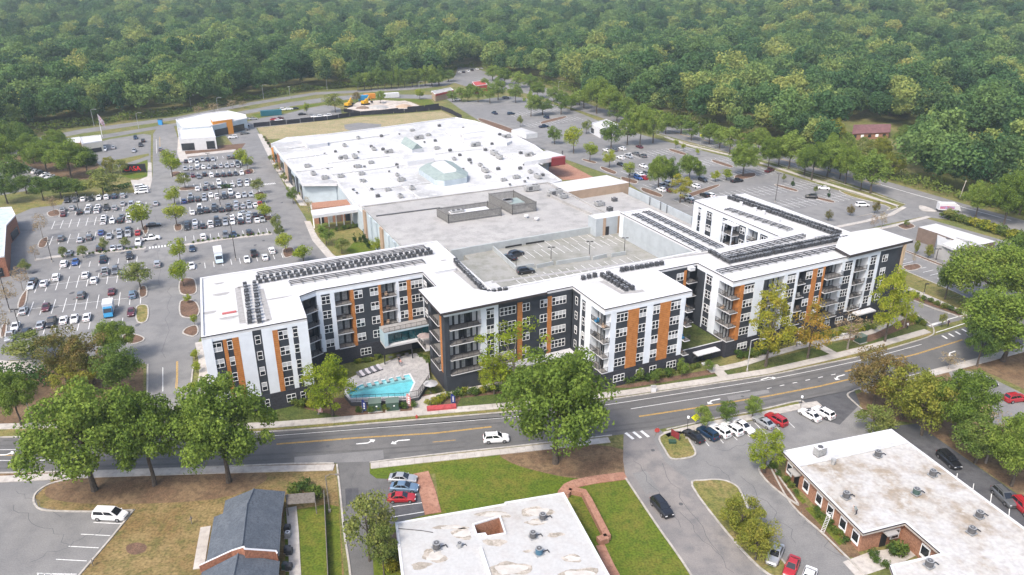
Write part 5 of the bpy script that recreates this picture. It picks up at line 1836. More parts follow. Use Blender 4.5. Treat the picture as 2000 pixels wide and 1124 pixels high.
roof_ac(898, 1068, ZO, 'low duct unit beside the courtyard well on the office roof', .7, M_RTU)
# brick planter wall and ramp on its east side
pw = thing('brick_planter', 'long brick wall round a sunken ramp along the office side', 'brick wall')
for seg in ([(1112, 962), (1140, 968), (1150, 985), (1186, 1056)], [(1186, 1056), (1168, 1062)], [(1112, 962), (1104, 972)]):
 mb = MB()
 ribbon(mb, seg, 1.1, 0, M_BRICKPAVE, .9)
 mb.build('brick_wall', pw)
slab_path('footpath', [(1172, 1066), (1190, 1105), (1215, 1150)], 1.4, M_BRICKPAVE)
# west porch of the office
mb = MB()
ribbon(mb, [(752, 1082), (785, 1076)], 2.2, 2.4, M_BROWN, .25)
tag(mb.build('porch_canopy'), 'brown porch roof on the left side of the white roofed office', 'porch')

# brick medical office on the right
ZS = 4.3
ro = [(1527, 881), (1741, 838), (2000, 1030), (2200, 1178), (2200, 1300), (1810, 1300), (1738, 1104), (1838, 1081), (1768, 1021), (1686, 1042)]
so = thing('brick_office', 'one storey orange brick office with a big stained white flat roof at the lower right', 'office building')
RO = GP(ro, ZS)
RO = RO if area2(RO) > 0 else RO[::-1]
mb = MB()
mb.prism(RO, ZS - .55, ZS - .15, mat('tan_fascia', (.42, .38, .34), .8, .1, 1), top=M_STAIN, bottom=True)
mb.build('roof', so)
mb = MB()
mb.ring(RO, .35, ZS - .15, ZS + .02, M_PARA)
mb.build('parapet', so)
mb = MB()
mb.ring(inset(RO, -.04), .06, ZS - .2, ZS - .02, M_FASC)
mb.build('roof_edge', so)
WL = inset(RO, .75)
mb = MB()
mb.prism(WL, 0, ZS - .56, M_BRICKO)
mb.build('wall', so)
mb = MB()
px_prism(mb, [(1530, 884), (1739, 842), (1768, 862), (1552, 908)], ZS - .14, ZS - .10, M_ROOF)
mb.build('new_membrane', so)
mb = MB()
ribbon(mb, [tuple(G(1555, 909, ZS))[:2], tuple(G(1770, 863, ZS))[:2]], .9, ZS - .13, M_SEAM, .12, world=True)
mb.build('expansion_joint', so)
def on_wall(i, s, w, z0, z1, m, nm, d=.1, parent=so, P_=WL):
 a, b_ = Vector(P_[i]), Vector(P_[(i + 1) % len(P_)])
 u = (b_ - a)
 n = Vector((u.y, -u.x)).normalized()
 q = a + u * s
 v = u.normalized() * w / 2
 mb = MB()
 mb.hexa([(x.x, x.y, z0) for x in (q - v + n * .02, q + v + n * .02, q + v + n * d, q - v + n * d)], [(x.x, x.y, z1) for x in (q - v + n * .02, q + v + n * .02, q + v + n * d, q - v + n * d)], m)
 return mb.build(nm, parent)
# edges of the outline, found by their end points
def edge_of(P_, p, q, z):
 a, b_ = G(*p, z), G(*q, z)
 best = None
 for i in range(len(P_)):
  m = (Vector(P_[i]) + Vector(P_[(i + 1) % len(P_)])) / 2
  d = (m - (a + b_).to_2d() / 2).length
  if best is None or d < best[0]:
   best = (d, i)
 return best[1]
we = edge_of(WL, (1527, 881), (1686, 1042), ZS)
rev = (Vector(WL[we]) - G(1527, 881, ZS).to_2d()).length > (Vector(WL[(we + 1) % len(WL)]) - G(1527, 881, ZS).to_2d()).length
for s in (.06, .30, .48, .63, .79, .94):
 t_ = 1 - s if rev else s
 f = on_wall(we, t_, 1.5, .7, 2.9, M_FRAME, 'window', .12)
 g = on_wall(we, t_, 1.2, 1.2, 2.6, M_GLASS, 'pane', .15)
 g.parent = f
 g.location = (0, 0, 0)
t_ = 1 - .17 if rev else .17
on_wall(we, t_, 1.1, 0, 2.3, M_RAIL, 'door', .1)
on_wall(we, t_, 2.0, 2.7, 2.9, mat('grey_awning', (.33, .32, .31), .6), 'awning', 1.3)
se = edge_of(WL, (1686, 1042), (1768, 1021), ZS)
on_wall(se, .55, 1.1, 0, 2.4, M_RAIL, 'door', .1)
on_wall(se, .60, 2.0, 2.9, 3.1, MATS['grey_awning'], 'awning', 1.3)
f = on_wall(se, .82, 1.5, .9, 2.7, M_FRAME, 'window', .12)
on_wall(se, .82, 1.2, 1.1, 2.5, M_GLASS, 'pane', .15).parent = f
e3 = edge_of(WL, (1768, 1021), (1838, 1081), ZS)
f = on_wall(e3, .55, 1.6, .7, 2.9, M_FRAME, 'window', .12)
on_wall(e3, .55, 1.3, 1.2, 2.6, M_GLASS, 'pane', .15).parent = f
for k, (x, y, lb) in enumerate(((1714, 891, 'far end, beside the joint'), (1821, 929, 'right edge'), (1789, 965, 'middle, green'), (1652, 972, 'left, near the ladder'), (1912, 1010, 'near right, closer to the parapet'), (1897, 1041, 'near right, closer to the recess'), (1814, 1106, 'front part by the picture edge'))):
 roof_ac(x, y, ZS, 'round air conditioner on the stained brick office roof, ' + lb, 1.05, mat('green_unit', (.05, .085, .075), .5) if k == 2 else None)
b = MB()
b.box(-.9, .9, -.6, .6, .2, 1.6, M_RTU, top=M_PARA)
b.box(-.8, .8, -.5, .5, 0, .2, M_RTUD)
b.cyl(0, 0, 1.6, 1.7, .45, M_RTUD, 10)
p = G(1600, 888, ZS)
tag(b.build('rooftop_unit', None, (p.x, p.y, ZS - .1), SITE), 'tall white boxed air conditioner on the clean far end of the brick office roof', 'air conditioner')
b = MB()
b.cyl(0, 0, 0, .7, .3, M_RTU, 8)
b.cyl(0, 0, .7, 1.0, .42, M_RTU, 8)
p = G(1627, 906, ZS)
tag(b.build('roof_vent', None, (p.x, p.y, ZS - .1)), 'grey roof vent on the brick office roof near the joint', 'roof vent')
sheet('planting_bed', [(1500, 908), (1530, 938), (1575, 985), (1660, 1060), (1690, 1095), (1645, 1085), (1570, 1010), (1530, 965)], M_PINE, .012)
sheet('hedge_strip', [(1552, 968), (1560, 965), (1575, 980), (1568, 985)], M_LAWN, .016)
sheet('hedge_strip', [(1572, 993), (1586, 990), (1650, 1058), (1640, 1066)], M_LAWN, .016)
sheet('walkway', [(1646, 1098), (1700, 1078), (1770, 1068), (1800, 1080), (1760, 1100), (1690, 1124), (1680, 1135)], M_CONC, .020)

# terrace of shingled houses at the lower left
th = thing('shingled_house', 'brick terrace house with a blue grey shingle gable roof at the lower left', 'house')
ZE, ZG = 3.0, 5.4
def roof_q(pts, nm, m=M_SLATE):
 mb = MB()
 P3 = [G(x, y, z) for x, y, z in pts]
 lo = [p - Vector((0, 0, .18)) for p in P3]
 n = len(P3)
 nor = (P3[1] - P3[0]).cross(P3[2] - P3[0])
 if nor.z < 0:
  P3, lo = P3[::-1], lo[::-1]
 mb.add([tuple(p) for p in P3], [tuple(range(n))], m)
 mb.add([tuple(p) for p in lo + P3], [(i, (i + 1) % n, n + (i + 1) % n, n + i) for i in range(n)] + [tuple(range(n - 1, -1, -1))], M_PARA)
 return mb.build(nm, th)
# far section, middle section, near section; the ridge runs away from the camera
sec = [((496, 955), (481, 990), (440, 978), (434, 1010), (557, 960), (551, 1000), 0.0),
 ((483, 984), (473, 1068), (418, 1010), (402, 1100), (551, 991), (545, 1084), .25),
 ((465, 1082), (445, 1180), (394, 1118), (372, 1210), (546, 1096), (538, 1200), -.1)]
for r0, r1, w0, w1, e0, e1, dz in sec:
 roof_q([(*r0, ZG + dz), (*r1, ZG + dz), (*w1, ZE + dz), (*w0, ZE + dz)], 'roof')
 roof_q([(*r0, ZG + dz), (*e0, ZE + dz), (*e1, ZE + dz), (*r1, ZG + dz)], 'roof')
 mb = MB()
 R0, R1 = G(*r0, ZG + dz), G(*r1, ZG + dz)
 mb.tube(R0, R1, .13, .13, M_SLATE, 5)
 mb.build('ridge', th)
 W0, W1, E0, E1 = G(*w0, ZE + dz), G(*w1, ZE + dz), G(*e0, ZE + dz), G(*e1, ZE + dz)
 k = .06
 ins = [W0.lerp(E0, k), W1.lerp(E1, k), E1.lerp(W1, k), E0.lerp(W0, k)]
 mb = MB()
 mb.prism([tuple(p[:2]) for p in ins], 0, ZE + dz - .1, M_BRICKO)
 # gable ends
 for a, b_, r in ((ins[0], ins[3], R0), (ins[1], ins[2], R1)):
  mb.add([(a.x, a.y, ZE - .1 + dz), (b_.x, b_.y, ZE - .1 + dz), (r.x, r.y, ZG + dz - .25)], [(0, 1, 2), (2, 1, 0)], M_BRICKO)
 mb.build('wall', th)
mb = MB()
fw = [(389, 1106, 4.0), (452, 1077, 5.2), (475, 1070, 6.3), (477, 1074, 6.3), (538, 1078, 4.2), (541, 1083, 4.2)]
for (x0, y0, z0), (x1, y1, z1) in zip(fw[:-1], fw[1:]):
 a, b_ = G(x0, y0, z0), G(x1, y1, z1)
 d = Vector((0, .35, 0))
 mb.hexa([(v.x, v.y, 2.2) for v in (a, b_, b_ + d, a + d)], [tuple(v) for v in (a, b_, b_ + d, a + d)], M_BRICK, top=M_PARA)
mb.build('fire_wall', th)
# slatted screen over the bins, fence and clutter beside the house
ps = thing('slat_canopy', 'weathered slatted wooden canopy beside the shingled house', 'canopy')
a, b_, c, d = G(558, 966, 2.2), G(614, 962, 2.2), G(616, 982, 2.2), G(560, 986, 2.2)
M_OLDW = mat('weathered_wood', (.19, .17, .15), .9, .4, 3)
n = 9
for k in range(n):
 mb = MB()
 t0, t1 = k / n, (k + .62) / n
 q = [a.lerp(d, t0), b_.lerp(c, t0), b_.lerp(c, t1), a.lerp(d, t1)]
 mb.hexa([tuple(v - Vector((0, 0, .1))) for v in q], [tuple(v) for v in q], M_OLDW)
 mb.build('slat', ps)
for q in (a, b_, c, d):
 mb = MB()
 mb.box(q.x - .07, q.x + .07, q.y - .07, q.y + .07, 0, 2.08, M_OLDW)
 mb.build('post', ps)
fn = thing('board_fence', 'long low wooden board fence between the two strips of grass', 'fence')
fa, fb = G(634, 972), G(642, 1140)
N = 26
for k in range(N):
 mb = MB()
 p, q = fa.lerp(fb, k / N), fa.lerp(fb, (k + .94) / N)
 d = Vector((.05, 0, 0))
 mb.hexa([tuple(v) for v in (p - d, q - d, q + d, p + d)], [(v.x, v.y, 1.5) for v in (p - d, q - d, q + d, p + d)], M_OLDW)
 mb.build('fence_board', fn)
slab_path('footpath', [(569, 992), (573, 1040), (577, 1130)], 1.6)
slab_path('footpath', [(402, 1030), (394, 1075), (388, 1112)], 1.5)
# ------------------------------------------------------------------ trees
import numpy as np

def crown_mesh(name, seed, rx, rz, zc, nb, br, nl, ls, m, low=-.55, hollow=.35, flat=1.0, shape=None, jit=.40):
 """crown of leaf-sized faces gathered in clumps; rx, rz: half width and half height, zc: height of its middle"""
 r = np.random.RandomState(seed)
 C = []
 while len(C) < nb:
  v = r.uniform(-1, 1, 3)
  q = np.linalg.norm(v)
  if q > 1 or q < hollow or v[2] < low:
   continue
  if shape == 'cone':
   if math.hypot(v[0], v[1]) > .5 * (1 - v[2]) + .08:
    continue
  C.append(v * (1 - br / rx * .55))
 C = np.array(C) * np.array([rx, rx, rz]) + np.array([0, 0, zc])
 sz = r.uniform(.65, 1.25, nb) * br
 n = nb * nl
 d = r.normal(size=(n, 3))
 d[:, 2] += .25
 d /= np.linalg.norm(d, axis=1)[:, None]
 bi = np.repeat(np.arange(nb), nl)
 rad = sz[bi] * np.clip(r.normal(.92, .16, n), .3, 1.25)
 P = C[bi] + d * rad[:, None] * np.array([1, 1, .8 * flat])
 nn = d * (1 - jit) + r.normal(size=(n, 3)) * jit
 nn /= np.linalg.norm(nn, axis=1)[:, None]
 a = np.cross(nn, r.normal(size=(n, 3)))
 a /= np.linalg.norm(a, axis=1)[:, None]
 b = np.cross(nn, a)
 s = (ls * r.uniform(.55, 1.3, n))[:, None]
 a, b = a * s * .5, b * s * .36
 bend = nn * s * .12
 V = np.empty((n, 4, 3))
 V[:, 0], V[:, 1], V[:, 2], V[:, 3] = P - a - bend, P - b + bend * .6, P + a - bend, P + b + bend * .6
 me = bpy.data.meshes.new(name)
 me.vertices.add(n * 4)
 me.loops.add(n * 4)
 me.polygons.add(n)
 me.vertices.foreach_set('co', V.reshape(-1).astype(np.float32))
 me.loops.foreach_set('vertex_index', np.arange(n * 4, dtype=np.int32))
 me.polygons.foreach_set('loop_start', np.arange(0, n * 4, 4, dtype=np.int32))
 me.materials.append(m)
 me.update()
 me.validate()
 return me, C

M_BARK = mat('bark', (.10, .082, .066), .95, .4, 3)
M_BARKP = mat('bark_pale', (.24, .21, .18), .95, .3, 3)

def trunk_mesh(name, seed, h, r, C, nlimb=7, m=None, pale=False):
 rr = random.Random(seed)
 mb = MB()
 m = m or (M_BARKP if pale else M_BARK)
 p = Vector((0, 0, -.1))
 top = h * .55
 k = 4
 pts = [p]
 for i in range(1, k + 1):
  pts.append(Vector((rr.uniform(-.12, .12) * r * 3, rr.uniform(-.12, .12) * r * 3, top * i / k)))
 for i in range(k):
  mb.tube(pts[i], pts[i + 1], r * (1.25 if i == 0 else 1 - .13 * i), r * (1 - .13 * (i + 1)), m, 7, caps=False)
 for c in rr.sample(list(C), min(nlimb, len(C))):
  c = Vector(c)
  z0 = rr.uniform(.32, .55) * h
  s = Vector((0, 0, z0))
  mid = s.lerp(c, .5) + Vector((0, 0, -.04 * h))
  mb.tube(s, mid, r * .45, r * .3, m, 5, caps=False)
  mb.tube(mid, c, r * .3, r * .08, m, 4, caps=False)
 return mb.mesh(name)

LF = {}
LF['oak'] = leaf_mat('leaf_oak', ((.07, .115, .026), (.125, .19, .036), (.20, .275, .052), (.30, .345, .08)), .3, .32, .42)
LF['oakdark'] = leaf_mat('leaf_dark', ((.05, .09, .027), (.09, .15, .037), (.15, .215, .05), (.22, .26, .07)), .35, .3, .42)
LF['lime'] = leaf_mat('leaf_lime', ((.13, .20, .024), (.22, .29, .03), (.32, .36, .04), (.40, .40, .06)), .3, .4, .5)
LF['yellow'] = leaf_mat('leaf_yellow', ((.15, .20, .028), (.25, .28, .035), (.36, .345, .05), (.42, .33, .06)), .25, .4, .45)
LF['gold'] = leaf_mat('leaf_gold', ((.15, .18, .035), (.27, .25, .045), (.38, .27, .05), (.36, .19, .05)), .25, .4, .45)
LF['rust'] = leaf_mat('leaf_rust', ((.08, .11, .03), (.15, .15, .045), (.21, .15, .06), (.20, .19, .06)), .3, .3, .35)
LF['olive'] = leaf_mat('leaf_olive', ((0.098, 0.140, 0.042), (0.168, 0.210, 0.056), (0.266, 0.280, 0.084), (0.336, 0.308, 0.105)), .3, .35, .4)
LF['bare'] = leaf_mat('leaf_sparse', ((0.216, 0.156, 0.096), (0.312, 0.228, 0.144), (0.360, 0.288, 0.168), (0.264, 0.240, 0.120)), .4, .35, .6)
LF['wood'] = leaf_mat('leaf_woodland', ((.045, .10, .045), (.075, .145, .055), (.12, .20, .065), (.19, .27, .085), (.30, .32, .09), (.40, .29, .11)), .82, .3, .12, stops=(0, .28, .55, .78, .92, 1))
LF['pine'] = leaf_mat('leaf_pine', ((0.031, 0.071, 0.037), (0.051, 0.102, 0.044), (0.085, 0.139, 0.054), (0.119, 0.170, 0.068)), .5, .25, .2)
LF['shrub'] = leaf_mat('leaf_shrub', ((0.042, 0.084, 0.025), (0.084, 0.140, 0.034), (0.154, 0.196, 0.042), (0.238, 0.224, 0.056)), .5, .3, 1.2)
LF['hedge'] = leaf_mat('leaf_hedge', ((0.026, 0.058, 0.021), (0.046, 0.091, 0.026), (0.065, 0.117, 0.034)), .3, .25, .8)

LF['green'] = leaf_mat('leaf_green', ((.08, .13, .032), (.14, .21, .045), (.21, .285, .06), (.30, .34, .085)), .55, .32, .6)
LF['golden'] = leaf_mat('leaf_golden', ((.12, .16, .03), (.20, .23, .04), (.29, .28, .055), (.36, .28, .07)), .3, .35, .45)
KIT = {}
def kit(key, seed, h, R, rz, nb, br, nl, ls, leaf, tr, low=-.6, pale=False, **kw):
 me, C = crown_mesh('crown', seed, R, rz, h - rz, nb, br, nl, ls, LF[leaf], low=low, **kw)
 KIT.setdefault(key, []).append((me, trunk_mesh('trunk', seed, h, tr, C, pale=pale), h, R))
for s in (1, 2, 3):
 kit('oak', s, 17, 9.0, 7.0, 84, 1.85, 230, .46, 'oak', .42, hollow=.3)
for s in (4, 5):
 kit('oakdark', s, 15, 7.0, 6.4, 60, 1.7, 170, .46, 'oakdark', .36, hollow=.3)
for s in (6, 7):
 kit('tall_yellow', s, 17, 4.6, 7.6, 46, 1.15, 110, .36, 'yellow', .25, low=-.95, hollow=.1)
kit('tall_lime', 8, 15, 5.5, 6.6, 52, 1.25, 120, .36, 'lime', .28, low=-.85, hollow=.1)
kit('tall_sparse', 9, 17, 6.0, 8.0, 34, 1.15, 80, .36, 'lime', .26, low=-.9, hollow=.1, pale=True)
kit('tall_gold', 10, 12, 4.6, 5.2, 30, 1.1, 80, .36, 'gold', .22, low=-.9, hollow=.1)
for s in (11, 12):
 kit('lime', s, 7.0, 2.6, 2.7, 22, .95, 110, .30, 'lime', .14, low=-.8)
for s in (13, 14):
 kit('olive', s, 7.0, 3.2, 2.6, 24, 1.0, 110, .32, 'olive', .14, low=-.7)
for s in (15, 16):
 kit('green', s, 9.0, 3.8, 3.6, 34, 1.05, 110, .36, 'green', .2, low=-.8)
for s in (17, 18):
 kit('rust', s, 12, 5.6, 5.2, 48, 1.35, 130, .38, 'rust', .26, low=-.85)
for s in (19, 20):
 kit('gold', s, 10, 5.2, 4.4, 48, 1.25, 150, .36, 'golden', .24, low=-.85)
for s in (21, 22):
 kit('bare', s, 6.5, 2.3, 2.6, 22, .75, 26, .26, 'bare', .10, low=-.9, hollow=.1, pale=True)
kit('barebig', 23, 12, 4.4, 5.0, 26, 1.1, 28, .34, 'bare', .2, low=-.9, hollow=.1, pale=True)
kit('conifer', 24, 6.0, 2.4, 3.0, 40, .55, 60, .28, 'hedge', .14, low=-1, hollow=0, shape='cone')
for s in (25, 26):
 kit('shrub', s, 1.3, .95, .62, 12, .38, 42, .20, 'shrub', .05, low=-1, hollow=0)
kit('shrubgold', 27, 1.3, .95, .62, 12, .38, 42, .20, 'yellow', .05, low=-1, hollow=0)

TR = random.Random(5)
NTREE = {}
SPECIES = {'oak': 'oak_tree', 'oakdark': 'oak_tree', 'tall_yellow': 'maple_tree', 'tall_lime': 'maple_tree', 'tall_sparse': 'maple_tree', 'tall_gold': 'maple_tree', 'lime': 'young_tree', 'olive': 'young_tree', 'green': 'elm_tree', 'rust': 'maple_tree', 'gold': 'maple_tree',
  'bare': 'bare_tree', 'barebig': 'bare_tree', 'conifer': 'conifer_tree', 'shrub': 'shrub', 'shrubgold': 'shrub'}
PLANTED = []
def plant(kind, loc_, h, w, label, group=None, cat='tree', parts=True):
 v = TR.randrange(len(KIT[kind]))
 cm, tm, H, R = KIT[kind][v]
 s = (w / (2 * R), w / (2 * R), h / H)
 t = thing(SPECIES[kind], label, cat, tuple(loc_), TR.uniform(0, 6.28), group)
 t.scale = s
 put('crown', cm, t)
 if kind not in ('shrub', 'shrubgold'):
  put('trunk', tm, t)
 PLANTED.append((loc_[0], loc_[1], w / 2))
 return t
def tree(kind, x, yb, yt, w, label, group=None):
 h = height_at((x, yb), yt)
 wm = w * mpp((yb + yt) / 2, h * .55)
 return plant(kind, G(x, yb), h, wm, label, group)

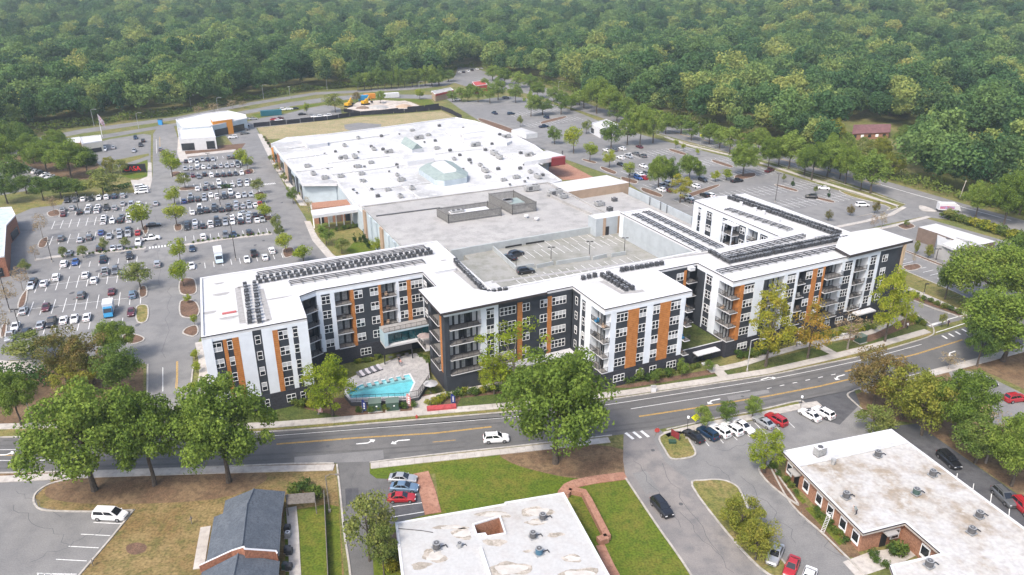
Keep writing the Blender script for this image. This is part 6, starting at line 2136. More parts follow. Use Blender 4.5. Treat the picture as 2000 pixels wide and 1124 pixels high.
for a in (
 # big oaks along the street
 ('oak', 185, 958, 765, 250, 'big spreading green oak leftmost of the three in front of the brown lawn'),
 ('oak', 302, 948, 762, 185, 'big green oak in the middle of the three in front of the brown lawn'),
 ('oak', 447, 942, 745, 215, 'big green oak rightmost of three, just behind the shingled house'),
 ('oak', 1085, 905, 690, 240, 'huge dark green oak in front of the middle block beside the side street'),
 ('oak', 1958, 706, 572, 190, 'big oak on the pine straw bank at the right edge'),
 ('oakdark', 1908, 716, 618, 70, 'smaller oak beside the big one on the right pine straw bank'),
 ('oak', 1925, 610, 478, 175, 'large olive green oak behind the cafe lot at the right'),
 ('oakdark', 1990, 560, 440, 120, 'dark oak at the right edge beside the cafe'),
 ('oakdark', 1845, 585, 500, 50, 'narrow oak at the left of the clump behind the cafe lot'),
 # street trees by the apartments
 ('tall_lime', 650, 812, 697, 118, 'bright yellow green tree beside the pool'),
 ('tall_sparse', 1003, 772, 612, 165, 'tall loose yellow green tree before the middle block'),
 ('tall_lime', 965, 770, 690, 70, 'low branching green tree under the corner balconies of the middle block'),
 ('tall_yellow', 1495, 716, 543, 95, 'tall yellow tree in front of the east balconies'),
 ('tall_gold', 1577, 700, 583, 90, 'orange and yellow tree between the east entrance and the tall yellow tree'),
 ('barebig', 1655, 682, 600, 75, 'nearly bare tree at the right half of the east front'),
 ('tall_lime', 1728, 668, 515, 88, 'green tree covering the right end of the east front'),
 ('tall_sparse', 1765, 640, 560, 55, 'loose light tree beside the corner patio of the apartments'),
 ('green', 1248, 745, 718, 22, 'small dark green tree left of three under the projecting wing'),
 ('green', 1280, 750, 720, 24, 'small bright green tree in the middle under the projecting wing'),
 ('green', 1331, 736, 700, 26, 'small green tree at the right corner of the projecting wing'),
 ('green', 1384, 728, 703, 24, 'small green tree beside the lobby steps'),
 # clump of autumn trees at the right, behind the brick office
 ('rust', 1706, 792, 678, 112, 'rust and green tree by the driveway at the right'),
 ('gold', 1760, 820, 712, 110, 'yellow green tree right of the rust coloured one'),
 ('gold', 1800, 850, 735, 120, 'golden tree in the middle of the right hand clump'),
 ('oak', 1862, 860, 730, 130, 'green tree at the right of the autumn clump beside the parked black car'),
 ('olive', 1700, 848, 795, 80, 'low olive tree at the front of the autumn clump'),
 ('oakdark', 1905, 905, 815, 110, 'dark tree overhanging the rear alley, left of two'),
 ('oak', 1975, 950, 815, 130, 'green tree overhanging the rear alley at the right edge'),
 ('barebig', 1925, 905, 795, 90, 'thin pale tree between the autumn clump and the hillside cars'),
 ('oakdark', 1990, 905, 800, 80, 'dark tree behind the rear alley by the right edge'),
 ('bare', 1852, 722, 690, 45, 'small bare tree beside the right pavement'),
 # front car park and side street
 ('green', 1372, 838, 793, 42, 'small street tree left of three above the parked row'),
 ('green', 1417, 828, 783, 42, 'small street tree in the middle of three above the parked row'),
 ('green', 1469, 815, 774, 40, 'small street tree right of three above the parked row'),
 ('tall_lime', 1492, 924, 838, 84, 'leafy green tree at the corner of the brick office'),
 ('gold', 1445, 1042, 975, 92, 'yellow brown tree on the lawn island beside the side street'),
 ('gold', 1475, 1095, 1015, 88, 'yellow tree at the lower end of the lawn island'),
 ('olive', 722, 1096, 972, 112, 'thin pale olive tree over the driveway'),
 ('olive', 750, 1124, 1030, 70, 'pale olive tree beside the porch of the white roofed office'),
 # left corner by the car park
 ('olive', 66, 700, 650, 100, 'wide low yellow green tree at the bottom left of the car park'),
 ('rust', 130, 748, 640, 95, 'brown and green tree left in the dark corner clump'),
 ('rust', 185, 750, 652, 110, 'rusty tree in the middle of the dark corner clump'),
 ('oak', 235, 705, 625, 75, 'green tree at the top of the dark corner clump'),
 ('oakdark', 238, 770, 668, 95, 'dark green tree at the right of the corner clump'),
 ('gold', 152, 772, 712, 88, 'bright yellow tree in front of the dark corner clump'),
 ('oak', 42, 832, 722, 90, 'green tree beside the lamp post at the left'),
 ('oakdark', -10, 800, 690, 60, 'dark tree cut by the left edge below the car park'),
 # aisle trees in the car parks
 ('lime', 337, 346, 304, 40, 'lime green tree with a lighter one behind, at the head of the main aisle'),
 ('lime', 331, 322, 290, 30, 'yellow green tree at the far end of the main aisle'),
 ('lime', 342, 400, 362, 34, 'round green tree on the aisle opposite the white vans'),
 ('lime', 346, 442, 399, 46, 'wide lime tree on the aisle island in the middle of the mall car park'),
 ('lime', 353, 512, 462, 36, 'lime tree on the aisle right below the crossing'),
 ('lime', 359, 560, 508, 44, 'pale lime tree on the rounded kerb island'),
 ('lime', 280, 450, 392, 46, 'lime green tree on the left side of the main aisle'),
 ('olive', 275, 566, 515, 60, 'dark spreading tree by the lower left aisle'),
 ('olive', 362, 368, 338, 32, 'thin grey green tree on the car park island'),
 ('lime', 474, 325, 288, 30, 'yellow green tree at the top right of the mall car park'),
 ('lime', 484, 332, 300, 24, 'dark yellow tree beside the top right island'),
 ('olive', 505, 380, 348, 28, 'orange tinted tree on the right side of the mall car park'),
 ('lime', 516, 430, 398, 34, 'round tree with reddish top on the right side of the mall car park'),
 ('lime', 511, 396, 378, 26, 'low lime tree on the right side of the mall car park'),
 ('olive', 541, 455, 420, 24, 'narrow olive tree, upper of the two by the lane'),
 ('olive', 548, 468, 436, 22, 'narrow olive tree, lower of the two by the lane'),
 ('lime', 559, 494, 455, 36, 'round green tree at the right end of the walkway'),
 ('lime', 593, 512, 478, 42, 'bright lime tree right behind the west wing'),
 ('lime', 368, 592, 574, 16, 'small lime sapling on the first kerb island'),
 ('lime', 381, 636, 614, 15, 'small lime sapling beside the white roof'),
 ('lime', 383, 702, 682, 20, 'small green sapling by the west walk, upper of three'),
 ('lime', 385, 728, 708, 20, 'small green sapling by the west walk, middle of three'),
 ('lime', 380, 768, 745, 24, 'small green sapling by the west walk, lowest of three'),
 ('olive', 125, 506, 481, 20, 'yellowish small tree on the walkway, first from the left'),
 ('olive', 163, 504, 479, 24, 'yellowish small tree on the walkway, second from the left'),
 ('olive', 206, 492, 464, 20, 'yellowish small tree on the walkway, third from the left'),
 ('olive', 247, 487, 464, 20, 'yellowish small tree on the walkway, fourth from the left'),
 ('bare', 107, 418, 381, 26, 'bare pinkish tree at the top left of the west car park'),
 ('bare', 85, 468, 414, 32, 'bare grey tree on the left edge of the west car park'),
 ('bare', 70, 508, 478, 24, 'bare orange tree left of the walkway end'),
 ('olive', 52, 535, 508, 26, 'yellow tree left of the walkway end'),
 ('bare', 45, 568, 520, 40, 'bare pinkish tree left of the parked black car'),
 ('bare', 20, 610, 545, 46, 'bare brown tree at the left edge of the lower car park'),
 ('bare', 8, 660, 588, 40, 'bare brown tree cut by the left edge'),
 # mall west side and garden
 ('olive', 531, 318, 302, 15, 'small yellow tree on the mall walk, farthest'),
 ('olive', 543, 338, 318, 17, 'small yellow tree on the mall walk, second'),
 ('olive', 556, 358, 338, 17, 'small orange tree on the mall walk, third'),
 ('green', 573, 398, 362, 26, 'dark green tree at the mall corner'),
 ('bare', 603, 415, 382, 20, 'thin dark tree beside the loading yard'),
 ('green', 638, 480, 436, 40, 'dark round tree in the mall garden'),
 ('olive', 668, 496, 465, 38, 'olive tree in the mall garden nearest the west wing'),
 ('lime', 738, 492, 462, 30, 'bright green round tree against the grey store wall'),
 ('conifer', 693, 474, 453, 11, 'dark conifer in the garden, first from the left'),
 ('conifer', 704, 474, 454, 10, 'dark conifer in the garden, second from the left'),
 ('conifer', 711, 472, 446, 11, 'dark conifer in the garden, tall one in the middle'),
 ('conifer', 715, 478, 456, 12, 'dark conifer in the garden, fourth from the left'),
 ('conifer', 721, 486, 464, 12, 'dark conifer in the garden, nearest the lawn'),
 # left edge and frontage
 ('oakdark', 20, 300, 236, 70, 'dark tree at the left edge above the hidden lot'),
 ('oakdark', 48, 306, 240, 64, 'tall dark tree at the upper left, second from the left edge'),
 ('oak', 8, 340, 262, 70, 'green tree at the left edge beside the row of hidden cars'),
 ('oak', 66, 320, 262, 58, 'green tree left of the broad one over the row of cars'),
 ('oakdark', 118, 318, 268, 52, 'dark tree between the two broad trees over the row of cars'),
 ('oakdark', 160, 326, 282, 52, 'dark tree at the right end of the upper left grove'),
 ('oak', 112, 292, 252, 44, 'tree behind the upper left grove beside the brick restaurant end'),
 ('oakdark', 34, 362, 300, 62, 'dark tree in front of the hidden lot at the left'),
 ('oakdark', 120, 388, 345, 52, 'dark evergreen in the middle of the upper left hedge'),
 ('oakdark', 152, 384, 348, 46, 'dark evergreen at the right end of the upper left hedge'),
 ('oak', 92, 336, 275, 75, 'broad tree over the row of cars at the upper left'),
 ('oak', 140, 348, 274, 85, 'broad green tree right of the row of cars at the upper left'),
 ('oakdark', 172, 340, 290, 50, 'dark tree beside the small restaurant'),
 ('olive', 203, 382, 330, 72, 'wide olive tree above the top row of the west car park'),
 ('gold', 216, 340, 305, 26, 'small orange tree next to the sign'),
 ('olive', 237, 342, 312, 30, 'yellow tree left of the red sign'),
 ('oakdark', 85, 392, 345, 46, 'dark evergreen beside the hedge at the upper left'),
 ('oakdark', 15, 398, 330, 60, 'dark tree at the left edge behind the brick shop'),
 ('oakdark', 52, 378, 342, 40, 'dark bushy tree by the lane behind the brick shop'),
 ('olive', 655, 220, 183, 44, 'rounded olive tree beside the construction yard'),
 ('green', 743, 202, 176, 22, 'green tree in the construction yard'),
 ('rust', 697, 200, 180, 20, 'orange tree at the back of the construction yard'),
 ('lime', 820, 195, 172, 20, 'yellow green tree at the corner of the construction yard'),
 ('bare', 420, 224, 200, 30, 'bare reddish tree behind the orange portal, left'),
 ('bare', 455, 214, 194, 24, 'bare purple tree behind the orange portal, middle'),
 ('bare', 475, 212, 196, 20, 'bare red tree behind the orange portal, right'),
 ('bare', 390, 228, 206, 26, 'bare brown tree behind the white shop roof'),
 ('lime', 600, 226, 200, 14, 'thin young tree in the far car park'),
 # far trees right of the mall
 ('green', 884, 200, 176, 24, 'green tree first from the left in the far row'),
 ('green', 902, 200, 170, 30, 'green tree second from the left in the far row'),
 ('green', 914, 199, 172, 22, 'green tree third from the left in the far row'),
 ('green', 934, 200, 168, 34, 'green tree fourth from the left in the far row'),
 ('green', 957, 202, 160, 30, 'green tree fifth from the left in the far row'),
 ('green', 973, 196, 152, 36, 'tall green tree sixth from the left in the far row'),
 ('green', 1007, 201, 160, 34, 'green tree at the right end of the far row'),
 ('green', 1037, 228, 178, 34, 'green tree left in the group beside the far lot'),
 ('oakdark', 1060, 225, 188, 42, 'dark tree in the middle of the group beside the far lot'),
 ('green', 1096, 224, 182, 36, 'green tree right in the group beside the far lot'),
 ('olive', 1016, 248, 226, 14, 'young tree beside the mall lane'),
 ('green', 1083, 282, 245, 34, 'green tree before the small bank, left'),
 ('lime', 1120, 300, 245, 40, 'bright green tree before the small bank, left of its wall'),
 ('olive', 1145, 262, 235, 22, 'flowering pale tree against the small bank'),
 ('green', 1193, 292, 232, 46, 'green tree right before the small bank'),
 ('green', 1225, 284, 215, 46, 'tall green tree right of the small bank'),
 ('oak', 1250, 285, 208, 50, 'tallest tree right of the small bank'),
 ('green', 1275, 280, 212, 48, 'broad tree at the end of the row right of the small bank'),
 ('lime', 1152, 316, 278, 32, 'round lime tree on a long island, left'),
 ('lime', 1190, 328, 290, 28, 'round lime tree on a long island, middle'),
 ('lime', 1228, 348, 316, 26, 'round lime tree on a long island by the parked blue car'),
 ('oak', 1285, 372, 302, 50, 'loose tall tree left in the pair inside the east car park'),
 ('oakdark', 1312, 366, 308, 40, 'dark tree between the pair inside the east car park'),
 ('oak', 1346, 352, 302, 44, 'loose tall tree right in the pair inside the east car park'),
 ('oakdark', 1366, 352, 322, 26, 'low dark tree at the right of the pair in the east car park'),
 ('tall_yellow', 1328, 396, 336, 48, 'golden tree at the near side of the east car park'),
 ('lime', 1397, 355, 332, 20, 'small green tree on the red edged island, left'),
 ('lime', 1418, 352, 329, 24, 'small green tree on the red edged island, right'),
 ('oak', 1451, 344, 280, 66, 'big rounded tree on the red mulch island'),
 ('lime', 1319, 290, 272, 12, 'narrow sapling by the footpath, upper'),
 ('lime', 1334, 296, 280, 10, 'narrow sapling by the footpath, second'),
 ('lime', 1361, 303, 290, 10, 'narrow sapling by the footpath, third'),
 ('conifer', 1548, 364, 346, 10, 'small dark evergreen on the right car park island'),
 ('conifer', 1618, 386, 370, 9, 'small dark evergreen near the white van'),
 ('olive', 1530, 356, 340, 9, 'thin yellow sapling on the right car park island'),
 ('olive', 1592, 380, 363, 10, 'thin sapling beside the black car on the right'),
 ('rust', 1617, 432, 410, 16, 'small rust tree at the near corner of the east car park'),
 ('rust', 1660, 422, 400, 16, 'small rust tree beside the white van'),
 ('rust', 1708, 418, 392, 18, 'rust brown tree by the corner lawn'),
 ('bare', 1705, 452, 418, 20, 'thin dark tree by the entry road, left'),
 ('bare', 1721, 446, 414, 20, 'thin dark tree by the entry road, right'),
 ('gold', 1788, 498, 468, 10, 'thin yellow sapling in the cafe mulch strip, left'),
 ('gold', 1812, 505, 478, 18, 'yellow sapling in the cafe mulch strip, right'),
 ('bare', 1782, 520, 492, 9, 'thin sapling on the cafe lot island'),
 ('olive', 1770, 445, 430, 12, 'small shrub like tree on the cafe entry island'),
 ('olive', 1838, 640, 612, 16, 'small yellow tree on the apartment corner bed'),
 ('olive', 1852, 430, 408, 26, 'pale round tree beside the ring road service truck'),
):
 tree(*a)
for a in (('olive', 1682, 314, 268, 44, 'low yellow green tree in front of the brick house'), ('gold', 1716, 322, 267, 46, 'golden tree in front of the brick house, right one'), ('green', 1652, 304, 258, 42, 'green tree left of the brick house'), ('oakdark', 1762, 296, 246, 46, 'round dark tree at the right end of the brick house'),
  ('green', 1700, 346, 292, 50, 'green tree by the ring road below the brick house'), ('gold', 1740, 350, 296, 46, 'yellowish tree by the ring road right of the house'), ('olive', 1665, 334, 284, 46, 'olive tree by the ring road left of the house'), ('gold', 1625, 300, 232, 46, 'yellow green tree on the left before the brick house')):
 tree(*a)
# trees along the ring road
RRD = [(1140, 212, 172, 44), (1165, 222, 150, 60), (1190, 228, 168, 52), (1425, 300, 246, 44), (1500, 330, 268, 46), (1540, 330, 255, 56), (1585, 352, 278, 62), (1615, 345, 275, 60), (1650, 360, 285, 58), (1700, 378, 300, 72), (1620, 338, 262, 50), (1550, 300, 256, 50), (1480, 300, 250, 44),
 (1905, 425, 355, 60), (1960, 440, 335, 80), (1990, 420, 330, 70)]
for i, (x, yb, yt, w) in enumerate(sorted(RRD)):
 tree('oak' if i % 3 else 'green', x, yb, yt, w, 'broad green tree beside the ring road, %s from the left' % ordw(i + 1), 'trees along the ring road')
BELT = [(1115, 216, 186, 34), (1132, 206, 176, 36), (1205, 240, 198, 44), (1222, 232, 190, 40), (1245, 246, 205, 40), (1262, 240, 200, 44), (1300, 262, 222, 40), (1330, 262, 224, 44), (1350, 275, 236, 40), (1385, 282, 240, 46), (1405, 290, 248, 40), (1455, 300, 255, 46), (1520, 325, 270, 52), (1570, 342, 285, 52), (1680, 372, 305, 56), (1640, 350, 290, 50),
  (858, 168, 140, 30), (876, 160, 136, 28), (845, 170, 146, 26), (962, 158, 126, 34), (985, 166, 132, 34), (1012, 172, 140, 34), (1035, 178, 144, 32), (948, 176, 152, 22), (920, 184, 164, 22), (1050, 192, 160, 32), (1082, 200, 168, 34), (1100, 206, 176, 30)]
for i, (x, yb, yt, w) in enumerate(sorted(BELT)):
 tree('green' if i % 3 else 'oak', x, yb, yt, w, 'light green tree in the belt along the ring road, %s from the left' % ordw(i + 1), 'trees in the belt along the ring road')
# tree line behind the construction yard
for i in range(13):
 x = 700 + i * 13.0 + TR.uniform(-2, 2)
 tree('green' if i % 4 else 'oakdark', x, 178 - i * .9, 138 - i + TR.uniform(-5, 5), 26 + TR.uniform(-2, 6), 'tree in the straight row behind the construction yard, %s from the left' % ordw(i + 1), 'trees in the row behind the construction yard')

# shrubs in the front beds
SH = random.Random(9)
def shrubs(pts, n, where, kind='shrub', smin=.7, smax=1.3, group=None):
 p = GP(pts)
 d = [0]
 for i in range(1, len(p)):
  d.append(d[-1] + (Vector(p[i]) - Vector(p[i - 1])).length)
 for k in range(n):
  s = d[-1] * (k + .5) / n
  for i in range(1, len(p)):
   if s <= d[i]:
    q = Vector(p[i - 1]).lerp(Vector(p[i]), (s - d[i - 1]) / (d[i] - d[i - 1]))
    break
  z = SH.uniform(smin, smax)
  kd = kind if kind != 'mix' else SH.choice(('shrub', 'shrub', 'shrubgold'))
  plant(kd, (q.x + SH.uniform(-.3, .3), q.y + SH.uniform(-.3, .3), 0), 1.3 * z, 1.9 * z, '%s %sshrub from the left %s' % (ordw(k + 1), 'golden ' if kd == 'shrubgold' else '', where), 'shrubs ' + where, 'shrub')
shrubs([(570, 792), (610, 800), (640, 790)], 5, 'in the bed left of the pool', 'mix', 1, 1.6)
shrubs([(690, 808), (745, 802), (812, 796)], 9, 'around the green transformers', 'shrub', .8, 1.2)
shrubs([(845, 788), (880, 778), (940, 768), (985, 762)], 14, 'along the path above the red kerb', 'mix', .8, 1.3)
shrubs([(836, 792), (860, 786)], 3, 'right beside the red kerb', 'shrubgold', .8, 1.1)
shrubs([(1215, 752), (1265, 742), (1330, 728), (1370, 718)], 12, 'below the projecting wing', 'shrub', .8, 1.5)
shrubs([(1440, 702), (1480, 694), (1510, 686)], 7, 'below the corner balconies of the east front', 'shrub', 1, 1.6)
shrubs([(1560, 674), (1610, 662), (1660, 652), (1710, 642)], 11, 'along the foot of the east front', 'mix', .9, 1.5)
shrubs([(1760, 615), (1785, 628), (1808, 637)], 6, 'on the corner bed of the apartments', 'mix', 1, 1.5)
shrubs([(1770, 575), (1830, 596), (1878, 616)], 8, 'in the mulch strip by the side road', 'shrub', .8, 1.2)
shrubs([(1840, 425), (1880, 436), (1930, 452), (1975, 466), (2005, 476)], 22, 'in the long bed behind the cafe', 'mix', 1.6, 2.6)
shrubs([(1505, 912), (1535, 945), (1560, 972)], 5, 'at the left foot of the brick office', 'shrub', .7, 1.2)
shrubs([(1590, 1000), (1620, 1030), (1650, 1062)], 8, 'in the hedge strip of the brick office', 'shrub', .7, 1.0)
shrubs([(1745, 1085), (1762, 1082)], 2, 'in the recess of the brick office', 'shrub', 1.4, 1.8)
shrubs([(1700, 1085), (1712, 1100), (1730, 1108)], 3, 'beside the office entrance walk', 'shrub', .8, 1.2)
shrubs([(745, 1078), (760, 1105), (770, 1124)], 5, 'at the left side of the white roofed office', 'mix', 1, 1.6)
shrubs([(562, 966), (600, 958), (618, 968), (622, 980)], 6, 'around the slatted canopy', 'shrub', 1, 1.5)
shrubs([(690, 712), (720, 706), (748, 700)], 7, 'along the wall behind the loungers', 'mix', .6, .9)
shrubs([(845, 745), (838, 760), (850, 770)], 4, 'beside the white umbrella', 'shrub', .8, 1.2)
shrubs([(820, 700), (832, 706), (840, 716)], 4, 'below the terrace by the pool', 'shrub', .9, 1.3)
shrubs([(1440, 1015), (1470, 1050), (1500, 1085)], 5, 'under the yellow trees on the lawn island', 'shrubgold', .8, 1.2)
shrubs([(118, 503), (180, 497), (230, 491), (280, 485)], 16, 'along the walkway in the west car park', 'shrub', .5, .7)
shrubs([(372, 476), (420, 469), (480, 462), (530, 456)], 16, 'along the walkway in the mall car park', 'shrub', .5, .7)
shrubs([(515, 268), (535, 300), (560, 340), (590, 388)], 16, 'on the mall walk', 'mix', .7, 1.1)
shrubs([(655, 452), (680, 448), (700, 443)], 6, 'before the entrance portico', 'shrub', .8, 1.2)

def hedge(pts, w, h, label):
 p = GP(pts)
 r = np.random.RandomState(len(label))
 Ls = sum((Vector(p[i + 1]) - Vector(p[i])).length for i in range(len(p) - 1))
 c = Vector(p[0]).lerp(Vector(p[-1]), .5)
 V, F = [], []
 nq = int(Ls * (w + 2 * h) * 9)
 for _ in range(nq):
  i = r.randint(len(p) - 1)
  q = Vector(p[i]).lerp(Vector(p[i + 1]), r.rand())
  d = (Vector(p[i + 1]) - Vector(p[i])).normalized()
  nn = Vector((-d.y, d.x))
  s, z = r.uniform(-1, 1) * w / 2, h * (1 - r.rand() ** 2.2) * (1 + .12 * math.sin(q.x * 1.3) + .1 * math.sin(q.y * 2.1))
  pp = Vector((q.x + nn.x * s - c.x, q.y + nn.y * s - c.y, z))
  a = Vector(r.normal(size=3)).normalized() * r.uniform(.15, .32)
  b = a.orthogonal().normalized() * a.length * .7
  o = len(V)
  V += [pp - a, pp - b, pp + a, pp + b]
  F.append((o, o + 1, o + 2, o + 3))
 me = bpy.data.meshes.new('hedge')
 me.from_pydata([tuple(v) for v in V], [], F)
 me.materials.append(LF['hedge'])
 o = put('hedge', me, None, (c.x, c.y, 0))
 return tag(o, label, 'hedge')
hedge([(-10, 752), (30, 748), (70, 745), (108, 742)], 7, 3.0, 'broad dark hedge at the left behind the yellow tree')
hedge([(100, 378), (135, 374), (165, 370)], 3, 3.2, 'dark hedge along the grass strip at the upper left')
hedge([(205, 376), (235, 370), (255, 364)], 2.5, 1.6, 'low brown green hedge above the top row of the west car park')
hedge([(432, 369), (455, 367)], 1.6, 1.3, 'short clipped hedge between parked cars in the mall car park')

# the woods: the nearest trees one by one, all the rest as one mass
WOODL = [(-420, 345), (-60, 296), (0, 278), (70, 262), (160, 250), (347, 226), (490, 198), (617, 178), (700, 172), (790, 168), (845, 158), (880, 147), (897, 135), (935, 131), (955, 143), (1010, 155), (1060, 166), (1110, 183), (1170, 207), (1290, 232), (1420, 266), (1500, 284), (1600, 314), (1740, 356), (1880, 397), (2000, 429), (2350, 526)]
WP = [tuple(G(x, y))[:2] for x, y in WOODL]
WPOLY = WP + [(2600, 700), (2600, 3800), (-2600, 3800), (-2600, 700)]
HSE = G(1700, 258)
CLEAR = [(HSE.x, HSE.y - 4, 22), (HSE.x - 3, HSE.y - 24, 19), (HSE.x - 6, HSE.y - 42, 15), (G(1955, 312).x, G(1955, 312).y, 24), (G(1905, 292).x, G(1905, 292).y, 12), (G(1540, 10, 15).x, G(1540, 10, 15).y, 45)]
WK = []
for s in range(7):
 rr = random.Random(100 + s)
 R, H = rr.uniform(5.2, 7.8), rr.uniform(16, 22)
 me, C = crown_mesh('forest_crown', 200 + s, R, H * .42, H * .60, 30, 2.5, 60, 1.0, LF['wood'], low=-.6, hollow=.45)
 WK.append((me, R, H))
for s in range(2):
 me, C = crown_mesh('forest_crown', 300 + s, 4.0, 9.0, 13.0, 30, 1.7, 50, .85, LF['pine'], low=-.9, hollow=.1)
 WK.append((me, 4.0, 22))

FR = random.Random(77)
pts = []
y = 200.0
while y < 2250:
 step = 9.4 if y < 700 else (10.6 if y < 1200 else 13.0)
 hw = y * .74 + 60
 x = -hw
 while x < hw:
  px_, py_ = x + FR.uniform(-.45, .45) * step, y + FR.uniform(-.45, .45) * step
  if inpoly(px_, py_, WPOLY) and not (.76 * HSE.length < math.hypot(px_, py_) < HSE.length and abs(px_ * HSE.y - py_ * HSE.x) / HSE.length < 14) and not any((px_ - c[0]) ** 2 + (py_ - c[1]) ** 2 < c[2] ** 2 for c in CLEAR):
   pts.append((px_, py_))
  x += step
 y += step
# trees standing at the edge of the woods show whole
def edge_depth(p):
 return min((Vector(p) - Vector(WP[i]).lerp(Vector(WP[i + 1]), t)).length for i in range(len(WP) - 1) for t in (0, .25, .5, .75))
near = sorted((p for p in pts if p[1] < 900 and abs(p[0]) < p[1] * .69 + 10), key=lambda p: edge_depth(p) + math.hypot(*p) * .05)
FRONT = set(near[:250])
ZONES = ((-1e9, -150, 'on the left behind the frontage road'), (-150, 60, 'behind the construction yard'), (60, 175, 'behind the far right lots'), (175, 1e9, 'on the right beyond the ring road'))
for i, p in enumerate(sorted(FRONT)):
 k = FR.choice((0, 1, 2, 3, 4, 5, 6, 7, 8))
 if p[0] < -150 and FR.random() < .3:
  k = 7 + FR.randrange(2)
 me, R, H = WK[k]
 s = FR.uniform(.7, 1.3)
 o = put('forest_tree', me, None, (p[0], p[1], hill(*p) - .3), FR.uniform(0, 6.28), scale=(s * FR.uniform(.9, 1.15), s * FR.uniform(.9, 1.15), s))
 zn = [z for z in ZONES if z[0] <= p[0] < z[1]][0][2]
 tag(o, ('dark pine' if k > 6 else 'leafy tree') + ' at the front of the woods ' + zn, 'tree', 'trees at the front of the woods ' + zn)
rest = [p for p in pts if p not in FRONT]
kitc = bpy.data.collections.new('woodland_kit')
for k, (me, R, H) in enumerate(WK):
 o = bpy.data.objects.new('woodland_sample_%d' % k, me)
 kitc.objects.link(o)
wme = bpy.data.meshes.new('woodland')
wme.from_pydata([(p[0], p[1], hill(*p) - .3) for p in rest], [], [])
at = wme.attributes.new('tree_size', 'FLOAT_VECTOR', 'POINT')
at.data.foreach_set('vector', [v for p in rest for s in (FR.choice((.7, .8, .9, 1, 1.05, 1.15, 1.35)) * FR.uniform(.92, 1.08) * (1.0 if p[1] < 1200 else 1.2),) for v in (s * FR.uniform(.9, 1.2), s * FR.uniform(.9, 1.2), s)])
wob = put('woodland', wme, None, kind='stuff')
ng = bpy.data.node_groups.new('woodland', 'GeometryNodeTree')
ng.interface.new_socket('Geometry', in_out='INPUT', socket_type='NodeSocketGeometry')
ng.interface.new_socket('Geometry', in_out='OUTPUT', socket_type='NodeSocketGeometry')
N, L = ng.nodes, ng.links
gi, go = N.new('NodeGroupInput'), N.new('NodeGroupOutput')
ip = N.new('GeometryNodeInstanceOnPoints')
ci = N.new('GeometryNodeCollectionInfo')
ci.inputs['Collection'].default_value = kitc
ci.inputs['Separate Children'].default_value = True
ci.inputs['Reset Children'].default_value = True
na = N.new('GeometryNodeInputNamedAttribute')
na.data_type = 'FLOAT_VECTOR'
na.inputs['Name'].default_value = 'tree_size'
rv = N.new('FunctionNodeRandomValue')
rv.data_type = 'FLOAT_VECTOR'
rv.inputs[0].default_value = (0, 0, 0)
rv.inputs[1].default_value = (.06, .06, 6.28)
L.new(gi.outputs[0], ip.inputs['Points'])
L.new(ci.outputs[0], ip.inputs['Instance'])
ip.inputs['Pick Instance'].default_value = True
ri = N.new('FunctionNodeRandomValue')
ri.data_type = 'INT'
ri.inputs['Min'].default_value = 0
ri.inputs['Max'].default_value = len(WK) - 1
L.new(ri.outputs['Value'] if ri.outputs['Value'].enabled else [q for q in ri.outputs if q.enabled][0], ip.inputs['Instance Index'])
L.new([q for q in rv.outputs if q.enabled][0], ip.inputs['Rotation'])
L.new([q for q in na.outputs if q.enabled][0], ip.inputs['Scale'])
L.new(ip.outputs[0], go.inputs[0])
md = wob.modifiers.new('woodland', 'NODES')
md.node_group = ng
# the forest floor under them
r = np.random.RandomState(4)
V, F = [], []
EDG = [Vector(p) for p in WP[1:-1]]
for i in range(len(EDG) - 1):
 a, b = EDG[i], EDG[i + 1]
 u = (b - a)
 nn = Vector((-u.y, u.x)).normalized()
 for _ in range(int(u.length * 22)):
  q = a + u * r.rand() + nn * r.uniform(1.5, 10)
  lump = .55 + .45 * math.sin(q.x * .21 + 1.3 * math.sin(q.y * .17))
  z = (1.2 + 3.2 * lump) * r.rand() ** .7
  c = Vector((q.x, q.y, z))
  e = Vector(r.normal(size=3)).normalized() * r.uniform(.3, .6)
  f = e.orthogonal().normalized() * e.length * .7
  o = len(V)
  V += [c - e, c - f, c + e, c + f]
  F.append((o, o + 1, o + 2, o + 3))
me = bpy.data.meshes.new('undergrowth')
me.from_pydata([tuple(v) for v in V], [], F)
me.materials.append(LF['shrub'])
put('undergrowth', me, None, kind='stuff')
# ------------------------------------------------------------------ vehicles
PAINT = {'w': ('white', (.70, .70, .70), 0), 's': ('silver', (.40, .41, .42), .4), 'g': ('grey', (.13, .135, .14), .3), 'k': ('black', (.012, .012, .014), 0), 'b': ('blue', (.02, .07, .24), .2),
  'r': ('red', (.33, .015, .02), 0), 'm': ('maroon', (.10, .015, .02), .2), 'l': ('pale blue', (.16, .24, .33), .4), 't': ('dark blue', (.012, .035, .075), .3)}
PM = {k: mat('car_paint_' + v[0].replace(' ', '_'), v[1], .28, metal=v[2], spec=.5, coat=.6) for k, v in PAINT.items()}
M_CGL = mat('car_glass', (.012, .014, .018), .06, spec=.7)
M_TYRE = mat('tyre_rubber', (.015, .015, .015), .9)
M_RIM = mat('wheel_rim', (.35, .35, .36), .35, metal=.7)
M_TRIM = mat('car_trim', (.02, .02, .022), .6)
M_HEAD = mat('headlight_lens', (.65, .66, .68), .15, spec=.6)
M_TAIL = mat('taillight_lens', (.30, .01, .012), .25, spec=.5)
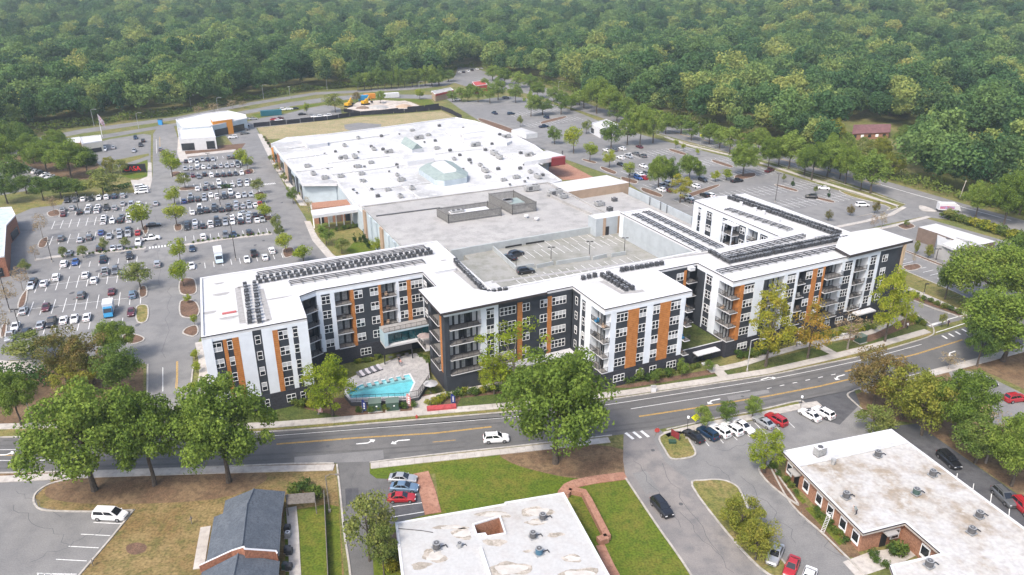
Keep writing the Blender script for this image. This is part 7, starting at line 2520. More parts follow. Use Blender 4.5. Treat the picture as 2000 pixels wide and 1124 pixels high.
#            L/2, half width, stations (x, top, half width), cabin base rear/front, roof rear/front, roof z, roof half width, base z
BODY = {
 's': (2.35, ((-2.35, .72, .74), (-2.2, .93, .84), (-1.5, .99, .90), (-.2, .95, .91), (.95, .93, .91), (1.85, .84, .88), (2.22, .72, .80), (2.36, .55, .70)), (-1.80, 1.02), (-1.0, .12), 1.44, .61, .94, .33),
 'u': (2.32, ((-2.32, .95, .80), (-2.2, 1.06, .88), (-1.4, 1.08, .94), (-.2, 1.07, .95), (.95, 1.06, .95), (1.8, 1.00, .92), (2.2, .86, .86), (2.33, .62, .74)), (-2.22, 1.12), (-1.85, .25), 1.68, .68, 1.06, .37),
 'p': (2.75, ((-2.75, .98, .90), (-2.6, 1.04, .95), (-.75, 1.04, .97), (.2, 1.06, .97), (1.2, 1.08, .97), (2.2, 1.04, .95), (2.6, .95, .90), (2.76, .66, .82)), (-.75, 1.35), (-.55, .55), 1.82, .68, 1.06, .40),
 'v': (2.55, ((-2.55, .98, .84), (-2.4, 1.06, .93), (-1.4, 1.06, .97), (.2, 1.04, .98), (1.3, 1.02, .97), (1.95, .93, .93), (2.4, .78, .84), (2.56, .56, .72)), (-2.46, 1.62), (-2.25, .62), 1.76, .72, 1.04, .35),
}

def car_parts(kind, lod):
 hl, st, cb, rf, rz, rw, bz, wr = BODY[kind]
 body, glass, tail, head = MB(), MB(), MB(), MB()
 P = 'PAINT'
 zb = .24
 secs = []
 for x, zt, w in st:
  secs.append([(x, -w * .94, zb), (x, -w, zb + .22), (x, -w * .98, zt - .16), (x, -w * .86, zt), (x, w * .86, zt), (x, w * .98, zt - .16), (x, w, zb + .22), (x, w * .94, zb)])
 n = 8
 vs = [p for s in secs for p in s]
 fs = []
 for i in range(len(secs) - 1):
  for k in range(n):
   a, b = i * n + k, i * n + (k + 1) % n
   fs.append((a, b, b + n, a + n))
 fs += [tuple(range(n - 1, -1, -1)), tuple((len(secs) - 1) * n + k for k in range(n))]
 body.add(vs, [f[::-1] for f in fs], P)
 bw = [s for s in st][3][2] * .88
 B = [(cb[0], -bw, bz - .03), (cb[1], -bw * .96, bz - .03), (cb[1], bw * .96, bz - .03), (cb[0], bw, bz - .03)]
 R = [(rf[0], -rw, rz - .04), (rf[1], -rw, rz - .03), (rf[1], rw, rz - .03), (rf[0], rw, rz - .04)]
 body.hexa(B, R, P)
 xm = (rf[0] + rf[1]) / 2
 T = [(rf[0] + .12, -rw * .86, rz), (rf[1] - .12, -rw * .86, rz), (rf[1] - .12, rw * .86, rz), (rf[0] + .12, rw * .86, rz)]
 body.hexa(R, T, P)
 if kind == 'p':
  body.box(-2.6, -.85, -.78, .78, 1.045, 1.05, M_TRIM)
 lerp = lambda a, b, t: tuple(a[i] + (b[i] - a[i]) * t for i in range(3))
 def pane(a, b, c, d, off, m0=.1, m1=.1, lo=.14, hi=.1):
  p, q = lerp(a, d, lo), lerp(b, c, lo)
  r, s = lerp(b, c, 1 - hi), lerp(a, d, 1 - hi)
  p, q = lerp(p, q, m0), lerp(p, q, 1 - m1)
  s, r = lerp(s, r, m0), lerp(s, r, 1 - m1)
  glass.quad(*[tuple(v[i] + off[i] for i in range(3)) for v in (p, q, r, s)], M_CGL)
 pane(B[1], B[2], R[2], R[1], (.02, 0, .02), .06, .06, .06, .06)
 pane(B[3], B[0], R[0], R[3], (-.02, 0, .02), .08, .08, .15 if kind != 's' else .06, .08)
 for sgn in (0, 1):
  a, b, c, d = (B[0], B[1], R[1], R[0]) if sgn == 0 else (B[3], B[2], R[2], R[3])
  off = (0, -.02 if sgn == 0 else .02, .005)
  mid = .52 if kind != 'p' else .45
  for t0, t1 in (((.06, mid - .02), (mid + .02, .9)) if lod else ((.06, .9),)):
   p, q, r, s = lerp(a, b, t0), lerp(a, b, t1), lerp(d, c, t1), lerp(d, c, t0)
   p, q, r, s = lerp(p, s, .14), lerp(q, r, .14), lerp(q, r, .9), lerp(p, s, .9)
   quad = [tuple(v[i] + off[i] for i in range(3)) for v in (p, q, r, s)]
   glass.quad(*(quad if sgn == 0 else quad[::-1]), M_CGL)
 xf, zf, wf = st[-1]
 xr, zr_, wr_ = st[0]
 for s in (-1, 1):
  head.box(xf - .22, xf - .005, s * wf * .78 - .16, s * wf * .78 + .16, zf - .02, zf + .12, M_HEAD)
  tail.box(xr - .015, xr + .16, s * wr_ * .84 - .12, s * wr_ * .84 + .12, zr_ - .16, zr_ + .05, M_TAIL)
 body.box(xf - .03, xf + .012, -wf * .5, wf * .5, zf - .2, zf - .05, M_TRIM)
 body.box(xr - .012, xr + .03, -.28, .28, .55, .68, M_TRIM)
 for s in (-1, 1):
  body.box(cb[1] - .32, cb[1] - .16, s * (bw + .05) - .09, s * (bw + .05) + .09, bz + .02, bz + .14, P)
 if kind in 'u' and lod:
  for s in (-1, 1):
   body.box(rf[0] + .2, rf[1] - .2, s * rw * .8 - .025, s * rw * .8 + .025, rz, rz + .06, M_TRIM)
 return body, glass, head, tail

def wheel(wr):
 t, r = MB(), MB()
 t.tube((0, -.11, 0), (0, .11, 0), wr, wr, M_TYRE, 14)
 r.tube((0, -.125, 0), (0, .125, 0), wr * .62, wr * .62, M_RIM, 10)
 return t.mesh('wheel'), r.mesh('rim')

_cm = {}
def paint(mb, col):
 mb.mats = [PM[col] if m == 'PAINT' else m for m in mb.mats]
 return mb

def far_car_mesh(kind, col):
 k = (kind, col)
 if k not in _cm:
  b, g, h, t = car_parts(kind, 0)
  paint(b, col)
  wr = BODY[kind][7]
  hl = BODY[kind][0]
  for m in (g, h, t):
   for i, f in enumerate(m.f):
    b.add([m.v[q] for q in f], [tuple(range(len(f)))], m.mats[m.m[i]])
  w = BODY[kind][1][3][2]
  for x in (-hl * .62, hl * .62):
   for s in (-1, 1):
    b.tube((x, s * (w - .2), wr), (x, s * (w + .01), wr), wr, wr, M_TYRE, 8)
  _cm[k] = b.mesh('parked_car')
 return _cm[k]

NAMEK = {'s': 'saloon', 'u': 'SUV', 'p': 'pickup', 'v': 'van'}
OBJK = {'s': 'parked_car', 'u': 'parked_car', 'p': 'pickup_truck', 'v': 'van'}
NCAR = 0
CR = random.Random(3)

def ground_under(x, y):
 return G(x, y + .62 / mpp(y))

def row(where, cars, ang, group=None, scale=.94, z=0.0):
 """cars given as (x, y, colour+kind) left to right; ang: which way they point"""
 global NCAR
 cars = sorted(cars)
 for i, (x, y, ck) in enumerate(cars):
  col, kind = ck[0], ck[1]
  p = ground_under(x, y)
  a = ang + (math.pi if CR.random() < .4 else 0) + CR.uniform(-.03, .03)
  if len(ck) > 2:
   a = ang + math.pi / 2
  o = put(OBJK[kind], far_car_mesh(kind, col), None, (p.x, p.y, .012), a, scale=scale)
  tag(o, '%s %s, %s from left in the %s' % (PAINT[col][0], NAMEK[kind], ordw(i + 1), where), 'car' if kind in 'su' else NAMEK[kind].split()[0], group or 'cars in the ' + where)
  NCAR += 1

AW = LOT + math.pi / 2
z5 = lambda l: [(x / 4, 281 + y / 4, c) for x, y, c in l]
row('top row of the west car park', z5([(528, 440, 'ku'), (592, 437, 'gu'), (652, 430, 'ws'), (712, 428, 'ks'), (775, 420, 'ws'), (835, 415, 'wu'), (897, 410, 'tu'), (963, 405, 'su')]), AW)
row('second row of the west car park', z5([(495, 515, 'su'), (498, 547, 'ms'), (568, 502, 'su'), (625, 530, 'ku'), (699, 492, 'wu'), (692, 522, 'sp'), (770, 487, 'ws'), (757, 519, 'wp'), (835, 500, 'ku'), (898, 500, 'su'), (962, 465, 'ss'), (1027, 475, 'su'), (1087, 470, 'wu')]), AW)
row('third row of the west car park', z5([(815, 572, 'ws'), (810, 605, 'wp'), (880, 600, 'ws'), (940, 597, 'ku'), (955, 566, 'gs'), (1008, 592, 'wp'), (1010, 556, 'ws')]), AW)
row('fourth row of the west car park', z5([(480, 738, 'gu'), (630, 748, 'ss'), (702, 730, 'gu'), (793, 690, 'bs'), (857, 720, 'ss'), (935, 684, 'su'), (937, 714, 'ss'), (1003, 665, 'ts'), (1003, 700, 'sp'), (1080, 690, 'rs')]), AW)
row('row behind the small yellow trees', z5([(543, 850, 'ss'), (780, 815, 'ku'), (885, 810, 'ws'), (940, 805, 'ss'), (1083, 770, 'wu')]), AW)
row('row below the walkway', z5([(505, 935, 'wu'), (593, 920, 'bs'), (810, 900, 'tp'), (1015, 875, 'ku')]), AW)
row('upper double row, lower west car park', z5([(345, 1085, 'ws'), (265, 1072, 'ku'), (245, 1105, 'ws'), (443, 1040, 'wu'), (670, 1020, 'ws'), (737, 1060, 'ws'), (823, 995, 'sp'), (903, 990, 'gu'), (967, 1020, 'gu'), (1060, 970, 'ku')]), AW)
z1 = lambda l: [(x / 4, 562 + y / 4, c) for x, y, c in l]
row('middle double row, lower west car park', z1([(187, 175, 'ss'), (363, 148, 'ms'), (638, 55, 'gu'), (875, 25, 'ms'), (1040, 50, 'lu')]), AW)
row('front row of the lower west car park', z1([(320, 285, 'ss'), (405, 265, 'kp'), (500, 248, 'ws'), (585, 238, 'ws'), (683, 225, 'ws'), (1028, 185, 'ms')]), AW)
row('left edge of the lower west car park', z1([(125, 300, 'ws'), (85, 375, 'sp'), (210, 345, 'ku')]), AW)
row('first row of the mall car park', z5([(1455, 135, 'ks'), (1490, 133, 'ws'), (1540, 128, 'ks'), (1583, 122, 'ss'), (1625, 120, 'ts'), (1665, 120, 'ss'), (1790, 105, 'gu'), (1833, 104, 'ku')]), AW)
row('second row of the mall car park', z5([(1450, 192, 'ss'), (1495, 192, 'ss'), (1543, 160, 'wu'), (1545, 187, 'ss'), (1590, 182, 'ws'), (1635, 182, 'ss'), (1680, 178, 'ks'), (1727, 173, 'ss'), (1773, 172, 'ss'), (1815, 167, 'ss'), (1858, 153, 'ku'), (1860, 172, 'ss')]), AW)
row('third row of the mall car park', z5([(1510, 245, 'ms'), (1555, 255, 'gs'), (1600, 238, 'ku'), (1652, 245, 'wu'), (1700, 243, 'ks'), (1748, 242, 'ku'), (1795, 237, 'ku'), (1842, 232, 'ks'), (1890, 226, 'ws'), (1940, 217, 'ms')]), AW)
row('fourth row of the mall car park', z5([(1545, 350, 'ws'), (1605, 347, 'ks'), (1612, 312, 'ss'), (1662, 338, 'ks'), (1712, 300, 'wu'), (1715, 332, 'ss'), (1762, 325, 'ks'), (1815, 321, 'ws'), (1870, 315, 'ss'), (1870, 288, 'ss'), (1930, 312, 'ws'), (1930, 285, 'ss')]), AW)
row('fifth row of the mall car park', z5([(1440, 445, 'bs'), (1490, 437, 'ku'), (1490, 412, 'su'), (1548, 432, 'ku'), (1597, 427, 'ss'), (1597, 402, 'ss'), (1648, 400, 'ws'), (1697, 412, 'wp'), (1753, 412, 'ku'), (1753, 388, 'ss'), (1803, 378, 'wu'), (1807, 408, 'gu'), (1862, 405, 'ws'), (1910, 399, 'ss'), (1962, 397, 'ss')]), AW)
row('sixth row of the mall car park', z5([(1505, 535, 'ws'), (1563, 527, 'ku'), (1563, 498, 'wu'), (1618, 519, 'ku'), (1675, 513, 'ku'), (1675, 484, 'gs'), (1732, 512, 'ks'), (1785, 506, 'ku'), (1785, 480, 'gs'), (1845, 497, 'su'), (1845, 465, 'su'), (1900, 488, 'ss'), (1950, 483, 'sp'), (1945, 455, 'ss'), (1996, 476, 'ws'), (2030, 466, 'rs')]), AW)
row('seventh row of the mall car park', z5([(1463, 650, 'ks'), (1463, 625, 'ku'), (1525, 642, 'su'), (1525, 610, 'ws'), (1587, 638, 'ks'), (1647, 628, 'wp'), (1703, 620, 'ks'), (1695, 595, 'ku'), (1762, 615, 'ss'), (1762, 588, 'gs'), (1815, 608, 'ws'), (1815, 575, 'wu'), (1880, 605, 'ku'), (1880, 578, 'wu'), (1942, 597, 'ss'), (1942, 570, 'su'), (2010, 594, 'ws'), (2052, 588, 'ss'), (1995, 552, 'ks'), (2050, 548, 'ks')]), AW)
row('thin row above the mall walkway', z5([(1590, 725, 'wu'), (1765, 712, 'gu'), (1828, 705, 'ts'), (1948, 690, 'ku')]), AW)
row('row below the mall walkway', z5([(1503, 815, 'ts'), (1500, 950, 'ws'), (1930, 900, 'ws'), (1985, 853, 'kp'), (2072, 882, 'ws'), (2125, 832, 'wu')]), AW)
row('row under the trees at the upper left', z5([(88, 140, 'ws'), (127, 168, 'ks'), (168, 185, 'ws'), (208, 195, 'ss'), (246, 206, 'ws'), (285, 215, 'ws'), (322, 228, 'ks'), (352, 240, 'ws'), (390, 256, 'ws'), (445, 270, 'ks')]), AW - .6)
row('trio of white vans at the lane corner', z5([(1105, 338, 'wv'), (1106, 355, 'wv'), (1108, 374, 'wv')]), AW + math.pi / 2)
row('small restaurant car park', [(205, 292, 'wu'), (222, 288, 'ss'), (265, 269, 'tu'), (280, 275, 'ku'), (262, 294, 'ss'), (275, 283, 'kp')], AW)
for x, y, ck, a, lb in ((300, 439, 'ks', LOT, 'black saloon car turning across the main aisle of the west car park'), (296, 465, 'wp', LOT, 'white pickup truck parked across the end of a row beside the main aisle'), (305, 397, 'ss', AW, 'silver saloon car driving up the main aisle'),
      (308, 515, 'su', AW, 'silver SUV driving down the main aisle below the crossing'), (478, 416, 'ss', LOT, 'silver saloon car crossing between two rows of the mall car park'), (314, 292, 'gu', AW, 'grey SUV on the lane beside the small restaurant')):
 p = ground_under(x, y)
 tag(put(OBJK[ck[1]], far_car_mesh(ck[1], ck[0]), None, (p.x, p.y, .012), a, scale=.94), lb, 'car')
AE = SITE + math.pi / 2
z7 = lambda l: [(1000 + x / 4, 281 + y / 4, c) for x, y, c in l]
row('top row of the east car park', z7([(735, 48, 'ws'), (800, 46, 'gs'), (860, 38, 'wu'), (995, 22, 'ms')]), AE)
row('second row of the east car park', z7([(850, 108, 'wu'), (912, 98, 'su'), (910, 84, 'ws'), (968, 75, 'gs'), (1022, 95, 'gu')]), AE)
row('third row of the east car park', z7([(850, 160, 'ks'), (1025, 172, 'ws')]), AE)
row('fourth row of the east car park', z7([(945, 240, 'ss'), (985, 265, 'bu'), (1010, 240, 'ws'), (1028, 264, 'ru'), (1055, 235, 'gu'), (1070, 255, 'ss')]), AE)
row('fifth row of the east car park', z7([(1165, 358, 'wu'), (1175, 325, 'gs'), (1220, 312, 'su'), (1215, 360, 'ms'), (1385, 310, 'ss'), (1432, 330, 'wu'), (1490, 282, 'ku')]), AE)
row('near row of the east car park', z7([(1385, 445, 'gu'), (1380, 420, 'wu'), (1505, 400, 'ku'), (1545, 402, 'wu')]), AE)
for x, y, ck, a, lb in ((1439, 353, 'kp', LOT, 'black and red pickup beside the red mulch island'), (1503, 333, 'mp', SITE + .3, 'dark red pickup at the edge of the ring road footpath'), (1608, 367, 'ws', SITE + 2.4, 'white car near the footpath in the right car park'), (1584, 384, 'ku', SITE + 2.4, 'black SUV beside an island in the right car park'),
      (1684, 400, 'wv', SITE - .35, 'white van at the corner of the right car park'), (1062, 247, 'tp', SITE, 'dark blue pickup in the far right lot'), (1067, 229, 'tu', AE, 'dark blue SUV under the trees of the far right lot'), (966, 221, 'tp', AE, 'blue pickup in the lot beyond the mall lane'), (998, 222, 'tu', SITE, 'dark car in the lot beyond the mall lane'),
      (893, 195, 'wu', SITE, 'white SUV under the far row of trees'), (846, 181, 'wv', AE, 'white van at the far corner shop'), (988, 191, 'gu', SITE, 'grey car under the far row of trees'), (1232, 261, 'kp', SITE, 'black truck between the trees by the bank'), (1224, 254, 'wv', SITE, 'white truck between the trees by the bank')):
 p = ground_under(x, y)
 tag(put(OBJK[ck[1]], far_car_mesh(ck[1], ck[0]), None, (p.x, p.y, .012), a, scale=.94), lb, 'car')
row('orange fronted shop car park', [(468, 243, 'ss'), (480, 244, 'wu'), (478, 253, 'gs'), (478, 260, 'gs'), (455, 268, 'wu'), (485, 232, 'ss')], LOT)
row('far lot behind the dark fence', [(554, 214, 'wu'), (565, 213, 'wu'), (576, 212, 'ks'), (536, 233, 'rs'), (546, 231, 'ms'), (590, 223, 'ks'), (615, 228, 'ws'), (622, 228, 'wu'), (640, 226, 'wu'), (495, 232, 'ss'), (545, 235, 'ws')], LOT)
row('distant lot by the ring road', [(898, 141, 'ws'), (905, 141, 'ks'), (914, 139, 'ws'), (922, 137, 'ks'), (932, 135, 'ws'), (940, 134, 'ss')], AE)

# cars close enough to show their parts
def near_car(x, y, ck, ang, label, scale=1.0, z=.016, group=None, px_ground=False):
 col, kind = ck[0], ck[1]
 p = G(x, y) if px_ground else ground_under(x, y)
 t = thing(OBJK[kind], label, 'car' if kind in 'su' else NAMEK[kind].split()[0], (p.x, p.y, z), ang, group)
 t.scale = (scale,) * 3
 b, g, h, tl = car_parts(kind, 1)
 paint(b, col)
 b.build('body', t)
 def split(mb, nm):
  for i, f in enumerate(mb.f):
   pass
 # each pane, lamp and wheel its own part
 for i, f in enumerate(g.f):
  q = MB()
  q.add([g.v[k] for k in f], [(0, 1, 2, 3)], M_CGL)
  q.build(('windscreen', 'rear_window')[i] if i < 2 else 'side_window', t)
 for m, nm, mm in ((h, 'headlight', M_HEAD), (tl, 'taillight', M_TAIL)):
  for s in range(2):
   q = MB()
   q.v = m.v[s * 12:(s + 1) * 12]
   q.f = [tuple(k - s * 12 for k in f) for f in m.f[s * 6:(s + 1) * 6]]
   q.m = [0] * len(q.f)
   q.mats = [mm]
   q.build(nm, t)
 wr, hl, w = BODY[kind][7], BODY[kind][0], BODY[kind][1][3][2]
 wt, wri = WHEEL.setdefault(kind, wheel(wr))
 for xx in (-hl * .62, hl * .62):
  for s in (-1, 1):
   o = put('wheel', wt, t, (xx, s * (w - .1), wr))
   put('rim', wri, o)
 return t
WHEEL = {}
# the row behind the grass verge in the office car park
DR = (G(1440, 850) - G(1410, 815))
for x, y, ck, flip, lb in ((1354, 850, 'ks', 0, 'black saloon car at the left end of the office row'), (1382, 845, 'tu', 0, 'dark blue SUV second from the left in the office row'), (1405, 840, 'wu', 0, 'white SUV with red tail lamps in the office row'), (1429, 836, 'wu', 0, 'white car with a dark roof panel in the office row'),
      (1452, 832, 'ws', 1, 'white saloon car facing the building in the office row'), (1491, 823, 'ss', 0, 'silver hatchback left of the red car in the office row'), (1515, 818, 'ru', 0, 'red SUV beside the silver hatchback in the office row'), (1581, 809, 'ws', 0, 'white saloon car at the right of the office row'), (1607, 805, 'wu', 0, 'white estate car at the right end of the office row')):
 near_car(x, y, ck, math.radians(122) + (math.pi if flip else 0), lb, .96)
near_car(217, 1004, 'wv', math.radians(-4), 'white minivan parked alone by the brown lawn at the bottom left')
near_car(787, 933, 'ss', math.radians(-4), 'silver saloon car, farthest of three beside the brick walk')
near_car(790, 950, 'ls', math.radians(-4), 'blue grey saloon car, middle of three beside the brick walk')
near_car(785, 970, 'rs', math.radians(2), 'red car with a black roof, nearest of three beside the brick walk', .95)
near_car(969, 855, 'wu', math.radians(6), 'white SUV driving along the main street before the huge oak')
near_car(1292, 989, 'ku', math.radians(-68), 'black SUV driving down the side street')
near_car(1513, 1080, 'ss', math.radians(238), 'silver car parked by the lawn island at the bottom')
near_car(1545, 1104, 'rs', math.radians(238), 'red hatchback parked by the lawn island at the bottom', .95)
near_car(1577, 1128, 'ws', math.radians(238), 'white car cut by the bottom edge beside the red hatchback')
near_car(1852, 897, 'ku', math.radians(-80), 'black SUV in the rear alley under the trees')
near_car(1960, 969, 'gu', math.radians(-85), 'grey SUV in the rear alley near the right edge')
near_car(1998, 990, 'ru', math.radians(-85), 'red SUV in the rear alley at the right edge')
near_car(1922, 745, 'ks', math.radians(-12), 'black car on the hillside lot by the pine straw bank')
near_car(1982, 777, 'ru', math.radians(12), 'red SUV on the hillside lot at the right edge')
near_car(1028, 530, 'kp', SITE + math.pi, 'black off road car on the parking deck beside the barrier', .9, DK + .02) if False else None
def deck_car(x, y, ck, ang, label):
 p = G(x, y + 3, DK)
 t = near_car(x, y, ck, ang, label, .92)
 t.location = (p.x, p.y, DK + .016)
deck_car(1008, 497, 'ku', SITE + .2, 'black SUV with a pale roof in the corner of the parking deck')
deck_car(995, 503, 'ks', SITE + 1.9, 'dark car half hidden behind the ramp wall on the parking deck')
deck_car(1027, 531, 'ku', SITE - .1, 'black off road car by the barrier on the parking deck')
near_car(1110, 702, 'wv', math.radians(110), 'white van standing in the garage entrance of the middle block', 1.15)

def box_truck(x, y, ang, label, cab, box, L=6.5, stripe=None):
 p = ground_under(x, y)
 t = thing('box_truck', label, 'truck', (p.x, p.y, .014), ang)
 b = MB()
 b.box(-L / 2, L / 2 - 2.0, -1.15, 1.15, .75, 3.1, box)
 b.build('cargo_box', t)
 b = MB()
 b.hexa([(L / 2 - 1.9, -1.05, .45), (L / 2, -1.0, .45), (L / 2, 1.0, .45), (L / 2 - 1.9, 1.05, .45)], [(L / 2 - 1.9, -1.0, 2.4), (L / 2 - .9, -.95, 2.4), (L / 2 - .9, .95, 2.4), (L / 2 - 1.9, 1.0, 2.4)], cab)
 b.build('cab', t)
 b = MB()
 b.hexa([(L / 2 - .42, -.9, 1.45), (L / 2 - .38, -.9, 1.45), (L / 2 - .38, .9, 1.45), (L / 2 - .42, .9, 1.45)], [(L / 2 - .86, -.85, 2.3), (L / 2 - .80, -.85, 2.3), (L / 2 - .80, .85, 2.3), (L / 2 - .86, .85, 2.3)], M_CGL)
 b.build('windscreen', t)
 b = MB()
 b.box(-L / 2, L / 2 - .3, -.9, .9, .4, .74, M_TRIM)
 b.build('chassis', t)
 for xx in (-L * .28, L * .36):
  for s in (-1, 1):
   b = MB()
   b.tube((xx, s * .85, .42), (xx, s * 1.1, .42), .42, .42, M_TYRE, 12)
   b.build('wheel', t)
 if stripe:
  b = MB()
  for s in (-1, 1):
   b.box(-L / 2 + .3, L / 2 - 2.4, s * 1.16 - .005, s * 1.16 + .005, 1.2, 2.2, stripe)
  b.build('side_panel', t)
 return t
M_BLUEV = mat('van_blue', (.03, .22, .42), .4)
box_truck(428, 504, AW + math.pi, 'white box truck with a pale blue cab in the mall car park', mat('cab_pale_blue', (.45, .55, .62), .4), M_PARA, 7.5)
box_truck(214, 609, AW + math.pi, 'white box van with a bright blue cab in the lower west car park', M_BLUEV, M_PARA, 5.6)
box_truck(1852, 410, SITE - .55, 'white service truck with blue and red panels on the ring road', M_PARA, M_PARA, 7.5, mat('truck_graphics', (.30, .25, .42), .5, col2=(.45, .05, .06), scale=.8))
# ------------------------------------------------------------------ street furniture and small things
def lamp(x, yb, yt, label, kind='double', mat_=None, z=0.0, arm=None, r=.11):
 h = height_at((x, yb), yt) if z == 0 else (yb - yt) * mpp(yb, z) * 1.08
 p = G(x, yb, z)
 m = mat_ or M_RTUD
 t = thing('street_lamp', label, 'street lamp', (p.x, p.y, z))
 b = MB()
 b.tube((0, 0, 0), (0, 0, h), r, r * .7, m, 7)
 b.cyl(0, 0, 0, .5, r * 2, M_KERB, 8)
 b.build('pole', t)
 hb = MB()
 ab = MB()
 if kind == 'double':
  for s in (-1, 1):
   hb.box(s * .5 - .35, s * .5 + .35, -.18, .18, h - .02, h + .14, m)
 elif kind == 'single':
  hb.box(-.1, .75, -.2, .2, h - .02, h + .14, m)
 elif kind == 'globe':
  hb.cyl(0, 0, h, h + .35, .22, M_FRAME, 8)
 elif kind == 'arm':
  a = arm or 2.2
  ab.tube((0, 0, h - .1), (a * .5, 0, h + .35), .06, .06, m, 6)
  ab.tube((a * .5, 0, h + .35), (a, 0, h + .3), .06, .05, m, 6)
  ab.build('arm', t)
  hb.box(a - .1, a + .6, -.16, .16, h + .2, h + .34, m)
 hb.build('lamp_head', t)
 return t
M_GALV = mat('galvanised_pole', (.42, .43, .44), .5, metal=.4)
M_BRONZE = mat('dark_bronze', (.035, .03, .028), .5)
for a in ((156, 420, 378, 'tall dark lamp post in the upper west car park', 'double'), (102, 512, 470, 'dark lamp post at the walkway end in the west car park', 'double'), (20, 610, 534, 'dark lamp post at the left edge', 'single'), (39, 645, 605, 'dark lamp post at the lower left of the car park', 'double'),
  (431, 404, 368, 'dark lamp post between rows of the mall car park, upper', 'double'), (461, 508, 420, 'tall dark lamp post beside the white box truck', 'double'), (410, 330, 300, 'dark lamp post in the first rows of the mall car park', 'double'), (148, 378, 335, 'grey lamp post by the hedge at the upper left', 'single'),
  (1514, 395, 340, 'tall lamp post in the right car park above the east roof', 'double'), (1347, 340, 305, 'white lamp post between the pair of trees in the east car park', 'double'), (1228, 380, 330, 'lamp post by the long islands of the east car park', 'double')):
 lamp(*a, mat_=M_BRONZE)
for a in ((184, 247, 215, 'pale lamp post by the frontage road, leftmost', 'arm'), (271, 252, 222, 'pale lamp post by the frontage road beside the flagpole', 'arm'), (373, 208, 187, 'pale lamp post before the dark woods', 'arm'), (426, 216, 192, 'curved lamp post behind the white shop', 'arm'), (515, 194, 167, 'pale lamp post on the frontage road verge, left', 'arm'), (567, 193, 170, 'lamp post with a double arm on the frontage road verge', 'double'), (639, 176, 152, 'pale lamp post before the dark tree line', 'arm'),
  (819, 178, 160, 'pale lamp post at the far junction', 'arm'), (1091, 176, 160, 'pale lamp post on the ring road, farthest', 'arm'), (1218, 222, 206, 'pale post on the ring road before the woods', 'single'), (1364, 250, 241, 'short pale post beside the ring road', 'single'), (1372, 272, 249, 'curved pale lamp post on the ring road', 'arm')):
 lamp(*a, mat_=M_GALV)
lamp(1459, 725, 665, 'pale street lamp with a curved arm before the east front', 'arm', mat_=M_GALV, arm=2.4)
lamp(62, 822, 768, 'pale street lamp at the left beside the green tree', 'arm', mat_=M_GALV, arm=-2.2)
lamp(644, 1000, 930, 'wooden pole with a lamp beside the board fence', 'arm', mat_=M_OLDW, arm=1.6)
for x, y, t_, lb in ((1076, 511, 484, 'first'), (1151, 501, 473, 'second'), (1219, 496, 466, 'third'), (1008, 527, 502, 'nearest the ramp, a')):
 lamp(x, y, t_, '%s dark lamp post along the barrier of the parking deck' % lb, 'double', mat_=M_BRONZE, z=DK, r=.09)
lamp(1340, 858, 817, 'globe lamp at the left end of the office row', 'globe', mat_=M_BRONZE, r=.06)
lamp(1563, 798, 777, 'globe lamp by the office driveway', 'globe', mat_=M_BRONZE, r=.06)
lamp(1827, 512, 487, 'dark lamp post in the cafe mulch strip', 'double', mat_=M_BRONZE)
lamp(1804, 575, 555, 'short dark lamp on the side road lawn', 'single', mat_=M_BRONZE)
def pole(x, yb, yt, label, m=None, r=.12, lean=0.0, nm='utility_pole', cat='pole'):
 h = height_at((x, yb), yt)
 p = G(x, yb)
 b = MB()
 b.tube((0, 0, 0), (lean, 0, h), r, r * .75, m or M_OLDW, 7)
 b.box(lean - .12, lean + .12, -.3, .3, h - .6, h - .45, m or M_OLDW)
 return tag(b.build(nm, None, tuple(p)), label, cat)
pole(1874, 388, 352, 'leaning pale utility pole before the woods at the right', mat('pale_pole', (.35, .32, .28), .8), .16, .9)
pole(1992, 600, 560, 'dark pole behind the oak at the right edge')
p = G(200, 268)
t = thing('flagpole', 'white flagpole with a drooping flag beside the small restaurant', 'flagpole', tuple(p))
h = height_at((200, 268), 223)
b = MB()
b.tube((0, 0, 0), (0, 0, h), .12, .07, M_FRAME, 7)
b.build('pole', t)
M_FLAG = mat('flag_cloth', (.42, .40, .45), .9, col2=(.20, .05, .07), scale=1.5)
b = MB()
vs = []
for i in range(5):
 for j in range(6):
  vs.append((.1 + i * .55, .25 * math.sin(i * 1.7 + j * .4), h - .3 - j * .7 - i * .75))
b.add(vs, [(i * 6 + j, i * 6 + j + 1, (i + 1) * 6 + j + 1, (i + 1) * 6 + j) for i in range(4) for j in range(5)], M_FLAG)
b.build('flag', t)

# dark silt fences round the field and the yard
M_SILT = mat('silt_fence', (.022, .022, .03), .9, .3, .5)
def panel_fence(pts, h, label, step=6.0):
 p = [Vector(q) for q in GP(pts)]
 t = thing('site_fence', label, 'fence', (*p[0], 0))
 for i in range(len(p) - 1):
  n = max(1, int((p[i + 1] - p[i]).length / step))
  for k in range(n):
   a, b_ = p[i].lerp(p[i + 1], k / n), p[i].lerp(p[i + 1], (k + .97) / n)
   u = (b_ - a).normalized()
   w_ = Vector((-u.y, u.x)) * .06
   mb = MB()
   mb.hexa([(v.x - p[0].x, v.y - p[0].y, 0) for v in (a - w_, b_ - w_, b_ + w_, a + w_)], [(v.x - p[0].x, v.y - p[0].y, h + .2 * (k % 2)) for v in (a - w_, b_ - w_, b_ + w_, a + w_)], M_SILT)
   mb.build('fence_panel', t)
panel_fence([(496, 249), (560, 243), (640, 235), (705, 226), (790, 221), (862, 214.5), (885, 224), (902, 234)], 2.2, 'long dark fence along the back of the straw field')
panel_fence([(672, 219), (690, 222), (705, 225), (745, 222), (779, 218)], 2.0, 'dark fence round the left of the construction yard')
panel_fence([(796, 216), (830, 213), (858, 209)], 2.0, 'dark fence at the right of the construction yard')
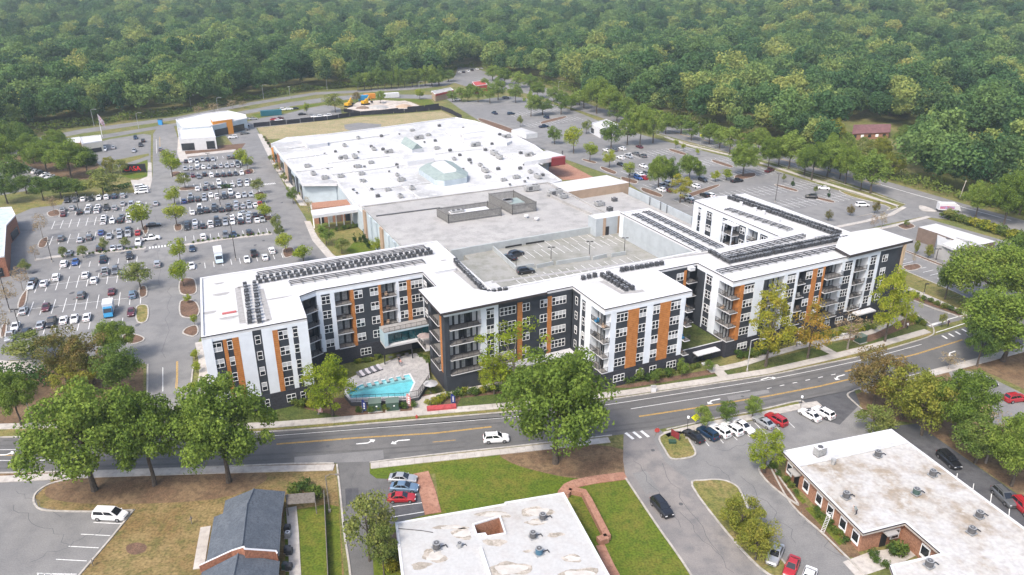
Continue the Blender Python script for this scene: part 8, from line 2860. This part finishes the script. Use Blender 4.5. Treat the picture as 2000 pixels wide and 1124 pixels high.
# construction yard
def digger(x, y, label):
 p = G(x, y)
 m = mat('digger_yellow', (.55, .30, .01), .5)
 t = thing('excavator', label, 'excavator', tuple(p), TR.uniform(0, 6))
 b = MB()
 b.box(-2.2, 2.2, -1.5, -.9, 0, .9, M_TRIM)
 b.box(-2.2, 2.2, .9, 1.5, 0, .9, M_TRIM)
 b.build('track', t)
 b = MB()
 b.box(-2.2, 1.2, -1.4, 1.4, 1.0, 2.4, m)
 b.box(-.4, 1.3, -1.3, -.1, 2.4, 3.6, m)
 b.build('body', t)
 b = MB()
 b.tube((1.0, .5, 2.0), (3.4, .5, 4.6), .35, .3, m, 6)
 b.tube((3.4, .5, 4.6), (5.0, .5, 1.6), .3, .22, m, 6)
 b.box(4.6, 5.6, -.1, 1.1, .5, 1.5, M_TRIM)
 b.build('boom', t)
digger(681, 209, 'yellow excavator at the left of the construction yard')
digger(714, 205, 'yellow excavator in the middle of the construction yard')
def heap(x, y, w, h, m, label, nm, cat):
 p = G(x, y)
 b = MB()
 N_ = 12
 r = random.Random(int(x))
 ring = lambda s, z: [(s * w / 2 * (1 + r.uniform(-.15, .15)) * math.cos(6.283 * k / N_), s * w / 3 * (1 + r.uniform(-.15, .15)) * math.sin(6.283 * k / N_), z * (1 + r.uniform(-.1, .1))) for k in range(N_)]
 R = [ring(1, 0), ring(.75, h * .6), ring(.3, h)]
 vs = [q for s in R for q in s]
 fs = [(i * N_ + k, i * N_ + (k + 1) % N_, (i + 1) * N_ + (k + 1) % N_, (i + 1) * N_ + k) for i in range(2) for k in range(N_)] + [tuple(2 * N_ + k for k in range(N_))]
 b.add(vs, fs, m)
 return tag(b.build(nm, None, tuple(p)), label, cat)
heap(738, 211, 12, 1.5, M_BBROOF, 'grey gravel heap in the construction yard', 'gravel_heap', 'heap')
heap(709, 212, 8, 1.2, M_BROWN, 'brown earth heap in the construction yard', 'earth_heap', 'heap')
heap(790, 209, 10, 1.4, M_TAN, 'tan earth heap at the right of the construction yard', 'earth_heap', 'heap')
for x, y, w, m, lb in ((765, 191, 9, M_PARA, 'white site cabin behind the construction yard'), (710, 196, 6, M_BLUEV, 'blue site container behind the construction yard'), (722, 193, 7, M_ORANGE, 'orange site container behind the construction yard'), (530, 226, 11, mat('teal_container', (.02, .11, .14), .5), 'long teal container in the far lot')):
 p = G(x, y)
 b = MB()
 b.box(-w / 2, w / 2, -1.4, 1.4, .15, 2.9, m)
 for k in range(int(w)):
  b.box(-w / 2 + k + .2, -w / 2 + k + .35, -1.45, -1.4, .3, 2.7, m)
 b.box(-w / 2 + .2, w / 2 - .2, -1.2, 1.2, 0, .15, M_TRIM)
 tag(b.build('site_container', None, tuple(p), LOT), lb, 'container')
mb = MB()
ribbon(mb, [(757, 203), (795, 199)], 6, 0, M_PALE, .25)
tag(mb.build('concrete_slab'), 'pale new concrete slab in the construction yard', 'slab')

# black sign board with red letters beside the lane
p = G(263, 338)
t = thing('sign_board', 'low black sign board with red lettering beside the lane at the upper left', 'sign', tuple(p), math.radians(8))
b = MB()
b.box(-4.6, 4.6, -.2, .2, .4, 3.6, M_RAIL)
b.box(-4.4, -4.1, -.15, .15, 0, .4, M_RTUD)
b.box(4.1, 4.4, -.15, .15, 0, .4, M_RTUD)
b.build('board', t)
text3d('lettering', 'CASA', 2.6, mat('sign_red', (.70, .02, .03), .5), t, (-.6, -.22, 1.0), (math.pi / 2, 0, 0), .05)
p = G(318, 242)
# blue box by the road
p = G(314, 244)
b = MB()
b.box(-1.0, 1.0, -.6, .6, 0, 2.6, mat('kiosk_blue', (.03, .25, .55), .5))
b.box(-1.1, 1.1, -.7, .7, 2.6, 3.1, M_RTUD)
tag(b.build('kiosk', None, tuple(p)), 'small bright blue kiosk at the end of the lane by the frontage road', 'kiosk')
# yellow warning sign and stop sign
def sign(x, yb, yt, label, m, shape='diamond', s=.55, two=None):
 p = G(x, yb)
 h = height_at((x, yb), yt)
 t = thing('road_sign', label, 'road sign', tuple(p))
 b = MB()
 b.tube((0, 0, 0), (0, 0, h), .04, .04, M_GALV, 6)
 b.build('post', t)
 b = MB()
 n = {'diamond': 4, 'octagon': 8, 'square': 4}[shape]
 ph = {'diamond': 0, 'octagon': math.pi / 8, 'square': math.pi / 4}[shape]
 vs = [(s * math.cos(ph + 6.2832 * k / n), yy, h - s + s * math.sin(ph + 6.2832 * k / n)) for yy in (-.06, -.03) for k in range(n)]
 b.add(vs, [tuple(range(n)), tuple(range(2 * n - 1, n - 1, -1))] + [(k, n + k, n + (k + 1) % n, (k + 1) % n) for k in range(n)], m)
 b.build('sign_plate', t)
 if two:
  text3d('sign_text', two[0], two[1], two[2], t, (0, -.08, h - s - two[1] * .36), (math.pi / 2, 0, 0), .01)
 return t
sign(1357, 832, 808, 'fluorescent yellow warning sign beside the small street trees', mat('sign_yellow', (.75, .75, .01), .5, emit=0), s=.85)
sign(1283, 846, 836, 'red octagonal sign at the corner of the side street', M_REDROOF, 'octagon', .5)
sign(1368, 282, 262, 'tall yellow marker by the ring road path', MATS['sign_yellow'], 'square', .7)
t = thing('office_sign', 'small maroon sign board on two posts on the corner lawn', 'sign', tuple(G(1318, 858)), math.radians(-52))
t.scale = (.62, .62, .7)
b = MB()
for k in range(4):
 b.box(-1.5, 1.5, -.06, .06, .5 + k * .48, .93 + k * .48, MATS['maroon_sign'])
b.build('board', t)
b = MB()
b.box(-1.6, -1.5, -.1, .1, 0, 2.6, M_RTUD)
b.build('post', t)
b = MB()
b.box(1.5, 1.6, -.1, .1, 0, 2.6, M_RTUD)
b.build('post', t)
b = MB()
b.box(-.6, .6, -.4, .4, 0, .5, mat('utility_green', (.03, .07, .045), .6))
b.box(-.65, .65, -.45, .45, .5, .56, MATS['utility_green'])
tag(b.build('utility_box', None, tuple(G(1313, 866))), 'low green utility box on the corner lawn', 'utility box')

# pool court
ZP = .9
pc = thing('pool_terrace', 'raised paved terrace with a dark retaining wall round the apartment pool', 'terrace')
M_RET = mat('retaining_wall', (.06, .065, .072), .8, .2, 1)
deckp = [(676, 742), (740, 712), (776, 698), (812, 690), (836, 704), (840, 742), (818, 776), (790, 782), (686, 786), (672, 770)]
poolp = [(705, 752), (799, 732), (808, 748), (796, 774), (686, 778), (677, 766)]
D_, Q_ = GP(deckp, ZP), GP(poolp, ZP)
mb = MB()
tq = tessellate_polygon([[Vector((*p, 0)) for p in D_], [Vector((*p, 0)) for p in Q_]])
pp = D_ + Q_
fs = []
for a, b_, c in tq:
 cr = (pp[b_][0] - pp[a][0]) * (pp[c][1] - pp[a][1]) - (pp[b_][1] - pp[a][1]) * (pp[c][0] - pp[a][0])
 fs.append((a, b_, c) if cr > 0 else (a, c, b_))
mb.add([(*p, ZP) for p in pp], fs, M_PAVER)
mb.build('paving', pc)
mb = MB()
Dp = D_ if area2(D_) > 0 else D_[::-1]
n = len(Dp)
mb.add([(*p, 0) for p in Dp] + [(*p, ZP - .002) for p in Dp], [(i, (i + 1) % n, n + (i + 1) % n, n + i) for i in range(n)], M_RET)
mb.build('retaining_wall', pc)
pool = thing('swimming_pool', 'turquoise swimming pool with a shallow ledge in front of the apartments', 'swimming pool')
M_POOLB = mat('pool_blue', (.24, .60, .66), .5, .15, .8)
M_LEDGE = mat('pool_ledge', (.46, .66, .69), .5, .2, .8)
mb = MB()
Qp = Q_ if area2(Q_) > 0 else Q_[::-1]
m_ = len(Qp)
mb.add([(*p, ZP) for p in Qp] + [(*p, .1) for p in Qp], [(i, (i + 1) % m_, m_ + (i + 1) % m_, m_ + i) for i in range(m_)], M_POOLB)
mb.prism(Qp, .1, .1, M_POOLB)
mb.build('basin', pool)
mb = MB()
mb.prism(GP([(706, 752), (799, 733), (803, 741), (698, 761)], .6), .11, .60, M_LEDGE)
mb.build('tanning_ledge', pool)
def water_mat():
 m = bpy.data.materials.new('pool_water')
 m.use_nodes = True
 nt = m.node_tree
 N_, L_ = nt.nodes, nt.links
 N_.clear()
 out = N_.new('ShaderNodeOutputMaterial')
 tr, gl, mx, fr = N_.new('ShaderNodeBsdfTransparent'), N_.new('ShaderNodeBsdfGlossy'), N_.new('ShaderNodeMixShader'), N_.new('ShaderNodeFresnel')
 tr.inputs[0].default_value = (.80, .96, .98, 1)
 gl.inputs['Roughness'].default_value = .05
 fr.inputs['IOR'].default_value = 1.33
 nz = N_.new('ShaderNodeTexNoise')
 nz.inputs['Scale'].default_value = 2.2
 bp = N_.new('ShaderNodeBump')
 bp.inputs['Strength'].default_value = .15
 L_.new(nz.outputs[0], bp.inputs['Height'])
 L_.new(bp.outputs[0], gl.inputs['Normal'])
 L_.new(fr.outputs[0], mx.inputs[0])
 L_.new(tr.outputs[0], mx.inputs[1])
 L_.new(gl.outputs[0], mx.inputs[2])
 L_.new(mx.outputs[0], out.inputs[0])
 return m
mb = MB()
mb.prism(inset(Qp, .03), .74, .74, water_mat())
mb.build('water', pool)
mb = MB()
mb.ring(inset(Qp, -.35), .35, ZP + .004, ZP + .05, M_PARA)
mb.build('coping', pool)
pf = thing('pool_fence', 'black metal fence along the street side of the pool terrace', 'fence')
for p, q in (((684, 785.5), (734, 783.5)), ((734, 783.5), (789, 781)), ((789, 781), (817, 775.5)), ((817, 775.5), (838, 745))):
 a, b_ = G(*p, ZP), G(*q, ZP)
 u = b_ - a
 put('fence_panel', railing_mesh(u.length), pf, tuple(a + Vector((0, .12, 0))), math.atan2(u.y, u.x)).scale = (1, 1, 1.35)
def lounger(x, y, z, ang, label, m, group):
 p = G(x, y, z)
 b = MB()
 b.box(-.95, .45, -.32, .32, .26, .36, m)
 b.hexa([(.45, -.32, .26), (1.0, -.32, .52), (1.0, .32, .52), (.45, .32, .26)], [(.45, -.32, .36), (.96, -.32, .62), (.96, .32, .62), (.45, .32, .36)], m)
 for xx in (-.85, .35):
  for s in (-.26, .26):
   b.box(xx - .04, xx + .04, s - .04, s + .04, 0, .26, M_RTUD)
 tag(b.build('sun_lounger', None, tuple(p), ang), label, 'sun lounger', group)
M_CUSH = mat('lounger_cushion', (.42, .40, .43), .8)
M_CUSHD = mat('lounger_frame', (.10, .10, .11), .6)
for k in range(8):
 lounger(702 + k * 5.6, 734.5 - k * 2.0, ZP + .01, SITE + math.pi / 2 + .15, '%s lounger from the left on the paving behind the pool' % ordw(k + 1), M_CUSH if k % 2 else M_CUSHD, 'loungers behind the pool')
for k in range(6):
 lounger(713 + k * 14.5, 753.5 - k * 3.0, .62, SITE + math.pi / 2, '%s lounger from the left on the shallow pool ledge' % ordw(k + 1), M_RTU, 'loungers in the pool')
def parasol(x, y, z, label, m=None):
 p = G(x, y, z)
 t = thing('parasol', label, 'parasol', tuple(p))
 b = MB()
 b.tube((0, 0, 0), (0, 0, 2.5), .035, .03, M_RTUD, 6)
 b.cyl(0, 0, 0, .08, .3, M_RTUD, 8)
 b.build('pole', t)
 b = MB()
 n = 8
 vs = [(0, 0, 2.75)] + [(1.5 * math.cos(6.2832 * k / n), 1.5 * math.sin(6.2832 * k / n), 2.2) for k in range(n)]
 b.add(vs, [(0, 1 + k, 1 + (k + 1) % n) for k in range(n)] + [(0, 1 + (k + 1) % n, 1 + k) for k in range(n)], m or M_PARA)
 b.build('canopy', t)
parasol(842, 768, 0.0, 'white parasol on the ground beside the pool terrace')
parasol(829, 674, 3.95, 'pinkish white parasol on the upper terrace over the pool', mat('pink_canvas', (.50, .42, .40), .9))
pg = thing('pergola', 'dark slatted pergola over tables at the back of the pool terrace', 'pergola')
a, b_, c, d = (G(752, 712, ZP), G(806, 700, ZP), G(804, 690, ZP), G(752, 700, ZP))
for q in (a, b_, c, d):
 mb = MB()
 mb.box(q.x - .1, q.x + .1, q.y - .1, q.y + .1, ZP, 3.2, M_RAIL)
 mb.build('post', pg)
for k in range(9):
 mb = MB()
 p, q = a.lerp(d, k / 8), b_.lerp(c, k / 8)
 mb.hexa([(v.x, v.y, 3.2) for v in (p, q, q + Vector((0, .16, 0)), p + Vector((0, .16, 0)))], [(v.x, v.y, 3.38) for v in (p, q, q + Vector((0, .16, 0)), p + Vector((0, .16, 0)))], M_RAIL)
 mb.build('slat', pg)
for k in range(3):
 p = a.lerp(b_, .2 + .3 * k).lerp(d.lerp(c, .2 + .3 * k), .5)
 t = thing('patio_table', '%s round table from the left under the pergola' % ordw(k + 1), 'table', (p.x, p.y, ZP))
 b = MB()
 b.cyl(0, 0, .7, .75, .5, M_RTUD, 10)
 b.build('table_top', t)
 b = MB()
 b.tube((0, 0, 0), (0, 0, .7), .05, .05, M_RTUD, 6)
 b.build('leg', t)
# transformers, feather banners, red kerb
for x, y, lb in ((733, 800, 'left'), (767, 799, 'right')):
 p = G(x, y)
 b = MB()
 m = MATS['utility_green']
 b.box(-1.15, 1.15, -.95, .95, .15, 1.9, mat('transformer_green', (.045, .085, .062), .6))
 b.box(-1.25, 1.25, -1.05, 1.05, 1.9, 2.0, mat('transformer_lid', (.11, .15, .125), .6))
 b.box(-1.4, 1.4, -1.2, 1.2, 0, .15, M_KERB)
 b.box(-.02, .02, -.97, -.95, .3, 1.8, M_RAIL)
 b.box(.15, .45, -.965, -.95, 1.1, 1.35, M_FRAME)
 tag(b.build('transformer', None, tuple(p), SITE * .4), 'dark green transformer box before the pool, %s one' % lb, 'transformer')
M_BANB = mat('banner_navy', (.02, .035, .16), .8)
M_BANR = mat('banner_pale', (.55, .42, .42), .8, col2=(.45, .12, .12), scale=1.2)
for x, yb, yt, m, lb in ((711, 806, 781, M_BANB, 'navy feather banner left of the transformers'), (798, 797, 769, M_BANR, 'pale red feather banner right of the transformers'), (884, 790, 770, M_BANB, 'navy feather banner above the red kerb'), (625, 809, 790, M_BANR, 'pale feather banner under the lime tree beside the pool')):
 h = height_at((x, yb), yt)
 t = thing('feather_banner', lb, 'banner', tuple(G(x, yb)))
 b = MB()
 b.tube((-.3, 0, 0), (-.3, 0, h), .03, .02, M_GALV, 5)
 b.cyl(-.3, 0, 0, .06, .3, M_RTUD, 6)
 b.build('pole', t)
 b = MB()
 vs = [(-.3 + (0 if s == 0 else (.85 - .5 * max(0, k - 6) / 3)), -.02 + .05 * math.sin(k * .9) * s, .35 + (h - .35) * k / 9) for k in range(10) for s in (0, 1)]
 fs = [(2 * k, 2 * k + 1, 2 * k + 3, 2 * k + 2) for k in range(9)]
 b.add(vs, fs + [f[::-1] for f in fs], m)
 b.build('flag', t)
 b = MB()
 for k in range(4):
  z = h * (.3 + .13 * k)
  b.quad((.0, -.09, z), (.28, -.09, z), (.28, -.09, z + h * .07), (.0, -.09, z + h * .07), M_FRAME)
 b.build('lettering', t)
mb = MB()
ribbon(mb, [(834, 801.5), (891, 796.5)], 1.3, 0, mat('red_painted_kerb', (.42, .07, .075), .7, .3, 1.5), .55)
tag(mb.build('red_planter_edge'), 'long low red painted edging beside the path to the street', 'edging')
b = MB()
b.cyl(0, 0, 0, .7, .16, M_REDROOF, 8)
b.cyl(0, 0, .7, .85, .11, M_REDROOF, 8)
b.box(-.3, .3, -.07, .07, .4, .54, M_REDROOF)
tag(b.build('fire_hydrant', None, tuple(G(814, 818.5))), 'small hydrant on the verge below the path to the street', 'hydrant')
b = MB()
b.box(-.5, .5, -.35, .35, 0, 1.2, M_PARA)
b.box(-.55, .55, -.4, .4, 1.2, 1.28, M_RTU)
tag(b.build('utility_box', None, tuple(G(1276, 765))), 'white utility cabinet on the verge by the main street', 'utility box')
b = MB()
b.box(-1.0, 1.0, -.8, .8, .1, 1.6, MATS['transformer_green'])
b.box(-1.1, 1.1, -.9, .9, 1.6, 1.7, MATS['transformer_lid'])
b.box(-1.2, 1.2, -1, 1, 0, .1, M_KERB)
tag(b.build('transformer', None, tuple(G(1680, 668)), SITE), 'green transformer box on the lawn at the right of the east front', 'transformer')
# patio furniture and benches by the lobby doors
for x, y, lb in ((1566, 672, 'pale grey stone bench left of the lobby path'), (1380, 712, 'pale planter block beside the lobby steps'), (1648, 655, 'pale bench along the foot of the east front')):
 b = MB()
 b.box(-1.2, 1.2, -.35, .35, .3, .5, M_PARA)
 b.box(-1.1, -.8, -.3, .3, 0, .3, M_RTU)
 b.box(.8, 1.1, -.3, .3, 0, .3, M_RTU)
 tag(b.build('bench', None, tuple(G(x, y)), SITE), lb, 'bench')
# bins and air conditioners by the shingled house
for x, y, m, lb in ((562, 1036, 'k', 'blue black air conditioner beside the house, farthest'), (563, 1049, 'w', 'white topped air conditioner beside the house'), (562, 1078, 'k', 'black cluster of air conditioners beside the house, middle'), (566, 1082, 'k', 'black air conditioner beside the footpath'), (558, 1110, 'g', 'green bin beside the house near the bottom edge'), (565, 1112, 'k', 'grey air conditioner near the bottom edge')):
 b = MB()
 mm = {'k': M_COND, 'w': M_RTU, 'g': MATS['transformer_green']}[m]
 b.box(-.42, .42, -.42, .42, .05, .9, mm)
 b.box(-.5, .5, -.5, .5, 0, .05, M_KERB)
 b.cyl(0, 0, .9, .97, .32, M_FRAME if m == 'w' else M_RTUD, 10)
 b.cyl(0, 0, .97, .99, .2, M_RTUD, 8)
 tag(b.build('outdoor_unit', None, tuple(G(x, y))), lb, 'air conditioner' if m != 'g' else 'bin')
for x, y, yt, lb in ((375, 1024, 1008, 'thin wooden post on the brown lawn'), (182, 1106, 1092, 'thin wooden post at the edge of the front car park')):
 pole(x, y, yt, lb, M_OLDW, .06, nm='wooden_post', cat='post')
# ladder against the brick office
a0, a1 = G(1606, 1040), G(1622, 1000, 4.6)
t = thing('ladder', 'pale ladder leaning on the left wall of the brick office', 'ladder')
w_ = Vector((.22, -.1, 0))
for s in (-1, 1):
 b = MB()
 b.tube(a0 + w_ * s, a1 + w_ * s, .035, .035, M_FRAME, 5)
 b.build('rail', t)
for k in range(13):
 b = MB()
 q = a0.lerp(a1, (k + .5) / 13)
 b.tube(q - w_, q + w_, .025, .025, M_FRAME, 5)
 b.build('rung', t)

# people
def person(x, y, z, ang, label, shirt, trousers, hair=(.03, .02, .015), skin=(.45, .28, .2), pose='walk'):
 """one continuous skinned figure about 1.75 m tall"""
 J = {'pelvis': (0, 0, .95), 'waist': (0, 0, 1.12), 'chest': (.02, 0, 1.32), 'neck': (.03, 0, 1.50), 'head0': (.04, 0, 1.58), 'head1': (.05, 0, 1.72)}
 st = .28 if pose == 'walk' else .06
 lean = .35 if pose == 'bend' else 0
 if lean:
  for k in ('waist', 'chest', 'neck', 'head0', 'head1'):
   px_, py_, pz_ = J[k]
   q = pz_ - .95
   J[k] = (px_ + q * .75, py_, .95 + q * .66)
 for s, sg in (('l', 1), ('r', -1)):
  f = sg * st
  J['hip' + s] = (0, sg * .10, .90)
  J['knee' + s] = (f * .45 + .05, sg * .11, .50)
  J['ankle' + s] = (f, sg * .11, .10)
  J['toe' + s] = (f + .17, sg * .12, .04)
  c = J['chest']
  J['sh' + s] = (c[0], sg * .19, c[2] + .10)
  J['el' + s] = (c[0] - f * .5 + (.1 if lean else 0), sg * .25, c[2] - .20)
  J['wr' + s] = (c[0] - f * .8 + .12 + (.12 if lean else 0), sg * .24, c[2] - .43)
  for k in range(4):
   J['f%d%s' % (k, s)] = (J['wr' + s][0] + .04 + .005 * k, J['wr' + s][1] + (k - 1.5) * .022, J['wr' + s][2] - .15 + abs(k - 1.4) * .012)
  J['th' + s] = (J['wr' + s][0] + .075, J['wr' + s][1] - sg * .03, J['wr' + s][2] - .07)
 rad = {'pelvis': .15, 'waist': .125, 'chest': .155, 'neck': .055, 'head0': .085, 'head1': .095, 'hip': .095, 'knee': .062, 'ankle': .042, 'toe': .04, 'sh': .07, 'el': .045, 'wr': .032, 'f': .010, 'th': .011}
 E_ = [('pelvis', 'waist'), ('waist', 'chest'), ('chest', 'neck'), ('neck', 'head0'), ('head0', 'head1')]
 for s in 'lr':
  E_ += [('pelvis', 'hip' + s), ('hip' + s, 'knee' + s), ('knee' + s, 'ankle' + s), ('ankle' + s, 'toe' + s), ('chest', 'sh' + s), ('sh' + s, 'el' + s), ('el' + s, 'wr' + s), ('wr' + s, 'th' + s)] + [('wr' + s, 'f%d%s' % (k, s)) for k in range(4)]
 names = list(J)
 me = bpy.data.meshes.new('person')
 me.from_pydata([J[k] for k in names], [(names.index(a), names.index(b)) for a, b in E_], [])
 o = bpy.data.objects.new('person', me)
 COL.objects.link(o)
 md = o.modifiers.new('skin', 'SKIN')
 for i, k in enumerate(names):
  r = rad.get(k) or rad.get(k[:-1]) or rad.get(k[0]) or rad.get(k[:2])
  me.skin_vertices[0].data[i].radius = (r, r)
  me.skin_vertices[0].data[i].use_root = k == 'pelvis'
 sb = o.modifiers.new('sub', 'SUBSURF')
 sb.levels = sb.render_levels = 1
 dg = bpy.context.evaluated_depsgraph_get()
 dg.update()
 m2 = bpy.data.meshes.new_from_object(o.evaluated_get(dg))
 bpy.data.objects.remove(o)
 for m in (mat('skin_tone', skin, .6), mat('shirt_%d' % (int(x) % 97), shirt, .9), mat('trousers_%d' % (int(x) % 97), trousers, .9), mat('hair_dark', hair, .8), mat('shoe_dark', (.02, .02, .02), .7)):
  m2.materials.append(m)
 hz = J['head0'][2]
 for f in m2.polygons:
  c = f.center
  if c.z > hz - .02 and abs(c.y) < .15:
   f.material_index = 3 if (c.z > hz + .12 or c.x < J['head0'][0] - .02) else 0
  elif c.z > 1.0 and not (abs(c.y) > .2 and c.z < J['wrl'][2] + .1):
   f.material_index = 1
  elif c.z < .12:
   f.material_index = 4
  elif abs(c.y) > .2:
   f.material_index = 0
  else:
   f.material_index = 2
 p = G(x, y, z)
 ob = put('person', m2, None, (p.x, p.y, z + .02), ang)
 return tag(ob, label, 'person')
person(1672, 1006, ZS - .12, 2.6, 'person in a grey top and dark trousers bending over on the brick office roof', (.22, .25, .24), (.03, .03, .04), pose='bend')
person(1851, 638, 0, -2.4, 'person in dark clothes walking across the side road by the crossing', (.05, .03, .05), (.02, .02, .03))
person(1771, 643, .12, .4, 'person in a white top sitting area of the corner patio', (.6, .6, .6), (.02, .02, .03), pose='stand')
person(1555, 678, .12, 2.8, 'person in a pale top standing by the lobby path', (.45, .45, .47), (.05, .05, .06), pose='stand')
person(783, 716, ZP, 1.0, 'person in a pink top standing under the pergola', (.5, .25, .22), (.3, .3, .32), pose='stand')
person(780, 712, ZP, 4.0, 'person in black standing behind the one in pink under the pergola', (.02, .02, .02), (.04, .04, .05), pose='stand')

# balcony furniture on some balconies
BF = random.Random(11)
M_PLANT = LF['shrub']
k = 0
for (lx, ly, lz), w_, ang in PATIO:
 if BF.random() < .45:
  c, s = math.cos(SITE), math.sin(SITE)
  base = W(*AO)
  x, y = lx * c - ly * s + base.x, lx * s + ly * c + base.y
  b = MB()
  m = BF.choice((M_BROWN, M_RTU, M_BLUEV, M_TAN, M_RTUD))
  b.box(-.35, .35, -.35, .35, .18, .45, m)
  b.box(-.35, .35, .25, .35, .45, .9, m)
  for xx in (-.3, .3):
   b.box(xx - .04, xx + .04, -.3, .3, 0, .18, M_RTUD)
  k += 1
  o = b.build('balcony_chair', None, (x, y, lz), SITE + ang + BF.uniform(-.5, .5))
  fl = {3: 'second', 7: 'third', 10: 'fourth', 13: 'fifth'}.get(int(lz), 'second')
  side = 'pool court' if 25 < lx + AO[0] < 49 and ly + AO[1] > 130 else ('middle block' if lx + AO[0] < 73 else ('projecting wing' if lx + AO[0] < 94 else ('inner recess' if lx + AO[0] < 104.6 else 'east front')))
  tag(o, 'armchair on a %s floor balcony of the %s, one of several' % (fl, side), 'chair', 'armchairs on the balconies')

# ------------------------------------------------------------------ haze over the woods
def haze():
 m = bpy.data.materials.new('haze')
 m.use_nodes = True
 nt = m.node_tree
 nt.nodes.clear()
 out = nt.nodes.new('ShaderNodeOutputMaterial')
 pv = nt.nodes.new('ShaderNodeVolumePrincipled')
 pv.inputs['Color'].default_value = (.74, .86, .95, 1)
 pv.inputs['Density'].default_value = .00017
 pv.inputs['Anisotropy'].default_value = .2
 nt.links.new(pv.outputs[0], out.inputs['Volume'])
 mb = MB()
 mb.box(-3300, 3300, -450, 4300, -12, 95, m)
 return mb.build('haze', kind='stuff')
haze()
